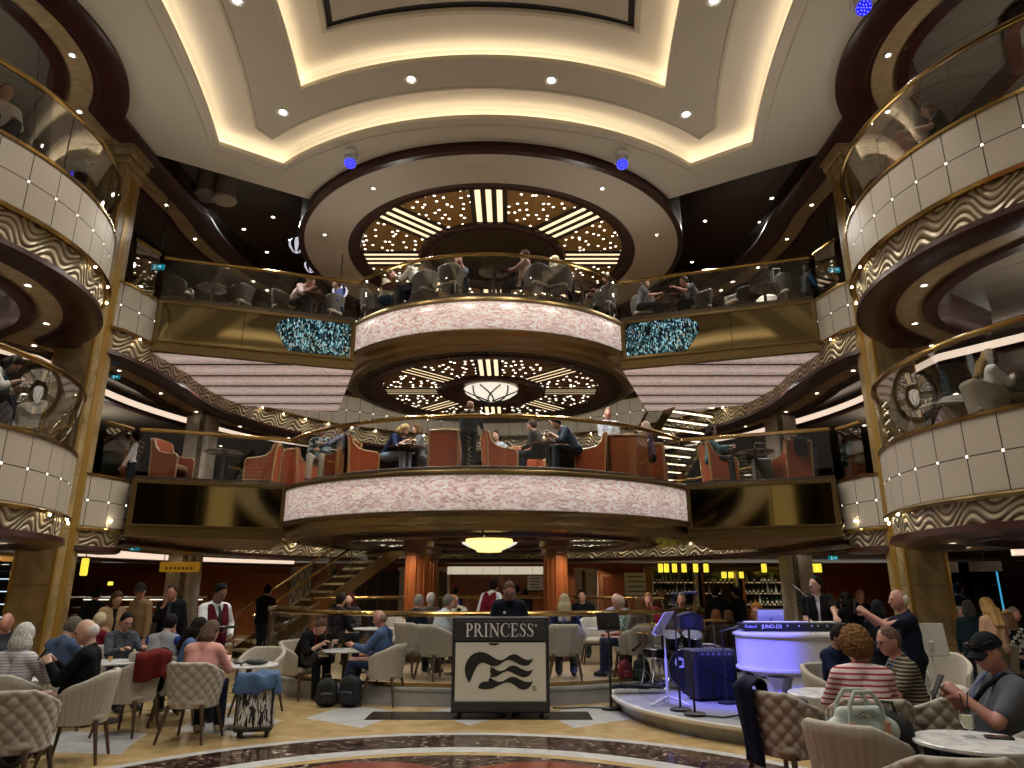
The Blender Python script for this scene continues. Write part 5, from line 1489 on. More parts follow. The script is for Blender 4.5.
def person(label, pos, rz, pose='sit', H=1.72, v=.022, lean=5, yaw=0, pitch=8, roll=0, sk='a', top='#333333', sleeve='long', sleeves_col=None, inner=None, bottom='#20242c', shoe='#1a1a1a',
           hair='short', hc='#4a3a2c', arms=('lap', 'lap'), girth=1.0, twist=0, seat=.47, legs='sit', hem=-.08, extras=(), group=None, skirt=None, stride=0.0, belly=0.0, collar=False, curl=.7):
    K = H / 1.75
    hz = (seat + .085) / K if pose == 'sit' else .93
    P0 = V3(0, .03 if pose == 'sit' else 0, hz)
    RT = rotz(rad(twist)) @ rotx(-rad(lean))
    tt = lambda x, y, z: P0 + RT @ V3(x, y, z)
    g = girth
    torso = [('c', tt(-.07, 0, .0), .112 * g, tt(.07, 0, .0), .112 * g)]
    for sx in (-1, 1):
        torso += [('c', tt(sx * .062, .012 + belly * .5, .06), (.104 + belly * .5) * g, tt(sx * .07, .008, .27), .108 * g), ('c', tt(sx * .07, .008, .27), .108 * g, tt(sx * .092, -.006, .40), .088 * g),
                  ('c', tt(0, -.012, .468), .062, tt(sx * .158, -.012, .438), .060)]
    if belly: torso.append(('c', tt(0, .07, .08), .09 + belly, tt(0, .05, .16), .09 + belly * .8))
    neckp = [('c', tt(0, -.01, .47), .06, tt(0, .012, .585), .052)]
    HP = tt(0, .012, .553); RH = RT @ rotz(rad(yaw)) @ roty(rad(roll)) @ rotx(-rad(pitch - lean * .7))
    hh = lambda x, y, z: HP + RH @ V3(x, y, z)
    head = [('e', hh(0, .012, .118), RH.tolist(), (.075, .095, .112)), ('e', hh(0, .038, .075), RH.tolist(), (.062, .07, .085)), ('c', hh(0, .075, .03), .028, hh(0, .06, .05), .045),
            ('c', hh(0, .105, .118), .011, hh(0, .124, .088), .0155, .01), ('c', hh(-.03, .092, .138), .012, hh(.03, .092, .138), .012, .014), ('c', hh(-.018, .1, .056), .009, hh(.018, .1, .056), .009, .01)]
    for sx in (-1, 1): head.append(('e', hh(sx * .076, .005, .1), RH.tolist(), (.013, .022, .034)))
    # arms
    sh = {}; el = {}; wr = {}; arm_sk = []
    for i, sx in ((0, -1), (1, 1)):
        a = arms[i]
        tg = HAND_POSES[a][0 if pose == 'sit' else 1] if isinstance(a, str) else a
        tg = V3(tg[0] * (sx if isinstance(a, str) else 1), tg[1], tg[2])
        if pose == 'sit' and isinstance(a, str): tg = V3(tg[0], tg[1], tg[2] - .53 + hz)
        if isinstance(a, str): tg = rotz(rad(twist)) @ tg + (V3(0, math.sin(rad(lean)) * .2, 0))
        sh[sx] = tt(sx * .178, -.012, .425)
        hint = V3(sx * .7, -.5, -1.0)
        el[sx], wr[sx] = ik(sh[sx], tg, .285, .25, hint)
        arm_sk += [('c', sh[sx], .053 * g, el[sx], .041), ('c', el[sx], .043, wr[sx], .028)]
    # legs
    leg = []; kn = {}; an = {}
    for sx in (-1, 1):
        hp = P0 + V3(sx * .088, 0, -.01)
        if pose == 'sit':
            ax_ = sx * (.13 if legs != 'cross' else .06)
            kn[sx] = P0 + V3(sx * .13, .43, -.01 + (.02 if legs == 'sit' else .05)); an[sx] = V3(ax_, kn[sx][1] + (.02 if legs == 'sit' else .16 if legs == 'out' else -.12), .085)
            d = an[sx] - kn[sx]; l_ = np.linalg.norm(d)
        else:
            an[sx] = V3(sx * .1, sx * stride * .5, .085); kn[sx], an[sx] = ik(hp, an[sx], .43, .42, V3(0, 1, 0))
        leg += [('c', hp, .09 * g, kn[sx], .062), ('c', kn[sx], .062, an[sx] + V3(0, -.0, .0), .042)]
    body = torso + neckp + head + arm_sk + leg
    for sx in (-1, 1): body += [('c', an[sx] + V3(0, -.02, -.035), .038, an[sx] + V3(sx * .015, .13, -.05), .03)]
    parts = [poly(body, v, k=.022)]
    hv = .0055 if v < .013 else .009
    for i, sx in ((0, -1), (1, 1)):
        f = unit(wr[sx] - el[sx]); a = arms[i]
        up = V3(0, 0, 1) if a in ('lap', 'table', 'arm', 'reach') else V3(sx * .9, 0, .3) if a in ('phone', 'film', 'clasp') else V3(sx, 0, 0) if a in ('down', 'hip') else V3(0, -.3, -1) if a == 'tray' else V3(sx, -.3, .3)
        if a in ('table', 'lap'): f = unit(f + V3(0, .3, .3))
        parts.append(hand(wr[sx], f, up, sx, curl if a not in ('phone', 'film') else 1.25, hv))
    sz = K
    root = mesh_obj('person', parts, skin(sk), None, pos, rz, sz)
    tag(root, label, 'person', group)
    # clothes
    infl = .013
    def grow(ps, e): return [('c', p[1], p[2] + e, p[3], p[4] + e) + tuple(p[5:]) for p in ps]
    tp = grow(torso, infl) + [('c', tt(0, -.012, .455), .075, tt(0, -.006, .515), .064, .015)]
    slv = []
    for sx in (-1, 1):
        if sleeve == 'long': slv += [('c', sh[sx], .066 * g, el[sx], .055), ('c', el[sx], .056, el[sx] + (wr[sx] - el[sx]) * .93, .043)]
        elif sleeve == 'short': slv += [('c', sh[sx], .067 * g, sh[sx] + (el[sx] - sh[sx]) * .68, .06)]
    hem_c = (tt(0, 0, hem), RT @ V3(0, 0, -1)); neck_c = (tt(0, -.01, .535), RT @ V3(0, .55, 1))
    if inner is not None:
        mesh_obj('shirt', [poly(tp, v, [hem_c, neck_c], .02)], cloth(inner), root, scale=sz)
        jp = [(q[0], q[1], q[2] + .014, q[3], q[4] + .014) for q in torso]; jp = grow(torso, .026)
        o1 = poly(jp + slv, v, [hem_c, neck_c, (tt(.045, 0, 0), RT @ V3(-1, -.22, 0))], .02); o2 = poly(jp + slv, v, [hem_c, neck_c, (tt(-.045, 0, 0), RT @ V3(1, -.22, 0))], .02)
        mesh_obj('jacket', [o1, o2], cloth(top), root, scale=sz)
    elif sleeves_col:
        mesh_obj('shirt', [poly(tp, v, [hem_c, neck_c], .02)], cloth(top), root, scale=sz)
        for q in (0, 1): mesh_obj('sleeve', [poly(slv[q * len(slv) // 2:(q + 1) * len(slv) // 2], v, (), .02)], cloth(sleeves_col), root, scale=sz)
    else:
        mesh_obj('shirt', [poly(tp + slv, v, [hem_c, neck_c], .02)], cloth(top), root, scale=sz)
    if collar: mesh_obj('collar', [poly([('c', tt(0, -.015, .49), .073, tt(0, -.0, .525), .066)], v * .7, [(tt(0, 0, .535), RT @ V3(0, -.2, 1)), (tt(0, .085, .5), RT @ V3(0, 1, .4))], .01)], cloth(collar), root, scale=sz)
    lp = grow(torso[:1], .012) + [('c', p[1], p[2] + .012, p[3], p[4] + (.012 if i % 2 == 0 else .024)) for i, p in enumerate(leg)]
    mesh_obj('trousers', [poly(lp, v, [(P0 + V3(0, 0, .06), V3(0, 0, 1))], .02)], cloth(bottom), root, scale=sz)
    for sx in (-1, 1):
        a = an[sx]; mesh_obj('shoe', [poly([('c', a + V3(0, -.035, -.03), .047, a + V3(sx * .012, .14, -.045), .04), ('c', a + V3(0, -.02, .01), .046, a + V3(0, 0, -.03), .05)], min(v, .014), [(V3(0, 0, .001), V3(0, 0, -1))], .02)], pm(shoe, .5), root, scale=sz)
    # hair
    hcm = hair_mat(hc)
    E_ = lambda c, r: ('e', hh(*c), RH.tolist(), r)
    nrm = lambda a, b, c: RH @ V3(a, b, c)
    hv2 = min(v, .013)
    if hair in ('short', 'long', 'curly', 'bob', 'bun', 'thin'):
        e = {'short': .012, 'thin': .006, 'long': .02, 'bob': .022, 'curly': .05, 'bun': .014}[hair]
        hp_ = [E_((0, -.002, .124), (.078 + e, .096 + e * .8, .112 + e))]
        cut = [(hh(0, .052, .15), nrm(0, .86, -.5)), (hh(0, -.05, .012), nrm(0, .35, -1))]
        pp = [poly(hp_, hv2, cut, .02, .02 if hair == 'curly' else .006)]
        if hair in ('long', 'bob'):
            q = [E_((0, -.03, .075), (.1, .088, .135)), E_((0, -.03, .02), (.115, .085, .085))]
            fc = [(hh(0, .045, .1), nrm(0, 1, -.1)), (hh(0, 0, -.05 if hair == 'bob' else -.3), nrm(0, .3, -1))]
            if hair == 'long': q += [('c', hh(-.05, -.085, .02), .062, hh(-.06, -.12, -.2), .045), ('c', hh(.05, -.085, .02), .062, hh(.06, -.12, -.2), .045), ('c', hh(-.075, .0, .06), .04, hh(-.09, .02, -.13), .03), ('c', hh(.075, .0, .06), .04, hh(.09, .02, -.13), .03)]
            pp.append(poly(q, hv2, fc, .03, .009))
        if hair == 'bun': pp.append(poly([('c', hh(0, -.12, .15), .045, hh(0, -.125, .16), .045)], hv2, (), .02, .004))
        mesh_obj('hair', pp, hcm, root, scale=sz)
    elif hair == 'bald':
        mesh_obj('hair', [poly([E_((0, -.012, .105), (.082, .096, .085))], hv2, [(hh(0, 0, .145), nrm(0, .25, 1)), (hh(0, .0, .03), nrm(0, .0, -1)), (hh(0, .02, .1), nrm(0, 1, 0))], .01)], hcm, root, scale=sz)
    if v < .02:
        for sx in (-1, 1):
            mb = MB(); mb.sphere(hh(sx * .031, .1, .118) * sz, .0105, 10, 8); obj('eye', mb, pm('#20140e', .2), root)
        mb = MB(); mb.sphere(hh(0, .108, .055) * sz, (.024, .006, .005), 10, 6, Matrix(RH.tolist())); obj('mouth', mb, pm('#8a4a40', .5), root)
    A = dict(by=.03 + belly * 1.6 + (g - 1) * .15, hh=lambda *a: hh(*a) * sz, RH=RH, tt=lambda *a: tt(*a) * sz, RT=RT, wr={k: wr[k] * sz for k in wr}, el={k: el[k] * sz for k in el}, sz=sz, an=an, v=v)
    for ex in extras: ex(root, A)
    root['_'] = 0; del root['_']
    PEOPLE[label] = (root, A)
    return root
PEOPLE = {}
def glasses(root, A):
    mb = MB(); hh = A['hh']
    for sx in (-1, 1):
        mb.tube([hh(sx * .033 + .024 * math.cos(a * PI / 6), .124, .116 + .019 * math.sin(a * PI / 6)) for a in range(12)], .0028, 6, True)
        mb.tube([hh(sx * .057, .122, .12), hh(sx * .082, .06, .118), hh(sx * .084, .0, .11)], .0028, 6)
    mb.tube([hh(-.009, .126, .118), hh(0, .129, .121), hh(.009, .126, .118)], .0028, 6)
    obj('glasses', mb, M['black'], root)
def cap(col, brim=True, shades=False):
    def f(root, A):
        hh, RH = A['hh'], A['RH']
        P, Q = poly([('e', hh(0, .0, .135) / A['sz'], RH.tolist(), (.094, .114, .118))], .012, [(hh(0, 0, .14) / A['sz'], RH @ V3(0, .12, -1))], .01)
        c_ = mesh_obj('cap', [(P, Q)], cloth(col), root, scale=A['sz'])
        mb = MB(); mb.grid(lambda u, w: hh((u - .5) * .17 * (1 - .25 * w ** 2), .075 + .1 * w * math.cos((u - .5) * 1.8), .168 - .025 * w - .12 * (u - .5) ** 2), 10, 5)
        mb.grid(lambda u, w: hh((.5 - u) * .17 * (1 - .25 * w ** 2), .075 + .1 * w * math.cos((u - .5) * 1.8), .156 - .025 * w - .12 * (u - .5) ** 2), 10, 5)
        obj('brim', mb, cloth(col), c_)
        if shades:
            mb = MB()
            for sx in (-1, 1): mb.sphere(hh(sx * .036, .107, .2), (.032, .014, .02), 12, 8, Matrix(RH.tolist()))
            mb.tube([hh(sx * .09, y, .2) for sx, y in ((-1, 0), (-.8, .07))], .004, 6); mb.tube([hh(.09, 0, .2), hh(.072, .07, .2)], .004, 6)
            obj('sunglasses', mb, pm('#0a0a0c', .1), c_)
    return f
def moustache(root, A):
    hh = A['hh']; mb = MB(); mb.sphere(hh(0, .116, .07), (.03, .01, .009), 10, 6, Matrix(A['RH'].tolist())); obj('moustache', mb, pm('#17110d', .7), root)
def beard(col):
    def f(root, A):
        mesh_obj('beard', [poly([('e', A['hh'](0, .055, .035) / A['sz'], A['RH'].tolist(), (.06, .06, .055))], .012, [(A['hh'](0, .05, .062) / A['sz'], A['RH'] @ V3(0, .2, 1))], .01)], pm(col, .8), root, scale=A['sz'])
    return f
def lanyard(col):
    def f(root, A):
        tt = A['tt']; b = A['by']; mb = MB(); mb.tube([tt(-.07, .03, .52), tt(-.06, .1 + b * .3, .42), tt(-.03, .125 + b * .6, .3), tt(0, .13 + b, .18)], .005, 6); mb.tube([tt(.07, .03, .52), tt(.06, .1 + b * .3, .42), tt(.03, .125 + b * .6, .3), tt(0, .13 + b, .18)], .005, 6); obj('lanyard', mb, pm(col, .6), root)
    return f
def badge(root, A):
    tt = A['tt']; mb = MB(); mb.cyl(tt(.07, .118, .35), tt(.07, .135, .35), .02, n=14); obj('badge', mb, M['white'], root)
def tie(root, A):
    tt = A['tt']; mb = MB(); mb.tube([tt(0, .085, .47), tt(0, .125, .4), tt(0, .14, .22)], .02, 6, rs=[.016, .02, .028]); obj('tie', mb, M['black'], root)
def vest(col):
    def f(root, A):
        sz = A['sz']; tt = lambda *a: A['tt'](*a) / sz
        RT = A['RT']
        pr = [('c', tt(-.07, 0, .0), .142, tt(.07, 0, .0), .142)]
        for sx in (-1, 1): pr += [('c', tt(sx * .062, .012, .06), .135, tt(sx * .07, .008, .27), .138), ('c', tt(sx * .07, .008, .27), .138, tt(sx * .085, -.006, .40), .112), ('c', tt(sx * .085, -.006, .4), .1, tt(sx * .1, -.01, .44), .085)]
        base = [(tt(0, 0, -.06), RT @ V3(0, 0, -1)), (tt(0, 0, .5), RT @ V3(0, 0, 1)), (tt(.165, 0, .4), RT @ V3(1, 0, 0)), (tt(-.165, 0, .4), RT @ V3(-1, 0, 0))]
        a = poly(pr, A['v'], base + [(tt(.0, .1, .28), RT @ V3(-1, .32, .42))], .02); b = poly(pr, A['v'], base + [(tt(.0, .1, .28), RT @ V3(1, .32, .42))], .02)
        mesh_obj('waistcoat', [a, b], cloth(col), root, scale=sz)
    return f
def scarf_strap(col):
    def f(root, A):
        tt = A['tt']; mb = MB()
        b = A['by']; pts = [tt(-.13, -.08, .5), tt(-.11, .03, .51), tt(-.085, .1 + b * .4, .42), tt(-.02, .125 + b * .7, .3), tt(.08, .13 + b, .15), tt(.16, .08 + b * .6, .03)]
        mb.tube(pts, .018, 8); obj('shoulder_strap', mb, cloth(col), root)
    return f
def watch(root, A):
    e, w = A['el'][1], A['wr'][1]; d = unit(w - e); mb = MB(); mb.tube([w - d * .035, w - d * .012], .037, 14); obj('watch', mb, M['black'], root)
def held(mbf, name, label, cat, root, off):
    """a thing held in the hand: stays top-level"""
    pass
# ------------------------------------------------------------------ people on the main deck
def chair_pos(k, back=.0):
    x, y, z, rz = CH[k]; return (x, y, z), rz
NEAR, MID, FAR = .0105, .015, .022
W_STR = stripes('#d8d4d4', '#a6a2a8', .028, .7); R_STR = stripes('#9c4450', '#d4c2be', .042, .62); G_STR = stripes('#8c826c', '#37332d', .03, .66)
PINKK = pm('#c8948a', .9, 0, 'pink_knit', .25, 45, .5, 90); FLOR = plaid('#b8c4bc', '#6e8c7c', .05); PLD = plaid('#23262c', '#3c4450', .03); BWH = plaid('#d8d8d4', '#141414', .06)
SHST = stripes('#c8ccd4', '#2a3244', .02, .5, 0); BLUEP = plaid('#1c2a5c', '#7c8cb8', .04)
def sitp(key, label, **kw):
    p, rz = chair_pos(key); x, y, z = p
    return person(label, (x, y, z), rz + kw.pop('turn', 0), 'sit', **kw)
sitp('a2', 'white haired woman in a striped top seen from behind at the left edge', v=NEAR, H=1.66, top=W_STR, hair='bob', hc='#c9c8c6', bottom='#2a2a30', yaw=20, arms=('table', 'table'), sk='e')
sitp('a3', 'grey haired man in a grey blue polo shirt with his back to us', v=MID, H=1.74, top='#41506a', sleeve='short', hc='#5e564e', pitch=28, arms=('table', 'table'), lean=10)
sitp('a4', 'bald white fringed man in a black sweater holding a phone', v=NEAR, H=1.78, top='#0c0c0e', bottom='#121216', hair='bald', hc='#d8d4cc', yaw=14, pitch=16, arms=('phone', 'phone'), lean=-2, belly=.03, girth=1.06, sk='e')
sitp('a6', 'dark haired man in glasses and dark plaid shirt behind the red coat', v=MID, H=1.7, top=PLD, hc='#15110f', pitch=18, arms=('table', 'table'), extras=(glasses,))
sitp('a7', 'black haired man in a grey raglan shirt with blue sleeves, back to us', v=MID, H=1.75, top='#83868c', sleeves_col='#22357c', hc='#121012', arms=('chin', 'chin'), lean=16, pitch=20, girth=1.08)
sitp('a8', 'person with white blond hair in a maroon top beside the left column', v=FAR, H=1.68, top='#5e1022', hair='short', hc='#c8b896', arms=('table', 'table'), lean=12)
sitp('a9', 'woman in a pink knitted sweater with her back to us', v=NEAR, H=1.66, top=PINKK, hair='bob', hc='#5c4a3e', bottom='#1c2236', shoe='#b0a48c', arms=('table', 'table'), lean=14, yaw=-20, pitch=22, girth=1.1)
sitp('a11', 'woman with long dark curly hair in a denim blue top', v=MID, H=1.64, top='#4a6284', hair='long', hc='#1c1614', arms=('table', 'table'), lean=12, pitch=15, sk='b')
sitp('c1', 'woman in a black jacket and red top leaning over the round table', v=NEAR, H=1.68, top='#0e0e10', inner='#8a1220', bottom='#101014', hair='bun', hc='#5a463a', arms=('table', 'table'), lean=30, yaw=-15, pitch=40, girth=1.08, shoe='#20201f', sk='e')
sitp('c2', 'man in a blue hooded top and jeans seated side on', v=NEAR, H=1.76, top='#43587a', bottom='#283650', hair='bald', hc='#8a7a6a', arms=('table', 'lap'), lean=4, pitch=16, sk='c', shoe='#3c3c40', girth=1.06, legs='out')
def std(px, D, dx, dy, label, H, z=0.0, **kw):
    return person(label, (X(px, D, 600), D, z), face(dx, dy), 'stand', H=H, **kw)
def seat_at(px, D, dx, dy, label, z=0.0, py=640, **kw):
    return person(label, (X(px, D, py), D, z), face(dx, dy), 'sit', **kw)
seat_at(4, 10.6, .6, -1, 'ruddy bald man in grey at the left edge behind the white haired woman', v=FAR, top='#3a3a40', hair='bald', hc='#8a8078', sk='c')
std(216, 10.5, .75, -.55, 'waiter in a maroon waistcoat and white shirt carrying a tray', 1.77, v=MID, top='#d6dade', bottom='#16161a', hc='#0e0c0c', sk='d', pitch=26, arms=('hip', 'tray'), extras=(vest('#4c0f1c'), tie), lean=2)
std(26, 14.2, -.8, .3, 'standing person in black half hidden left of the left marble column', 1.74, v=FAR, top='#0c0c10', hc='#14100e', arms=('down', 'clasp'))
std(93, 14.0, .1, 1, 'standing person in black right behind the left marble column', 1.72, v=FAR, top='#0b0b0d', hc='#171210', arms=('down', 'clasp'))
std(114, 12.3, .75, -.6, 'standing woman in a beige jacket with brown hair beside the display counter', 1.64, v=FAR, top='#9c8264', inner='#16161a', hair='bob', hc='#4a3220', pitch=20, arms=('clasp', 'clasp'))
std(143, 12.5, -.45, -.9, 'standing man in a tan jacket and dark cap before the display counter', 1.78, v=FAR, top='#7c6648', inner='#8c7a64', hc='#3a2c20', yaw=40, arms=('down', 'clasp'), extras=(cap('#1e1c1c'),), sk='c')
std(173, 12.7, .1, -1, 'standing man in a black hooded jacket and grey tee shirt with a shoulder strap', 1.76, v=FAR, top='#101014', inner='#4a5058', hair='thin', hc='#3a2a20', pitch=14, arms=('down', 'chin'), sk='c')
std(337, 19.5, 1, .2, 'dark clothed person standing beneath the left staircase', 1.6, v=FAR, top='#15151a', hc='#1a1412')
std(265, 17.2, .3, 1, 'person in black standing beside the left staircase', 1.78, v=FAR, top='#0a0a0c', hc='#14100e', girth=1.15)
# lounge platform
sitp('p2', 'grey haired man in a white shirt seated on the platform left of the lectern', v=MID, H=1.72, top='#b4bcc4', hc='#6e6862', hair='thin', arms=('table', 'table'), lean=14, girth=1.08)
sitp('p1', 'man in a navy top seated behind the hooded man', v=FAR, H=1.68, top='#161c2c', hair='thin', hc='#9a948c')
seat_at(428, 14.0, .2, 1, 'grey headed person seated between the wood columns and the white shirted man', PZ, v=FAR, top='#4a4440', hc='#a8a098')
seat_at(461, 15.2, -.5, -.8, 'white haired man in a black waistcoat and white shirt behind the brass rail', PZ, v=FAR, top='#d4d4d0', hair='bald', hc='#dcd8d0', H=1.8, extras=(vest('#0e0e10'),), sk='c', lean=20, pitch=25)
std(487, 14.2, .5, .9, 'waiter in a red waistcoat bending beside the lectern', 1.66, PZ, v=FAR, top='#cfd2d6', hc='#151010', extras=(vest('#6a1420'),), lean=25, bottom='#141416', sk='d')
seat_at(349, 15.0, -.2, -1, 'person with dark red hair seated beyond the handrail at left', PZ, v=FAR, top='#2a2024', hair='bob', hc='#3c1410')
seat_at(334, 13.6, .5, .9, 'person in dark clothes seated on the platform behind the leaning woman', PZ, v=FAR, top='#1c1c24', hc='#2a1e18')
std(509, 10.86, .05, -1, 'bald man in a navy jacket standing behind the lectern looking down', 1.82, v=MID, top='#10131f', hair='thin', hc='#5a4638', pitch=34, arms=((-.15, .26, 1.0), (.15, .26, 1.0)), extras=(badge, glasses), lean=5, sk='c')
std(455, 24.2, .2, 1, 'figure in black standing in the serving opening, left', 1.72, v=FAR, top='#0d0d0f', hc='#100c0a')
std(517, 24.0, .1, 1, 'man in a cream shirt standing in the serving opening', 1.78, v=FAR, top='#c8b48c', hc='#18120e')
std(526, 23.6, -.2, 1, 'person in dark grey standing beside the cream shirted man', 1.66, v=FAR, top='#23282c', hc='#14100e', hair='bob')
sitp('p3', 'woman with long grey blond hair in a navy and blue top, back to us', v=MID, H=1.68, top='#1b1f3a', sleeves_col='#2a3a8a', hair='long', hc='#a49878', arms=('table', 'table'), girth=1.06, lean=6)
seat_at(584, 16.4, -.2, -1, 'person with black hair in black behind the grey blond woman', PZ, v=FAR, top='#0e0e12', hc='#100e0e', H=1.85, girth=1.15)
seat_at(619, 13.9, -.3, -1, 'pink faced bald man seated at the platform table', PZ, v=FAR, top='#7a7488', hair='bald', hc='#b8a898', sk='c', arms=('table', 'table'))
sitp('p4', 'woman in a pale green floral blouse leaning at the platform table', v=MID, H=1.66, top=FLOR, sleeve='short', hair='short', hc='#b09a8a', arms=('lap', 'table'), lean=12, sk='c', bottom='#16203a')
seat_at(651, 14.4, -.2, -1, 'ginger haired woman in a red top behind the brass rail', PZ, v=FAR, top='#8e1430', hair='short', hc='#8a6038', arms=('chin', 'chin'), sk='c')
sitp('p5', 'brown haired person in a grey brown jacket seated beside the drum kit', v=MID, H=1.58, top='#5c5048', hair='bob', hc='#5a3c24', lean=10)
seat_at(684, 14.6, -.2, -1, 'pale faced person seated behind the microphone stand', PZ, v=FAR, top='#3a3430', hair='thin', hc='#7a6a5a', sk='c')
std(659, 19.0, .55, -1, 'bald man in a dark suit near the printed notice board', 1.72, v=FAR, top='#17181c', inner='#a8a8ac', hair='thin', hc='#6a5a4a', sk='c', pitch=18)
std(689, 17.0, .7, -.2, 'woman with black hair in black near the bar', 1.62, v=FAR, top='#0e0e10', hair='long', hc='#0c0a0a', arms=('clasp', 'clasp'))
std(716, 16.4, .1, 1, 'first of three dark figures standing at the bar', 1.74, v=FAR, top='#0c0c0e', hc='#14100e')
std(727, 17.2, .2, 1, 'middle of three dark figures standing at the bar, long brown hair', 1.76, v=FAR, top='#141214', hair='long', hc='#4c3824')
std(740, 16.8, -.5, .6, 'last of three dark figures standing at the bar, turned left', 1.72, v=FAR, top='#0f0f12', hc='#1a1412', sk='b')
seat_at(761, 13.2, -.6, -1, 'ginger haired person in glasses seated behind the laptop', 0, v=FAR, top='#5a5870', hc='#a06a30', hair='bob', H=1.88, extras=(glasses,), sk='c', arms=('chin', 'table'))
seat_at(719, 13.4, .1, 1, 'brown haired head above the drum kit, left of two', 0, v=FAR, top='#2a221c', hair='bob', hc='#5c361c', H=1.6)
seat_at(731, 13.8, .2, 1, 'brown haired head above the drum kit, right of two', 0, v=FAR, top='#2a221c', hair='bob', hc='#46301e', H=1.56)
# stage and right side
std(817, 10.75, -.35, -1, 'dark moustached singer in an open black shirt over a white vest at the keyboard', 1.66, .2, v=NEAR, top='#101012', inner='#b8b8c2', sleeve='short', hc='#12100e', yaw=-45, pitch=-2, arms=('reach', 'clasp'), extras=(moustache,), bottom='#0e0e10')
std(838, 13.4, .4, -1, 'person with dark hair and a pale top seen right behind the singer', 1.56, v=FAR, top='#a89c8c', hair='bob', hc='#1c1614', pitch=25)
std(849, 12.6, -.3, 1, 'woman with long black hair in black between singer and marble column', 1.62, v=FAR, top='#0c0c0e', hair='long', hc='#0c0a0a')
std(858, 14.4, .1, -1, 'bald man in black standing left of the right marble column', 1.68, v=FAR, top='#0c0d12', hair='bald', hc='#3a2c24', sk='c')
std(877, 10.4, .4, 1, 'dark figure with black hair next to the filming man', 1.52, v=FAR, top='#14161e', hc='#0e0c0c', hair='bob')
std(906, 8.5, -1, .25, 'white haired man in navy filming with a raised phone', 1.68, v=NEAR, top='#101626', bottom='#0e1018', hair='bald', hc='#d8d0c4', yaw=5, pitch=4, arms=('film', 'film'), sk='c', belly=.02)
sitp('r11', 'person in navy with dark hair half hidden behind the curly haired woman', v=MID, H=1.62, top='#111a34', hc='#17120f', pitch=25, arms=('table', 'table'), sk='b')
sitp('r4', 'woman with curly auburn hair in a red and white striped top, back to us', v=NEAR, H=1.72, top=R_STR, hair='curly', hc='#7a5834', arms=('table', 'table'), lean=8, yaw=10, bottom='#1a1e2c', sk='e', girth=1.04)
person('man in glasses and a striped polo shirt beside the curly haired woman', (X(917, 6.7, 690), 6.7, 0), face(-1, .2), 'sit', v=NEAR, H=1.74, top=G_STR, sleeve='short', hair='thin', hc='#6a5648', arms=('table', 'table'), lean=10, pitch=12, yaw=14, bottom='#16203c', extras=(glasses, lanyard('#3c5ca8')), sk='c', belly=.03, girth=1.1)
person('man in a dark cap and grey tee shirt looking at his phone', (X(1002, 5.42, 690), 5.42, 0), face(-1, .08), 'sit', v=NEAR, H=1.76, top=pm('#5a5e66', .9, 0, 'heather_cloth', .25, 60), sleeve='short', hair='thin', hc='#8a7a6c', arms=('phone', 'phone'), lean=-4, pitch=24, yaw=10, bottom='#14171f', extras=(cap('#16181c', True, True), lanyard('#4c6cb0'), scarf_strap('#121216'), watch), sk='c', belly=.05, girth=1.12)
std(968, 11.2, .35, 1, 'grey haired person in a dark teal coat right of the marble column', 1.5, v=FAR, top='#16262c', hc='#4a4844', hair='bob', girth=1.15)
sitp('r9', 'grey haired man in a dark suit jacket seated facing us at right', v=FAR, H=1.74, top='#121216', inner='#a8a8a8', hair='thin', hc='#8a8480', arms=('lap', 'lap'), sk='c')
seat_at(957, 13.4, .3, 1, 'grey haired person in white seen from behind in the far right seats', 0, v=FAR, top='#bcbab4', hc='#7a7268', H=1.74)
std(957, 15.5, .6, .3, 'bald man in black standing before the blue screen shop', 1.8, v=FAR, top='#0b0b0d', hair='thin', hc='#2a2018', arms=('clasp', 'clasp'), sk='b')
seat_at(972, 14.4, -.3, -1, 'bald pink faced man seated behind the man in the suit jacket', 0, v=FAR, top='#20242e', hair='bald', hc='#5a4a40', sk='c', H=1.84)
person('woman with long blonde hair in a peach blouse, back to us at right', (X(997, 10.7, 640), 10.7, 0), face(-.3, 1), 'stand', v=MID, H=1.55, top='#b08a6c', sleeve='short', hair='long', hc='#b8925c', arms=('clasp', 'down'), bottom='#6a624e', lean=4)
sitp('r10', 'blonde woman in a black and white top at the right edge', v=FAR, H=1.7, top=BWH, hair='long', hc='#b08c5a')
seat_at(1012, 13.4, .5, -1, 'pink faced person seated at the far right behind the blonde woman', 0, v=FAR, top='#2a2a30', hair='thin', hc='#8a7a70', sk='c', H=1.74)
# ------------------------------------------------------------------ middle deck
def s6(px, D, dx, dy, label, **kw):
    x, y, z = at_d(px, 465, D); kw.setdefault('v', FAR); return person(label, (x, y, ZS6 if D < 16.9 else Z6), face(dx, dy), kw.pop('pose', 'sit'), **kw)
s6(134, 17.0, -.5, -.2, 'waiter in a dark waistcoat on the middle deck beside the left column', pose='stand', H=1.72, top='#b8b4b0', hc='#141010', extras=(vest('#2a1418'),), sk='b')
s6(319, 15.2, .1, -1, 'person in a black and white patterned top near the left bridge rail', top=plaid('#16202a', '#8a9a9c', .08), hc='#17110e', bottom='#b8b0a0', sk='b', arms=('clasp', 'clasp'), H=1.7)
s6(346, 15.0, -.9, .3, 'man in a blue patterned shirt leaning on an orange armchair', top=BLUEP, hc='#221a16', arms=('reach', 'lap'), H=1.76)
s6(385, 14.7, .95, -.3, 'blond person leaning forward in navy with pale jeans on the lower balcony', top='#17203e', hair='bob', hc='#a08a5c', bottom='#8ca0bc', lean=32, pitch=30, arms=('table', 'table'), H=1.74)
s6(421, 15.0, -.95, -.2, 'person in grey with brown hair facing the blond person', top='#54585c', hc='#5a4028', hair='bob', H=1.7)
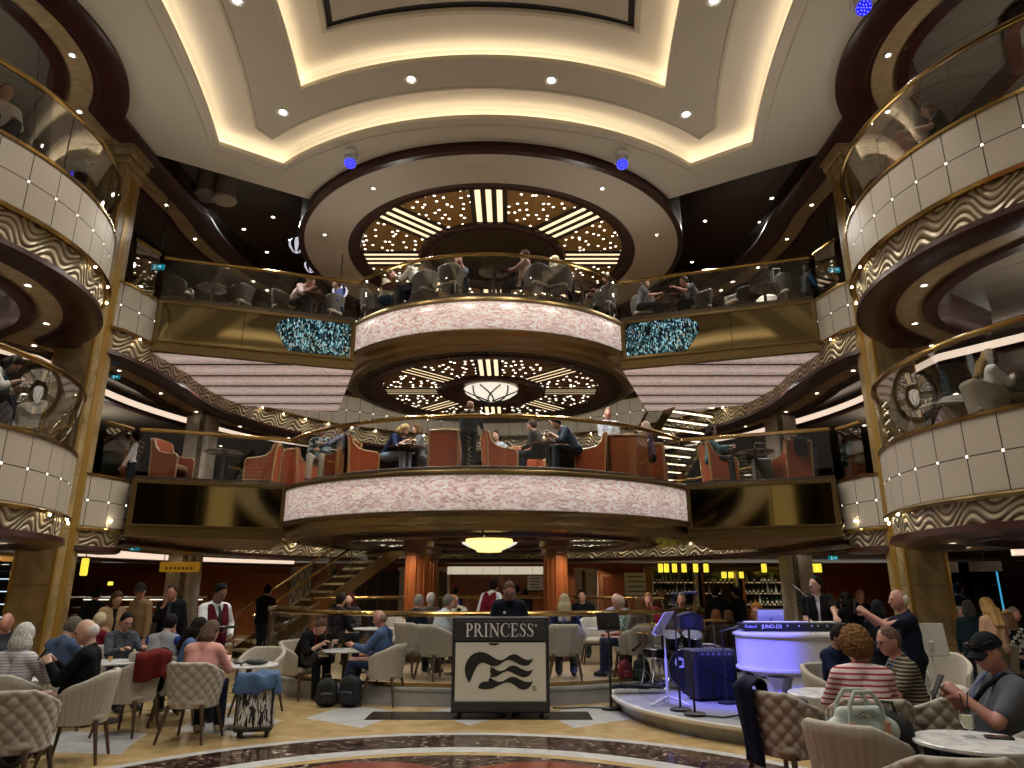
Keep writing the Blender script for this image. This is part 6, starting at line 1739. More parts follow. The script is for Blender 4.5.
s6(436, 15.6, -.2, -1, 'person in a dark cap seated behind an orange chair back', top='#23262c', hc='#15110f', H=1.62)
s6(468, 13.5, .2, .95, 'man in a long black coat seen from behind at the middle of the lower balcony', pose='stand', H=1.5, top='#0a0b0e', hc='#8a6a58', hair='thin', bottom='#0c0d10', arms=('clasp', 'reach'), girth=1.2, lean=8)
s6(497, 15.8, -.3, -1, 'person in pale blue seated deep in the lower balcony lounge', top='#8a96a8', hc='#2a2018')
s6(541, 14.4, -.6, .3, 'dark clothed person slouched with a strapped bag right of the middle', top='#23201e', hc='#3c2a1e', sk='c', H=1.7, lean=14)
s6(577, 14.0, -.98, -.2, 'person in a dark blue plaid shirt leaning over the table', top=plaid('#141c28', '#26364a', .03), hc='#15110f', lean=34, pitch=30, arms=('table', 'table'), H=1.76, girth=1.08)
s6(610, 15.0, -.1, -1, 'man in a blue and white striped shirt standing behind the glass', pose='stand', H=1.70, top=SHST, hair='thin', hc='#8a7460', arms=('clasp', 'clasp'), sk='c', belly=.03)
s6(653, 14.8, -.7, .2, 'person in grey and purple seated near the right end of the lower balcony', top='#5c4456', hc='#a09080', hair='bob', H=1.72, sk='c')
s6(709, 15.2, 1, -.2, 'woman with dark hair in a teal top on the right bridge', top='#4a6a6c', hair='long', hc='#1a1412', arms=('table', 'table'), H=1.72)
s6(812, 16.4, -.3, 1, 'person in black with a blue strap near the right column on the middle deck', top='#0d0d10', hc='#14100e', H=1.7, girth=1.15)
# ------------------------------------------------------------------ upper deck
def s7(px, D, dx, dy, label, **kw):
    x, y, z = at_d(px, 292, D - .5); kw.setdefault('v', FAR); return person(label, (x, y, ZS7), face(dx, dy), kw.pop('pose', 'sit'), **kw)
s7(292, 16.2, .95, -.2, 'man in a pale pink shirt bending over a dark table on the upper left bridge', top='#c8b0b0', hair='thin', hc='#6a4c3a', lean=38, pitch=26, arms=('table', 'table'), sk='c', H=1.8)
s7(341, 16.6, -.8, -.4, 'person in blue and white seated by the striped pendant on the upper left', top='#4a5a8c', hc='#2a201a', H=1.75)
s7(383, 16.0, .98, -.2, 'bald man in a pale cream shirt at the left end of the upper balcony', top='#b8ac94', hair='thin', hc='#7a6050', sk='c', lean=12, H=1.74, bottom='#2a3a4c')
s7(421, 15.2, -.7, .3, 'man in a white sweater leaning back on the upper balcony', top='#c8c4bc', hc='#7a6c60', hair='thin', lean=26, H=1.78, arms=('table', 'lap'))
s7(457, 15.3, .2, -1, 'bearded man in a grey top facing us on the upper balcony', top='#5c6470', hc='#5a4432', arms=('chin', 'chin'), extras=(beard('#6a5a4c'),), sk='c', H=1.8)
s7(527, 15.0, -.85, .2, 'man in a dusty pink shirt turned left on the upper balcony', top='#8a6a68', hc='#3a2a20', arms=('table', 'arm'), H=1.82, lean=-2)
s7(551, 15.2, .9, .2, 'person with pale blond hair and white top on the upper balcony', top='#c8c0ae', hair='bob', hc='#c8bc98', H=1.72, arms=('table', 'table'))
s7(613, 16.2, -.98, -.1, 'bald man in a dark grey tee shirt at the right end of the upper balcony', top='#2c3034', sleeve='short', hair='thin', hc='#8a6a58', sk='c', arms=('table', 'table'), lean=8, H=1.74)
s7(638, 16.4, 1, -.1, 'grey haired man in a grey shirt first on the upper right bridge', top='#5a5a5e', sleeve='short', hc='#6a645e', lean=12, arms=('table', 'table'), sk='c', H=1.7)
s7(700, 16.2, -1, .0, 'man in a grey tee shirt leaning far left on the upper right bridge', top='#4a484c', sleeve='short', hc='#1c1614', lean=30, arms=('reach', 'table'), sk='c', H=1.8)
s7(806, 15.6, .9, .2, 'person in a navy and blue jacket by the upper right column', top='#14171f', sleeves_col='#24507c', hc='#2c2018', H=1.62)
# ------------------------------------------------------------------ near balconies
x, y, z = at_d(985, 380, 9.5); person('woman with blonde bobbed hair in a white blouse reading on the near right balcony', (x + .1, y + .15, Z6), face(.95, -.2), 'sit', v=MID, H=1.72, top='#d4d0c8', hair='long', hc='#8c7048', arms=('phone', 'phone'), yaw=5, pitch=12, bottom='#7a6a50', sk='e')
x, y, z = at_d(16, 390, 9.4); x -= .62; person('person in a white lace cardigan bending forward on the near left balcony', (x, y, Z6), face(.9, .5), 'sit', v=MID, H=1.75, top=pm('#c8c4bc', .9, 0, 'lace', .2, 80, .6, 150), hair='bob', hc='#2a1c1a', lean=30, pitch=40, arms=('table', 'table'), sk='b')
x, y, z = at_d(44, 392, 9.7); x -= .55; person('person in black with a dark beret on the near left balcony', (x, y, Z6), face(-.9, -.3), 'sit', v=MID, H=1.78, top='#0e0e12', hair='bob', hc='#17110f', lean=18, pitch=28, arms=('table', 'table'), extras=(cap('#121014', False),), sk='b')
x, y, z = at_d(896, 135, 9.5); person('person in a red top with dark hair seated behind the upper right glass', (x, y, Z7), face(.9, .5), 'sit', v=MID, H=1.78, top=plaid('#8a1a24', '#6e1420', .1), hair='short', hc='#4a3a2c', lean=10, arms=('table', 'table'))
x, y, z = at_d(945, 112, 9.0); person('person with pale arms beside the red clothed person on the upper right balcony', (x, y, Z7), face(-.9, .4), 'sit', v=MID, H=1.66, top='#2a2420', sleeve='short', hair='bob', hc='#6a4c38', lean=15, arms=('table', 'table'), sk='e')
x, y, z = at_d(-4, 130, 8.8); person('person in a pale top at the left edge of the upper left balcony', (x, y, Z7), face(.7, -.6), 'sit', v=MID, H=1.74, top='#c0bcb8', hc='#6a5a4a')
# ------------------------------------------------------------------ lectern with the sign
FRONT = Matrix(((1, 0, 0, 0), (0, 0, 1, 0), (0, 1, 0, 0), (0, 0, 0, 1)))   # (x, z) drawn flat -> upright panel facing the viewer
def glyph(ch):
    def ringarc(cx, cy, ro, ri, a0, a1, n=18, w=None):
        P = []
        for i in range(n):
            q = []
            for t in (a0 + (a1 - a0) * i / n, a0 + (a1 - a0) * (i + 1) / n):
                c, s_ = math.cos(rad(t)), math.sin(rad(t)); q.append(((cx + ro[0] * c, cy + ro[1] * s_), (cx + ri[0] * c, cy + ri[1] * s_)))
            P.append([q[0][0], q[1][0], q[1][1], q[0][1]])
        return P
    R = lambda x0, y0, x1, y1: [(x0, y0), (x1, y0), (x1, y1), (x0, y1)]
    stem = [R(.1, 0, .23, 1), R(.02, 0, .32, .05), R(.02, .95, .3, 1)]
    if ch == 'P': return stem + ringarc(.27, .725, (.31, .275), (.17, .225), -90, 90) + [R(.2, .45, .28, .5), R(.2, .95, .28, 1)], .6
    if ch == 'R': return stem + ringarc(.27, .735, (.3, .265), (.16, .215), -90, 90) + [R(.2, .47, .28, .52), R(.2, .95, .28, 1), [(.3, .5), (.44, .5), (.72, .06), (.82, .03), (.82, 0), (.62, 0)]], .8
    if ch == 'I': return stem, .36
    if ch == 'N': return [R(.12, 0, .18, .98), R(.02, 0, .28, .045), [(.02, 1), (.02, .96), (.1, .94), (.68, .0), (.74, .0), (.74, .16), (.22, 1)], R(.68, .1, .74, 1), R(.58, .955, .84, 1)], .86
    if ch == 'C':
        P = []
        n = 26
        for i in range(n):
            q = []
            for t in (48 + 270 * i / n, 48 + 270 * (i + 1) / n):
                th = .15 * abs(math.cos(rad(t) * .5 + PI / 2 - 0)) ** 1.2 + .035 if 0 else .045 + .1 * max(0, -math.cos(rad(t))) ** .8
                c, s_ = math.cos(rad(t)), math.sin(rad(t)); q.append(((.44 + .42 * c, .5 + .515 * s_), (.44 + (.42 - th) * c, .5 + (.515 - th * .7) * s_)))
            P.append([q[0][0], q[1][0], q[1][1], q[0][1]])
        return P + [[(.68, .66), (.72, .66), (.73, .96), (.68, .9)], [(.66, .17), (.76, .2), (.74, .16), (.68, .1)]], .78
    if ch == 'E': return stem + [R(.2, .95, .56, 1), R(.2, .48, .46, .53), R(.2, 0, .58, .05), [(.5, .95), (.56, .95), (.56, .78), (.535, .78)], [(.42, .4), (.46, .4), (.46, .62), (.42, .62)], [(.53, .05), (.58, .05), (.61, .24), (.58, .24)]], .66
    if ch == 'S':
        sp = [(.47, .82), (.4, .93), (.28, .97), (.16, .92), (.12, .78), (.18, .64), (.3, .54), (.42, .43), (.48, .28), (.43, .11), (.29, .03), (.15, .07), (.07, .2)]
        wd = [.03, .035, .045, .07, .1, .13, .145, .14, .11, .075, .045, .035, .03]
        P = []
        def off(i):
            a, b = sp[max(0, i - 1)], sp[min(len(sp) - 1, i + 1)]; dx, dy = b[0] - a[0], b[1] - a[1]; l = math.hypot(dx, dy); nx, ny = -dy / l, dx / l; w = wd[i] / 2
            return (sp[i][0] + nx * w, sp[i][1] + ny * w), (sp[i][0] - nx * w, sp[i][1] - ny * w)
        for i in range(len(sp) - 1):
            a, b = off(i), off(i + 1); P.append([a[0], b[0], b[1], a[1]])
        return P + [[(.47, .74), (.5, .74), (.5, .98), (.47, .95)], [(.04, .05), (.07, .02), (.07, .28), (.04, .28)]], .57
def write(word, x0, z0, h, total, y, parent, mat, name='letter', dep=.008):
    gs = [glyph(c) for c in word]; W = sum(g[1] for g in gs) + .05 * (len(word) - 1); sx = total / (W)
    x = x0
    for polys, w in gs:
        mb = MB()
        for p in polys: mb.prism([(x + px * sx, z0 + pz * h) for px, pz in p], y - dep, y, FRONT)
        obj(name, mb, mat, parent, 0); x += (w + .05) * sx
LOGO = [[(140,505),(118,465),(106,425),(108,390),(120,355),(145,322),(175,302),(210,292),(245,295),(280,308),(315,330),(345,345),(375,350),(400,340),(430,318),(460,307),(490,312),(520,330),(550,345),(580,347),(607,335),(597,360),(577,380),(548,388),(515,382),(485,368),(455,354),(425,347),(400,354),(370,374),(345,386),(320,390),(295,385),(265,372),(235,365),(210,375),(190,400),(170,440),(155,475)],
 [(292,392),(310,400),(340,418),(365,425),(395,415),(425,395),(455,384),(485,390),(520,408),(555,422),(580,422),(607,412),(590,440),(570,458),(540,466),(510,460),(470,442),(440,428),(415,423),(385,433),(360,450),(330,463),(300,466),(290,462),(298,440),(288,428),(296,412)],
 [(205,538),(215,512),(235,496),(262,493),(278,495),(281,480),(288,468),(300,470),(325,486),(355,497),(385,493),(415,475),(445,462),(475,464),(510,480),(545,495),(580,498),(605,488),(590,520),(565,542),(535,550),(505,542),(475,522),(445,505),(415,498),(385,506),(350,522),(310,540),(270,547),(235,545)]]
def logo(parent, x0, zt, sc, y, mat, cx=35, cy=228):
    for p in LOGO:
        mb = MB(); mb.prism([(x0 + (a - cx) * sc, zt - (b - cy) * sc) for a, b in p], y - .004, y, FRONT); obj('emblem', mb, mat, parent, 0)
LX, LY = .385, 10.18
t = thing('lectern', 'wide black and white lectern on wheels with white lettering and wave emblem', 'lectern', (LX, LY, 0))
blk = pm('#1b1c1f', .55); wht = pm('#c2c1b6', .6)
mb = MB()
for sx in (-1, 1): mb.box(sx * .635, .2, .66, .05, .46, 1.2, .008)
mb.box(0, .41, .66, 1.24, .03, 1.18); mb.box(0, .2, 1.25, 1.33, .46, .04, .008); mb.box(0, .2, .09, 1.3, .46, .05, .008); obj('cabinet_body', mb, blk, t)
mb = MB(); mb.box(0, -.02, 1.1, 1.25, .03, .27, .006); h = obj('header_panel', mb, pm('#25272b', .55), t)
write('PRINCESS', -.48, 1.02, .175, .935, -.036, h, pm('#d8d8d8', .5))
mb = MB(); mb.tube([(.485 + .012 * math.cos(a * .6), -.038, 1.165 + .012 * math.sin(a * .6)) for a in range(10)], .003, 5, True); obj('registered_mark', mb, pm('#d8d8d8', .5), h)
mb = MB(); mb.box(0, -.012, .575, 1.23, .03, .74, .004); fp = obj('front_panel', mb, wht, t)
logo(fp, -.615, .945, 1.23 / 665, -.028, pm('#141416', .55))
mb = MB(); rx_, rz_ = .455, .373
mb.tube([(rx_ + .026 * math.cos(a * PI / 8), -.03, rz_ + .026 * math.sin(a * PI / 8)) for a in range(16)], .0035, 5, True)
mb.box(rx_ - .008, -.03, rz_, .005, .004, .028); mb.tube([(rx_ - .008, -.03, rz_ + .013), (rx_ + .007, -.03, rz_ + .01), (rx_ + .007, -.03, rz_ + .002), (rx_ - .008, -.03, rz_)], .0028, 5); mb.tube([(rx_ - .004, -.03, rz_), (rx_ + .009, -.03, rz_ - .014)], .0028, 5); obj('registered_mark', mb, pm('#55564f', .5), fp)
mb = MB(); mb.prism([(-.09 + .075 * math.cos(rad(a)), .94 + .03 * math.sin(rad(a))) for a in range(180, 361, 15)], -.034, -.026, FRONT); obj('finger_hole', mb, blk, t)
mb = MB(); mb.box(0, -.02, .14, 1.29, .05, .13, .008); obj('kick_plate', mb, pm('#25272b', .5), t)
for sx in (-1, 1):
    for y in (.02, .38):
        mb = MB(); mb.cyl((sx * .56 - .02, y, .034), (sx * .56 + .02, y, .034), .034, n=14); mb.box(sx * .56, y, .06, .06, .05, .02, .004); obj('caster', mb, M['black'], t)
# dark inlay slab of the floor beneath and beside it
mb = MB(); mb.box(.1, 10.35, .002, 3.0, .62, .004); tag(obj('floor_inlay', mb, pm('#2a211d', .15, var=.4, vs=9)), 'dark marble inlay strip in the floor under the lectern', 'floor', None, 'structure')

# ------------------------------------------------------------------ instruments on the stage
SZ = .202
PW = pm('#d6d4d0', .22)
px0, pd = 4.28, 9.95
t = thing('piano', 'white baby grand piano shell with curved side and keyboard on top', 'piano', (px0, pd, SZ))
def pianoshape(e=0.0):
    out = []
    for i in range(44):
        a = 2 * PI * i / 44; c_, s_ = math.cos(a), math.sin(a)
        x = (.74 + e) * sgnp(c_, .8); y = (.5 + e) * sgnp(s_, .75)
        if y < 0: y *= 1 + .22 * math.cos((x - .1) * 1.9)
        y += .10 * x; out.append((x, y))
    return out
mb = MB(); mb.prism(pianoshape(), .47, .86); obj('case', mb, PW, t)
mb = MB(); mb.prism(pianoshape(.03), .86, .885); mb.prism(pianoshape(-.012), .885, .9); obj('lid', mb, PW, t)
mb = MB(); mb.prism(pianoshape(.02), .44, .47); mb.prism(pianoshape(-.1), .40, .44); mb.prism(pianoshape(-.2), .36, .40); obj('lower_moulding', mb, PW, t)
for x, y in ((-.34, -.34), (.36, -.2), (.0, .34)):
    mb = MB(); vs = []
    mb.lathe([(.17, .37), (.12, .31), (.07, .22), (.055, .1), (.075, .03), (.085, 0)], 4, (x, y, 0)); obj('leg', mb, PW, t, 20)
mb = MB(); mb.box(.58, .1, .2, .06, .06, .4, .01); obj('pedal_post', mb, PW, t)
kz = SZ + .90
t = thing('keyboard', 'long black stage keyboard glowing blue on top of the white piano', 'keyboard', (px0 + .02, pd + .02, kz), rad(-2))
mb = MB(); mb.box(0, 0, .06, 1.36, .32, .1, .015); obj('keyboard_body', mb, pm('#12131c', .4), t)
mb = MB(); mb.box(0, .06, .115, 1.2, .14, .012, .003); obj('key_bed', mb, M['white'], t)
for x in (-.6, .6):
    mb = MB(); mb.cyl((x, 0, 0), (x, 0, .012), .03, n=10); obj('foot', mb, M['black'], t)
for k, x in enumerate((-.1, .05, .22, .3, .42)):
    mb = MB(); mb.cyl((x, -.158, .075), (x, -.166, .075), .011, n=10); obj('knob', mb, pm('#b8c0f0', .4), t)
def text(s_, size, loc, parent, mat, name='lettering', rz=0):
    cu = bpy.data.curves.new(name, 'FONT'); cu.body = s_; cu.size = size; cu.extrude = .002
    o = bpy.data.objects.new(name, cu); C.objects.link(o)
    bpy.context.view_layer.update()
    me = bpy.data.meshes.new_from_object(o.evaluated_get(bpy.context.evaluated_depsgraph_get()))
    bpy.data.objects.remove(o)
    me.materials.clear(); me.materials.append(mat)
    o = bpy.data.objects.new(name, me); C.objects.link(o); o.parent = parent; o.location = loc; o.rotation_euler = (PI / 2, 0, rz); return o
text('Roland', .055, (-.66, -.163, .05), t, pm('#b4bcf4', .4)); text('JUNO-DS', .065, (-.44, -.163, .045), t, pm('#d8dcff', .4))
t = thing('laptop', 'open silver laptop with its lid toward us behind the keyboard', 'laptop', (X(772, 10.25, 622), 10.28, kz), rad(-4))
mb = MB(); mb.box(0, .12, .012, .34, .24, .018, .006); obj('laptop_base', mb, M['steel'], t)
Rl = Matrix.Rotation(rad(12), 3, 'X'); mb = MB(); mb.box(0, -.0, .14, .36, .012, .25, .005, Rl); ld = obj('screen_lid', mb, pm('#b8bcc0', .35, .3), t)
mb = MB(); mb.sphere((0, -.008, .14), (.018, .004, .02), 12, 8, Rl); obj('lid_mark', mb, pm('#6a6e74', .3), ld)
mb = MB(); mb.box(-.0, .1, .025, .3, .2, .004); obj('keys', mb, M['black'], t)
mb = MB(); mb.box(.28, .05, .03, .14, .12, .06, .01); tag(obj('speaker_box', mb, M['black'], None, 35, (X(795, 10.25, 625), 10.3, kz)), 'small black box beside the laptop on the piano', 'box')
# amplifier
ax_, ay = 3.27, 10.35
t = thing('amplifier', 'large dark blue lit guitar amplifier cabinet left of the piano', 'amplifier', (ax_, ay, SZ), rad(12))
mb = MB(); mb.box(0, 0, .34, .62, .36, .62, .02); obj('cabinet', mb, pm('#15151c', .6, bump=.3, bs=200), t)
mb = MB(); mb.box(0, -.182, .3, .54, .012, .48, .004); obj('speaker_grille', mb, pm('#1b1c26', .8, bump=.6, bs=400), t)
mb = MB(); mb.box(0, -.182, .595, .54, .012, .07, .004); obj('control_panel', mb, pm('#22242e', .4), t)
for k in range(6):
    mb = MB(); mb.cyl((-.2 + k * .08, -.188, .595), (-.2 + k * .08, -.204, .595), .014, n=10); obj('knob', mb, pm('#6a6c80', .4), t)
mb = MB(); mb.tube([(-.1, 0, .66), (-.08, 0, .69), (.08, 0, .69), (.1, 0, .66)], .012, 6); obj('carry_handle', mb, M['black'], t)
for sx in (-1, 1):
    for y in (-.12, .12): mb = MB(); mb.cyl((sx * .25, y, 0), (sx * .25, y, .03), .025, n=8); obj('foot', mb, M['black'], t)
# monitor speaker on a pole
sxp, syp = X(689, 10.95, 634), 10.95
t = thing('monitor_speaker', 'black wedge speaker on a short pole above the drum kit', 'speaker', (sxp, syp, SZ))
mb = MB(); mb.T = Matrix.Translation((0, 0, .98)); mb.prism([(-.16, -.1), (.17, -.12), (.19, .08), (.02, .14), (-.15, .09)], -.14, .14, FRONT); obj('speaker_case', mb, pm('#17171b', .5), t)
mb = MB(); mb.T = Matrix.Translation((-.02, -.142, .98)); mb.lathe([(.085, .0), (.07, -.01), (.02, .0)], 20) if False else mb.cyl((0, 0, 0), (0, -.008, 0), .085, n=20); obj('speaker_cone', mb, pm('#2a2c3a', .4), t)
mb = MB(); mb.cyl((0, 0, .02), (0, 0, .87), .016, n=8); obj('pole', mb, M['black'], t)
mb = MB(); mb.cyl((0, 0, 0), (0, 0, .025), .15, n=20); obj('base', mb, M['black'], t)
# drum kit
dx_, dy_ = X(684, 11.45, 670), 11.5
t = thing('drum_kit', 'drum kit with white emblem on its bass drum behind the amplifier', 'drum kit', (dx_, dy_, SZ))
shell_m = pm('#17181d', .25); CH_ = M['steel']; cym = pm('#b08a3a', .25, 1.0)
def drum(cx, cy, cz, r, h, tilt, name):
    mb = MB(); mb.T = Matrix.Translation((cx, cy, cz)) @ Matrix.Rotation(rad(tilt), 4, 'X'); mb.lathe([(r, -h / 2), (r, h / 2)], 28); d_ = obj(name, mb, shell_m, t)
    for zz in (-h / 2, h / 2):
        mb = MB(); mb.T = Matrix.Translation((cx, cy, cz)) @ Matrix.Rotation(rad(tilt), 4, 'X'); mb.tube([(r * 1.02 * math.cos(2 * PI * k / 28), r * 1.02 * math.sin(2 * PI * k / 28), zz) for k in range(28)], .01, 6, True); obj('hoop', mb, CH_, d_)
    mb = MB(); mb.T = Matrix.Translation((cx, cy, cz)) @ Matrix.Rotation(rad(tilt), 4, 'X'); mb.lathe([(r * .98, h / 2 + .003), (.001, h / 2 + .004)], 28); obj('drum_head', mb, pm('#1a1b20' if name == 'bass_drum' else '#55555c', .5), d_)
    return d_
bd_ = drum(0, -.1, .3, .28, .38, 90, 'bass_drum')
logo(bd_, -.2, .47, .0006, -.308, pm('#d8dadc', .5), 90, 290)
drum(-.17, .0, .68, .14, .2, 25, 'tom'); drum(.17, .0, .68, .15, .2, 25, 'tom'); drum(.42, .18, .42, .2, .34, 5, 'floor_tom'); drum(-.4, .15, .5, .17, .13, 5, 'snare_drum')
for cx, cy, cz, r in ((-.45, -.02, .92, .2), (.5, -.05, .98, .22), (-.55, .25, .78, .17)):
    mb = MB(); mb.lathe([(.02, cz + .02), (.05, cz + .015), (r, cz - .01), (r, cz - .013), (.04, cz + .008)], 28, (cx, cy, 0)); obj('cymbal', mb, cym, t)
    mb = MB(); mb.cyl((cx, cy, .12), (cx, cy, cz + .03), .01, n=6)
    for k in range(3): mb.cyl((cx, cy, .25), (cx + .18 * math.cos(2.1 * k), cy + .18 * math.sin(2.1 * k), .01), .008, n=6)
    obj('cymbal_stand', mb, CH_, t)
for sx in (-1, 1): mb = MB(); mb.cyl((sx * .2, -.18, .3), (sx * .36, -.3, .01), .01, n=6); obj('spur', mb, CH_, t)
# cables heap
mb = MB(); q = random.Random(3)
for k in range(9):
    p = [(q.uniform(-.42, .42), q.uniform(-.12, .12), .012 + .06 * q.random()) for _ in range(12)]; mb.tube(p, .012, 5)
tag(obj('cable_heap', mb, M['black'], None, 35, (X(640, 11.0, 693), 10.95, .26)), 'tangle of black cables at the left rim of the stage', 'cables', None, 'stuff')
mb = MB(); mb.tube([(X(693, 9.1), 9.05, SZ + .012), (3.0, 8.9, SZ + .012), (3.3, 9.1, SZ + .012), (3.7, 9.0, SZ + .012), (4.2, 9.25, SZ + .012), (4.6, 9.1, SZ + .012)], .011, 6); tag(obj('stage_cable', mb, M['black']), 'black cable lying across the front of the stage carpet', 'cable')
mb = MB(); mb.tube([(3.62, 10.2, .62), (3.66, 10.1, .55), (3.6, 10.0, .42), (3.48, 9.95, .3), (3.5, 9.9, .23), (3.6, 9.9, .215)], .011, 6); mb.tube([(3.68, 10.15, .6), (3.68, 10.05, .5), (3.64, 9.97, .38), (3.52, 9.92, .27), (3.56, 9.87, .214)], .011, 6)
tag(obj('white_cable', mb, pm('#b8bcc8', .5)), 'pair of white cables looping down between amplifier and piano', 'cable')
mb = MB(); mb.tube([(X(553, 10.9, 705), 10.95, .012), (1.3, 10.9, .012), (1.6, 10.98, .012), (2.0, 10.9, .012)], .011, 6); tag(obj('floor_cable', mb, M['black']), 'black cable on the floor from lectern to stage', 'cable')
# microphone and music stands
def mic_stand(px, D, z0, top_z, label, boom=None, r=.12, col=None, mic=True):
    x = X(px, D, 700); t = thing('microphone_stand', label, 'microphone stand', (x, D, z0)); h = top_z - z0; m_ = col or M['black']
    mb = MB(); mb.lathe([(r, 0), (r, .025), (r * .8, .035), (.03, .04)], 24); obj('base', mb, m_, t)
    mb = MB(); mb.cyl((0, 0, .03), (0, 0, h * .55), .014, n=8); obj('lower_pole', mb, m_, t)
    mb = MB(); mb.cyl((0, 0, h * .5), (0, 0, h), .009, n=8); mb.cyl((0, 0, h * .53), (0, 0, h * .58), .02, n=8); obj('upper_pole', mb, m_, t)
    e = Vector((0, 0, h))
    if boom:
        e2 = e + Vector(boom); mb = MB(); mb.tube([e - Vector(boom) * .35, e, e2], .008, 6); obj('boom', mb, m_, t); e = e2
    if mic:
        d = Vector((boom if boom else (0, -.3, .3))).normalized(); mb = MB(); mb.cyl(e, e + d * .14, .012, .018, 10); mb.sphere(e + d * .16, .026, 10, 8); obj('microphone', mb, pm('#1e1e22', .4), t)
    return t
mic_stand(680, 9.45, SZ, 1.6, 'tall black microphone stand on a round base, behind the short one', (.12, -.02, .0), .13)
mic_stand(694, 9.1, SZ, .8, 'short black microphone stand on a round base at the stage front', None, .13)
mic_stand(818, 9.6, SZ, 1.56, 'black microphone stand before the singer rising over the white piano', (-.02, .14, .06), .13)
mic_stand(727, 10.0, SZ, 1.1, 'black microphone stand at the left end of the piano', (.06, -.05, .02), .12)
mic_stand(661, 12.0, .25, 1.0, 'pale microphone stand with a slanted boom at the drum kit', (-.3, -.1, -.2), .12, M['steel'])
def music_stand(px, D, z0, hz, label, mat, rz, w=.5, hh_=.34, tilt=60, tripod=True, py=700):
    x = X(px, D, py); t = thing('music_stand', label, 'music stand', (x, D, z0), rz); h = hz - z0
    mb = MB()
    if tripod:
        for k in range(3):
            a = 2 * PI * k / 3 + .5; mb.tube([(0, 0, .1), (.1 * math.cos(a), .1 * math.sin(a), .08), (.28 * math.cos(a), .28 * math.sin(a), .012)], .016, 6)
    else: mb.lathe([(.14, 0), (.14, .03), (.03, .04)], 20)
    obj('base', mb, mat, t)
    mb = MB(); mb.cyl((0, 0, .04), (0, 0, h * .6), .018, n=8); obj('lower_pole', mb, mat, t)
    mb = MB(); mb.cyl((0, 0, h * .55), (0, 0, h), .011, n=8); obj('upper_pole', mb, mat, t)
    R = Matrix.Rotation(rad(90 - tilt), 3, 'X'); mb = MB(); mb.box(0, 0, h + .08, w, .012, hh_, .004, R); d_ = obj('desk', mb, mat, t)
    mb = MB(); c = R @ Vector((0, -.03, -hh_ / 2)); mb.box(c.x, c.y, h + .08 + c.z, w, .06, .012, .003, R); obj('ledge', mb, mat, d_)
    mb = MB(); mb.cyl((0, .01, h - .03), (0, .03, h + .06), .03, n=10); obj('clamp', mb, mat, t)
    return t
music_stand(668, 9.9, SZ, 1.14, 'white music stand lit violet at the front of the stage', pm('#c8c8d4', .4), rad(62), .46, .32, 55)
music_stand(611, 10.85, 0, 1.12, 'black music stand with rounded desk on the floor left of the stage', M['black'], rad(-20), .34, .24, 70, False)
music_stand(937, 8.7, 0, 1.0, 'white board music stand seen from behind beside the marble column', pm('#c4c4bc', .5), rad(184), .42, .36, 82, True, 690)
# ------------------------------------------------------------------ bags, coats and small things
def world(label, side, off=(0, 0, 0)):
    r, A = PEOPLE[label]; w_ = A['wr'][side]; R = rotz(r.rotation_euler.z); return tuple(np.array(r.location) + R @ (w_ + V3(*off)))
def phone(loc, rz, tilt, label):
    t = thing('phone', label, 'phone', loc, rz); R = Matrix.Rotation(rad(tilt), 3, 'X')
    mb = MB(); mb.box(0, 0, 0, .075, .009, .155, .006, R); obj('phone_body', mb, M['black'], t)
    mb = MB(); mb.box(0, -.006, 0, .068, .002, .146, .004, R); obj('phone_screen', mb, pm('#0a0c12', .08), t)
def between(label, off):
    a, b = world(label, -1), world(label, 1); r = PEOPLE[label][0]; R = rotz(r.rotation_euler.z); return tuple((np.array(a) + np.array(b)) / 2 + R @ V3(*off))
lb = 'bald white fringed man in a black sweater holding a phone'; phone(between(lb, (0, .1, .06)), PEOPLE[lb][0].rotation_euler.z, 30, 'dark phone in the hands of the man in the black sweater')
lb = 'man in a dark cap and grey tee shirt looking at his phone'; phone(between(lb, (0, .11, .06)), PEOPLE[lb][0].rotation_euler.z, 30, 'black phone in the hands of the man in the dark cap')
lb = 'white haired man in navy filming with a raised phone'; phone(between(lb, (0, .1, .07)), PEOPLE[lb][0].rotation_euler.z, 5, 'phone raised by the white haired filming man')
lb = 'waiter in a maroon waistcoat and white shirt carrying a tray'; w_ = world(lb, 1, (-.02, .12, .05))
t = thing('tray', 'round dark serving tray carried by the waiter in maroon', 'tray', w_)
mb = MB(); mb.lathe([(.01, 0), (.17, 0), (.185, .015), (.19, .015), (.175, -.008), (.01, -.008)], 28); obj('tray_dish', mb, pm('#1a1a1c', .3), t)
mb = MB(); mb.lathe([(.06, .002), (.062, .03), (.03, .035)], 16, (.04, .02, 0)); tag(obj('glass_bowl', mb, M['glass'], None, 35, w_), 'small clear bowl on the serving tray of the waiter', 'bowl')
# black pouch and phone on the table by the zebra bag
tx, ty, tz = T['t3']; t = thing('pouch', 'black pouch lying on the white table beside the zebra trolley bag', 'bag', (tx + .12, ty - .1, .73))
mb = MB(); mb.sphere((0, 0, .035), (.15, .07, .035), 18, 8); obj('pouch_body', mb, pm('#0e0e11', .6), t)
mb = MB(); mb.tube([(-.1, -.05, .05), (-.13, -.14, .03), (-.16, -.2, -.06), (-.15, -.26, -.2)], .012, 6); obj('strap', mb, pm('#0e0e11', .6), t)
mb = MB(); mb.box(0, 0, .012, .07, .15, .02, .006, Matrix.Rotation(.6, 3, 'Z')); tag(obj('spectacle_case', mb, M['black'], None, 35, (tx - .17, ty + .03, .731)), 'small black case on the table near the pink sweater', 'case')
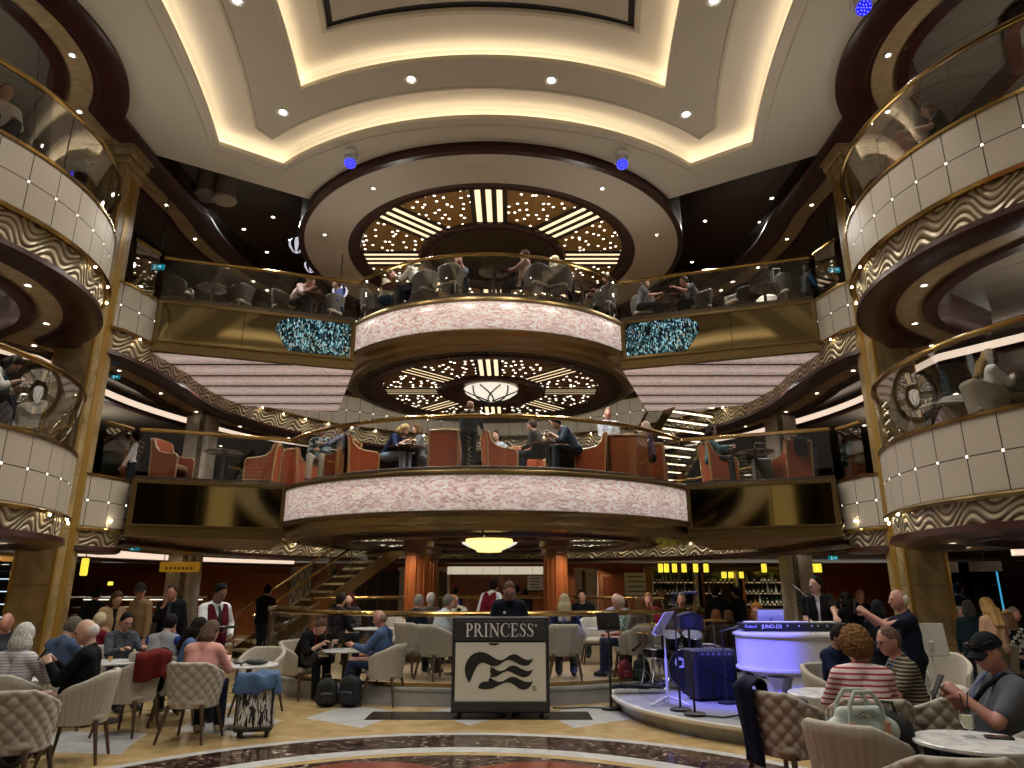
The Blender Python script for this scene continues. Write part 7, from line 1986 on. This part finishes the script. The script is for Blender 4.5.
# zebra trolley bag with a denim jacket on it
n = NT('zebra_cloth'); v = n.coord(); f = n.noise(n.scale(v, (44, 44, 8)), 1.0, 2, 1.0)
n.set(Base_Color=n.mix(n.math('GREATER_THAN', f, .5), '#0c0c0c', '#c8c6c2'), Roughness=.7)
zx = X(256, 8.95, 705); t = thing('trolley_bag', 'black and white zebra striped trolley bag standing on the floor', 'suitcase', (zx, 8.95, 0), rad(12))
mb = MB(); mb.box(0, 0, .36, .42, .26, .56, .05); obj('bag_body', mb, n.m, t)
mb = MB(); mb.box(0, 0, .1, .43, .27, .06, .02); mb.tube([(-.19, -.13, .6), (.19, -.13, .6)], .012, 6); mb.tube([(-.2, -.13, .14), (-.2, -.13, .58)], .012, 6); mb.tube([(.2, -.13, .14), (.2, -.13, .58)], .012, 6); obj('piping', mb, M['black'], t)
for sx in (-1, 1):
    mb = MB(); mb.cyl((sx * .15 - .02, -.06, .035), (sx * .15 + .02, -.06, .035), .035, n=14); obj('wheel', mb, M['black'], t)
    mb = MB(); mb.cyl((sx * .15 - .02, .08, .035), (sx * .15 + .02, .08, .035), .035, n=14); obj('wheel', mb, M['black'], t)
def drape_box(loc, w, d, top, label, mat, rz=0, hang=.16, seed=1, cat='jacket', name='folded_jacket'):
    q = random.Random(seed); ph = [q.uniform(0, 6) for _ in range(6)]
    def fn(u, v):
        x = (u - .5) * 2 * (w + hang); y = (v - .5) * 2 * (d + hang)
        ex, ey = max(0, abs(x) - w), max(0, abs(y) - d); e = math.hypot(ex, ey)
        xx = math.copysign(min(abs(x), w) + .02 * min(1, ex * 12) + .022 * math.sin(y * 22 + ph[0]) * min(1, ex * 8), x); yy = math.copysign(min(abs(y), d) + .02 * min(1, ey * 12) + .022 * math.sin(x * 20 + ph[1]) * min(1, ey * 8), y)
        z = top + .03 + .022 * math.sin(x * 14 + ph[2]) * math.sin(y * 11 + ph[3]) + .012 * math.sin(x * 31 + y * 23 + ph[4]) - e * (1 + .25 * math.sin(x * 9 + y * 7 + ph[5]))
        return (xx, yy, z)
    mb = MB(); mb.grid(fn, 40, 30); o = obj(name, mb, mat, None, 80, loc, rz); m_ = o.modifiers.new('thick', 'SOLIDIFY'); m_.thickness = .018; m_.offset = 1
    return tag(o, label, cat)
drape_box((zx, 8.95, 0), .21, .13, .645, 'blue denim jacket thrown over the zebra trolley bag', pm('#48607f', .85, 0, 'denim', .25, 14, .4, 150), rad(12), .17, 2)
def drape_chair(key, ang, width, out_z, label, mat, seed=1, off=.035, inner=.16, scale=1.0, pos=None, cat='jacket', name='jacket'):
    p, rz = chair_pos(key) if pos is None else pos
    q = random.Random(seed); ph = [q.uniform(0, 6) for _ in range(5)]
    def fn(u, v):
        a = rad(ang + (u - .5) * 2 * width); L_ = .9 - out_z; s_ = v * (L_ + .12 + inner)
        wob = .016 * math.sin(u * 17 + ph[0] + v * 3) + .01 * math.sin(u * 31 + ph[1])
        if s_ < L_: z = out_z + s_; o = off + wob + .02 * (1 - v)
        elif s_ < L_ + .12: t_ = (s_ - L_) / .12; z = .9 + .03 * math.sin(PI * t_); o = off - t_ * .13
        else: z = .9 - (s_ - L_ - .12); o = off - .13 - .01
        z += .02 * math.sin(u * 9 + ph[2]) * (1 - v)
        ad = abs(math.degrees(a)); drop = .2 * max(0, min(1, (ad - 38) / 88)) ** 1.15; z -= drop * min(1, max(0, (z - .4) / .45))
        nx, ny = math.sin(a), -math.cos(a); sc = .80 + .22 * max(0, (z - .36) / .47) if z < .9 else 1.02
        sc = min(sc, 1.03); return (nx * (.315 * sc + o), ny * (.30 * sc + o), z)
    mb = MB(); mb.grid(fn, 30, 30); o = obj(name, mb, mat, None, 80, p, rz); m_ = o.modifiers.new('thick', 'SOLIDIFY'); m_.thickness = .02; m_.offset = 1
    return tag(o, label, cat)
drape_chair('r1', -34, 34, .30, 'navy jacket hung over the left side of the quilted tub chair', pm('#131a30', .85, 0, 'navy_cloth', .2, 12, .3, 120), 4, .04)
drape_chair('a5', -10, 45, .62, 'rust red coat over the back of the ribbed tub chair', pm('#5c1a18', .9, 0, 'red_cloth', .25, 14, .4, 90), 6, .045, .3)
drape_chair('a5', 62, 26, .45, 'black coat with pink lining hanging beside the rust red coat', pm('#1a1416', .85, 0, 'black_cloth', .2, 14), 9, .05)
def backpack(loc, rz, label, sc=1.0, col='#101114'):
    t = thing('backpack', label, 'bag', loc, rz); t.scale = (sc, sc, sc); m_ = pm(col, .75, bump=.3, bs=150)
    P, Q = poly([('c', (-.08, 0, .1), .09, (-.07, 0, .3), .08, .06), ('c', (.08, 0, .1), .09, (.07, 0, .3), .08, .06), ('c', (0, .02, .08), .08, (0, 0, .36), .06, .06)], .014, [(V3(0, 0, .003), V3(0, 0, -1))], .05)
    mesh_obj('bag_body', [(P, Q)], m_, t)
    P, Q = poly([('c', (-.05, -.1, .1), .05, (.05, -.1, .1), .05, .03), ('c', (-.05, -.1, .17), .045, (.05, -.1, .17), .045, .03)], .012, [(V3(0, 0, .01), V3(0, 0, -1))], .03); mesh_obj('front_pocket', [(P, Q)], m_, t)
    mb = MB(); mb.tube([(-.05, 0, .4), (-.04, -.01, .46), (.04, -.01, .46), (.05, 0, .4)], .012, 6); obj('grab_handle', mb, m_, t)
    for sx in (-1, 1): mb = MB(); mb.tube([(sx * .07, .08, .38), (sx * .09, .15, .3), (sx * .09, .15, .15), (sx * .08, .09, .06)], .016, 6); obj('shoulder_strap', mb, m_, t)
    mb = MB(); mb.tube([(-.09, -.145, .2), (0, -.155, .215), (.09, -.145, .2)], .004, 5); obj('zip', mb, pm('#5a5a60', .4, .6), t)
    return t
backpack((X(328, 11.15, 690), 11.1, 0), rad(10), 'black backpack standing left of its pair under the round table', .95)
backpack((X(351, 11.15, 690), 11.1, 0), rad(-14), 'black backpack standing right of its pair against the hooded man\'s legs', 1.05, '#0d0e12')
rp_, rrz = chair_pos('r2'); backpack((rp_[0] + .27, rp_[1] + .13, .475), rad(-30), 'black backpack propped on the chair behind the pale handbag', .98)
# pale handbag
t = thing('handbag', 'pale mint leather handbag with tan strap tabs on the ribbed chair', 'bag', (rp_[0] + .02, rp_[1] - .02, .475), rad(8)); t.scale = (1.25, 1.2, 1.36)
hm = pm('#a8b2aa', .5, 0, 'mint_leather', .06, 10, .2, 60)
P, Q = poly([('c', (-.17, 0, .07), .075, (.17, 0, .07), .075, .05), ('c', (-.15, 0, .22), .055, (.15, 0, .22), .055, .05), ('c', (-.1, 0, .3), .03, (.1, 0, .3), .03, .05)], .012, [(V3(0, 0, .003), V3(0, 0, -1))], .05); mesh_obj('bag_body', [(P, Q)], hm, t)
mb = MB(); mb.box(0, -.085, .13, .25, .03, .17, .02); obj('front_pocket', mb, hm, t)
for y in (-.05, .05):
    mb = MB(); mb.tube([(-.1, y * 1.3, .24), (-.085, y * 1.2, .34), (-.045, y, .395), (.045, y, .395), (.085, y * 1.2, .34), (.1, y * 1.3, .24)], .011, 8); hd = obj('carry_handle', mb, hm, t)
    for sx in (-1, 1): mb = MB(); mb.box(sx * .1, y * 1.55, .235, .034, .012, .07, .004); obj('strap_tab', mb, pm('#b88468', .6), hd)
mb = MB(); mb.tube([(-.17, -.02, .24), (0, -.035, .3), (.17, -.02, .24)], .006, 6); obj('zip', mb, M['steel'], t)
# shoulder bag of the leaning woman, bags under the platform table, green bag
lx, ly = CH['c1'][0], CH['c1'][1]
t = thing('shoulder_bag', 'black round shoulder bag at the hip of the leaning woman', 'bag', (lx + .25, ly - .33, .52))
mb = MB(); mb.sphere((0, 0, .1), (.14, .06, .12), 18, 10); obj('bag_body', mb, pm('#111114', .5), t)
mb = MB(); mb.tube([(-.12, 0, .14), (-.16, .08, .35), (-.08, .12, .55)], .01, 6); obj('strap', mb, pm('#111114', .5), t)
backpack((X(625, 12.0, 680), 11.95, PZ), rad(30), 'dark red bag lying on the platform floor beside the railing', .75, '#6a0f22')
backpack((X(641, 12.0, 680), 11.9, PZ), rad(-20), 'dark green bag on the platform by the drum kit', .85, '#12261e')
# mug with straws and phone on the marble table
tx, ty, tz = T['t6']; gx, gy = tx + .03, ty + .1
t = thing('glass_mug', 'stemmed glass mug of pale drink with two dark straws on the marble table', 'glass', (gx, gy, .73))
mb = MB(); mb.lathe([(.04, 0), (.04, .006), (.012, .014), (.012, .03), (.03, .045), (.042, .08), (.044, .17), (.041, .17), (.038, .08), (.02, .05)], 24); obj('glass_bowl', mb, M['glass'], t)
mb = MB(); mb.lathe([(.02, .052), (.037, .08), (.039, .13), (.001, .131)], 20); obj('drink', mb, pm('#c8c2a4', .3), t)
mb = MB(); mb.tube([(-.042, 0, .15), (-.075, 0, .145), (-.08, 0, .1), (-.045, 0, .085)], .006, 8); obj('mug_handle', mb, M['glass'], t)
mb = MB(); mb.cyl((.005, 0, .06), (-.01, .01, .26), .004, n=6); obj('straw', mb, M['black'], t); mb = MB(); mb.cyl((.01, .01, .06), (.035, .0, .27), .004, n=6); obj('straw', mb, M['black'], t)
t = thing('phone', 'black phone lying flat on the marble table', 'phone', (tx + .19, ty + .05, .735), rad(70)); mb = MB(); mb.box(0, 0, .003, .08, .16, .012, .005); obj('phone_body', mb, M['black'], t); mb = MB(); mb.box(0, 0, .0095, .074, .152, .002); obj('phone_screen', mb, pm('#0a0c12', .08), t)
# cups and glasses on other tables
def tumbler(loc, label, col=None):
    t = thing('tumbler', label, 'glass', loc); mb = MB(); mb.lathe([(.028, 0), (.034, .11), (.031, .11), (.026, .008)], 18); obj('glass_wall', mb, M['glass'], t)
    mb = MB(); mb.lathe([(.0255, .008), (.029, .06), (.001, .061)], 16); obj('drink', mb, pm(col or '#c89a50', .3), t)
for k, off, lab in (('t4', (.1, .02), 'tumbler on the table between the leaning woman and the hooded man'), ('t2', (.0, -.05), 'tumbler on the table before the raglan shirted man'), ('t5', (-.08, .0), 'tumbler on the platform table by the grey blond woman'), ('t8', (.1, .0), 'tumbler on the platform table behind the lectern'), ('t10', (0, 0), 'tumbler on the table near the man in the suit jacket')):
    x, y, z = T[k]; tumbler((x + off[0], y + off[1], z + .73), lab)
x, y, z = T['t1']; mb = MB(); mb.lathe([(.03, 0), (.04, .05), (.042, .06), (.036, .06), (.026, .006)], 18); o = tag(obj('cup', mb, M['white'], None, 35, (x, y, .73)), 'white cup on the table of the white haired woman', 'cup')
mb = MB(); mb.tube([(.038, 0, .05), (.06, 0, .045), (.06, 0, .02), (.034, 0, .015)], .005, 6); obj('cup_handle', mb, M['white'], o)
# clothes hung over middle deck armchairs
def drape_orange(px, D, dx, dy, label, mat, seed, side=.0):
    x, y, z = at_d(px, 470, D); q = random.Random(seed); ph = q.uniform(0, 6)
    def fn(u, v):
        xx = side + (u - .5) * .34; s_ = v * .9
        if s_ < .42: return (xx, -.445 - .012 * math.sin(u * 14 + ph), .70 + s_)
        if s_ < .56: t_ = (s_ - .42) / .14; return (xx, -.445 + .12 * t_, 1.12 + .02 * math.sin(PI * t_))
        return (xx, -.32 + .0 * v + .012 * math.sin(u * 12), 1.12 - (s_ - .56))
    mb = MB(); mb.grid(fn, 20, 24); o = obj('jacket', mb, mat, None, 80, (x, y, ZS6), face(dx, dy)); o.scale = (.9, .9, .86); m_ = o.modifiers.new('thick', 'SOLIDIFY'); m_.thickness = .025; m_.offset = 1; return tag(o, label, 'jacket')
drape_orange(362, 14.6, .9, .3, 'teal jacket over the back of the orange armchair', pm('#1c7a80', .8), 2, -.14)
drape_orange(362, 14.6, .9, .3, 'navy jacket beside the teal jacket on the orange armchair', pm('#10142a', .8), 5, .17)
drape_orange(792, 15.2, -.2, 1, 'black coat over the orange armchair nearest the right column', pm('#0b0c10', .8), 7, 0)
# white lamp on the upper right bridge and table lamp shades
x, y, z = at_d(766, 285, 16.4); t = thing('table_lamp', 'pale shaded table lamp on the upper right bridge', 'lamp', (x, y, ZS7))
mb = MB(); mb.lathe([(.15, 0), (.15, .02), (.02, .04), (.018, .75)], 16); obj('base', mb, M['bronze'], t)
mb = MB(); mb.lathe([(.3, .72), (.28, .95), (.2, 1.02)], 24); obj('lamp_shade', mb, glow('#c8c0b0', .35), t)
x, y, z = at_d(774, 262, 15.8); t = thing('wall_speaker', 'black loudspeaker standing behind the upper right bridge seats', 'speaker', (x, y, ZS7)); mb = MB(); mb.box(0, 0, 1.25, .2, .2, .5, .02); obj('speaker_case', mb, M['black'], t); mb = MB(); mb.cyl((0, 0, .02), (0, 0, 1.0), .02, n=8); mb.lathe([(.16, 0), (.16, .02), (.02, .04)], 16); obj('stand', mb, M['black'], t)
x, y, z = at_d(232, 290, 17.2); t = thing('pale_pedestal', 'pale square pedestal behind the tub chairs on the upper left bridge', 'pedestal', (x, y, Z7)); mb = MB(); mb.box(0, 0, .6, .5, .5, 1.2, .02); obj('pedestal_body', mb, pm('#9ca0a4', .4), t); mb = MB(); mb.box(0, 0, 1.22, .6, .6, .06, .01); obj('cap', mb, pm('#b4b8bc', .4), t)
# ------------------------------------------------------------------ camera, light, exposure
cd = bpy.data.cameras.new('camera'); cam = bpy.data.objects.new('camera', cd); C.objects.link(cam)
cam.location = (CAMX, 0, CAMZ); cam.rotation_euler = (PI / 2 + PITCH, 0, 0)
cd.sensor_width = 36; cd.lens = FOC / 1024 * 36; cd.clip_end = 200
S.camera = cam
w = bpy.data.worlds.new('world'); S.world = w; w.use_nodes = True
w.node_tree.nodes['Background'].inputs[0].default_value = (1.0, .86, .7, 1); w.node_tree.nodes['Background'].inputs[1].default_value = .25
S.view_settings.view_transform = 'Standard'; S.view_settings.look = 'None'; S.view_settings.gamma = 1; S.view_settings.use_curve_mapping = False
S.view_settings.exposure = -0.12
S.cycles.max_bounces = 6; S.cycles.transparent_max_bounces = 24; S.cycles.use_light_tree = True
S.cycles.caustics_reflective = False; S.cycles.caustics_refractive = False; S.cycles.sample_clamp_indirect = 4.0
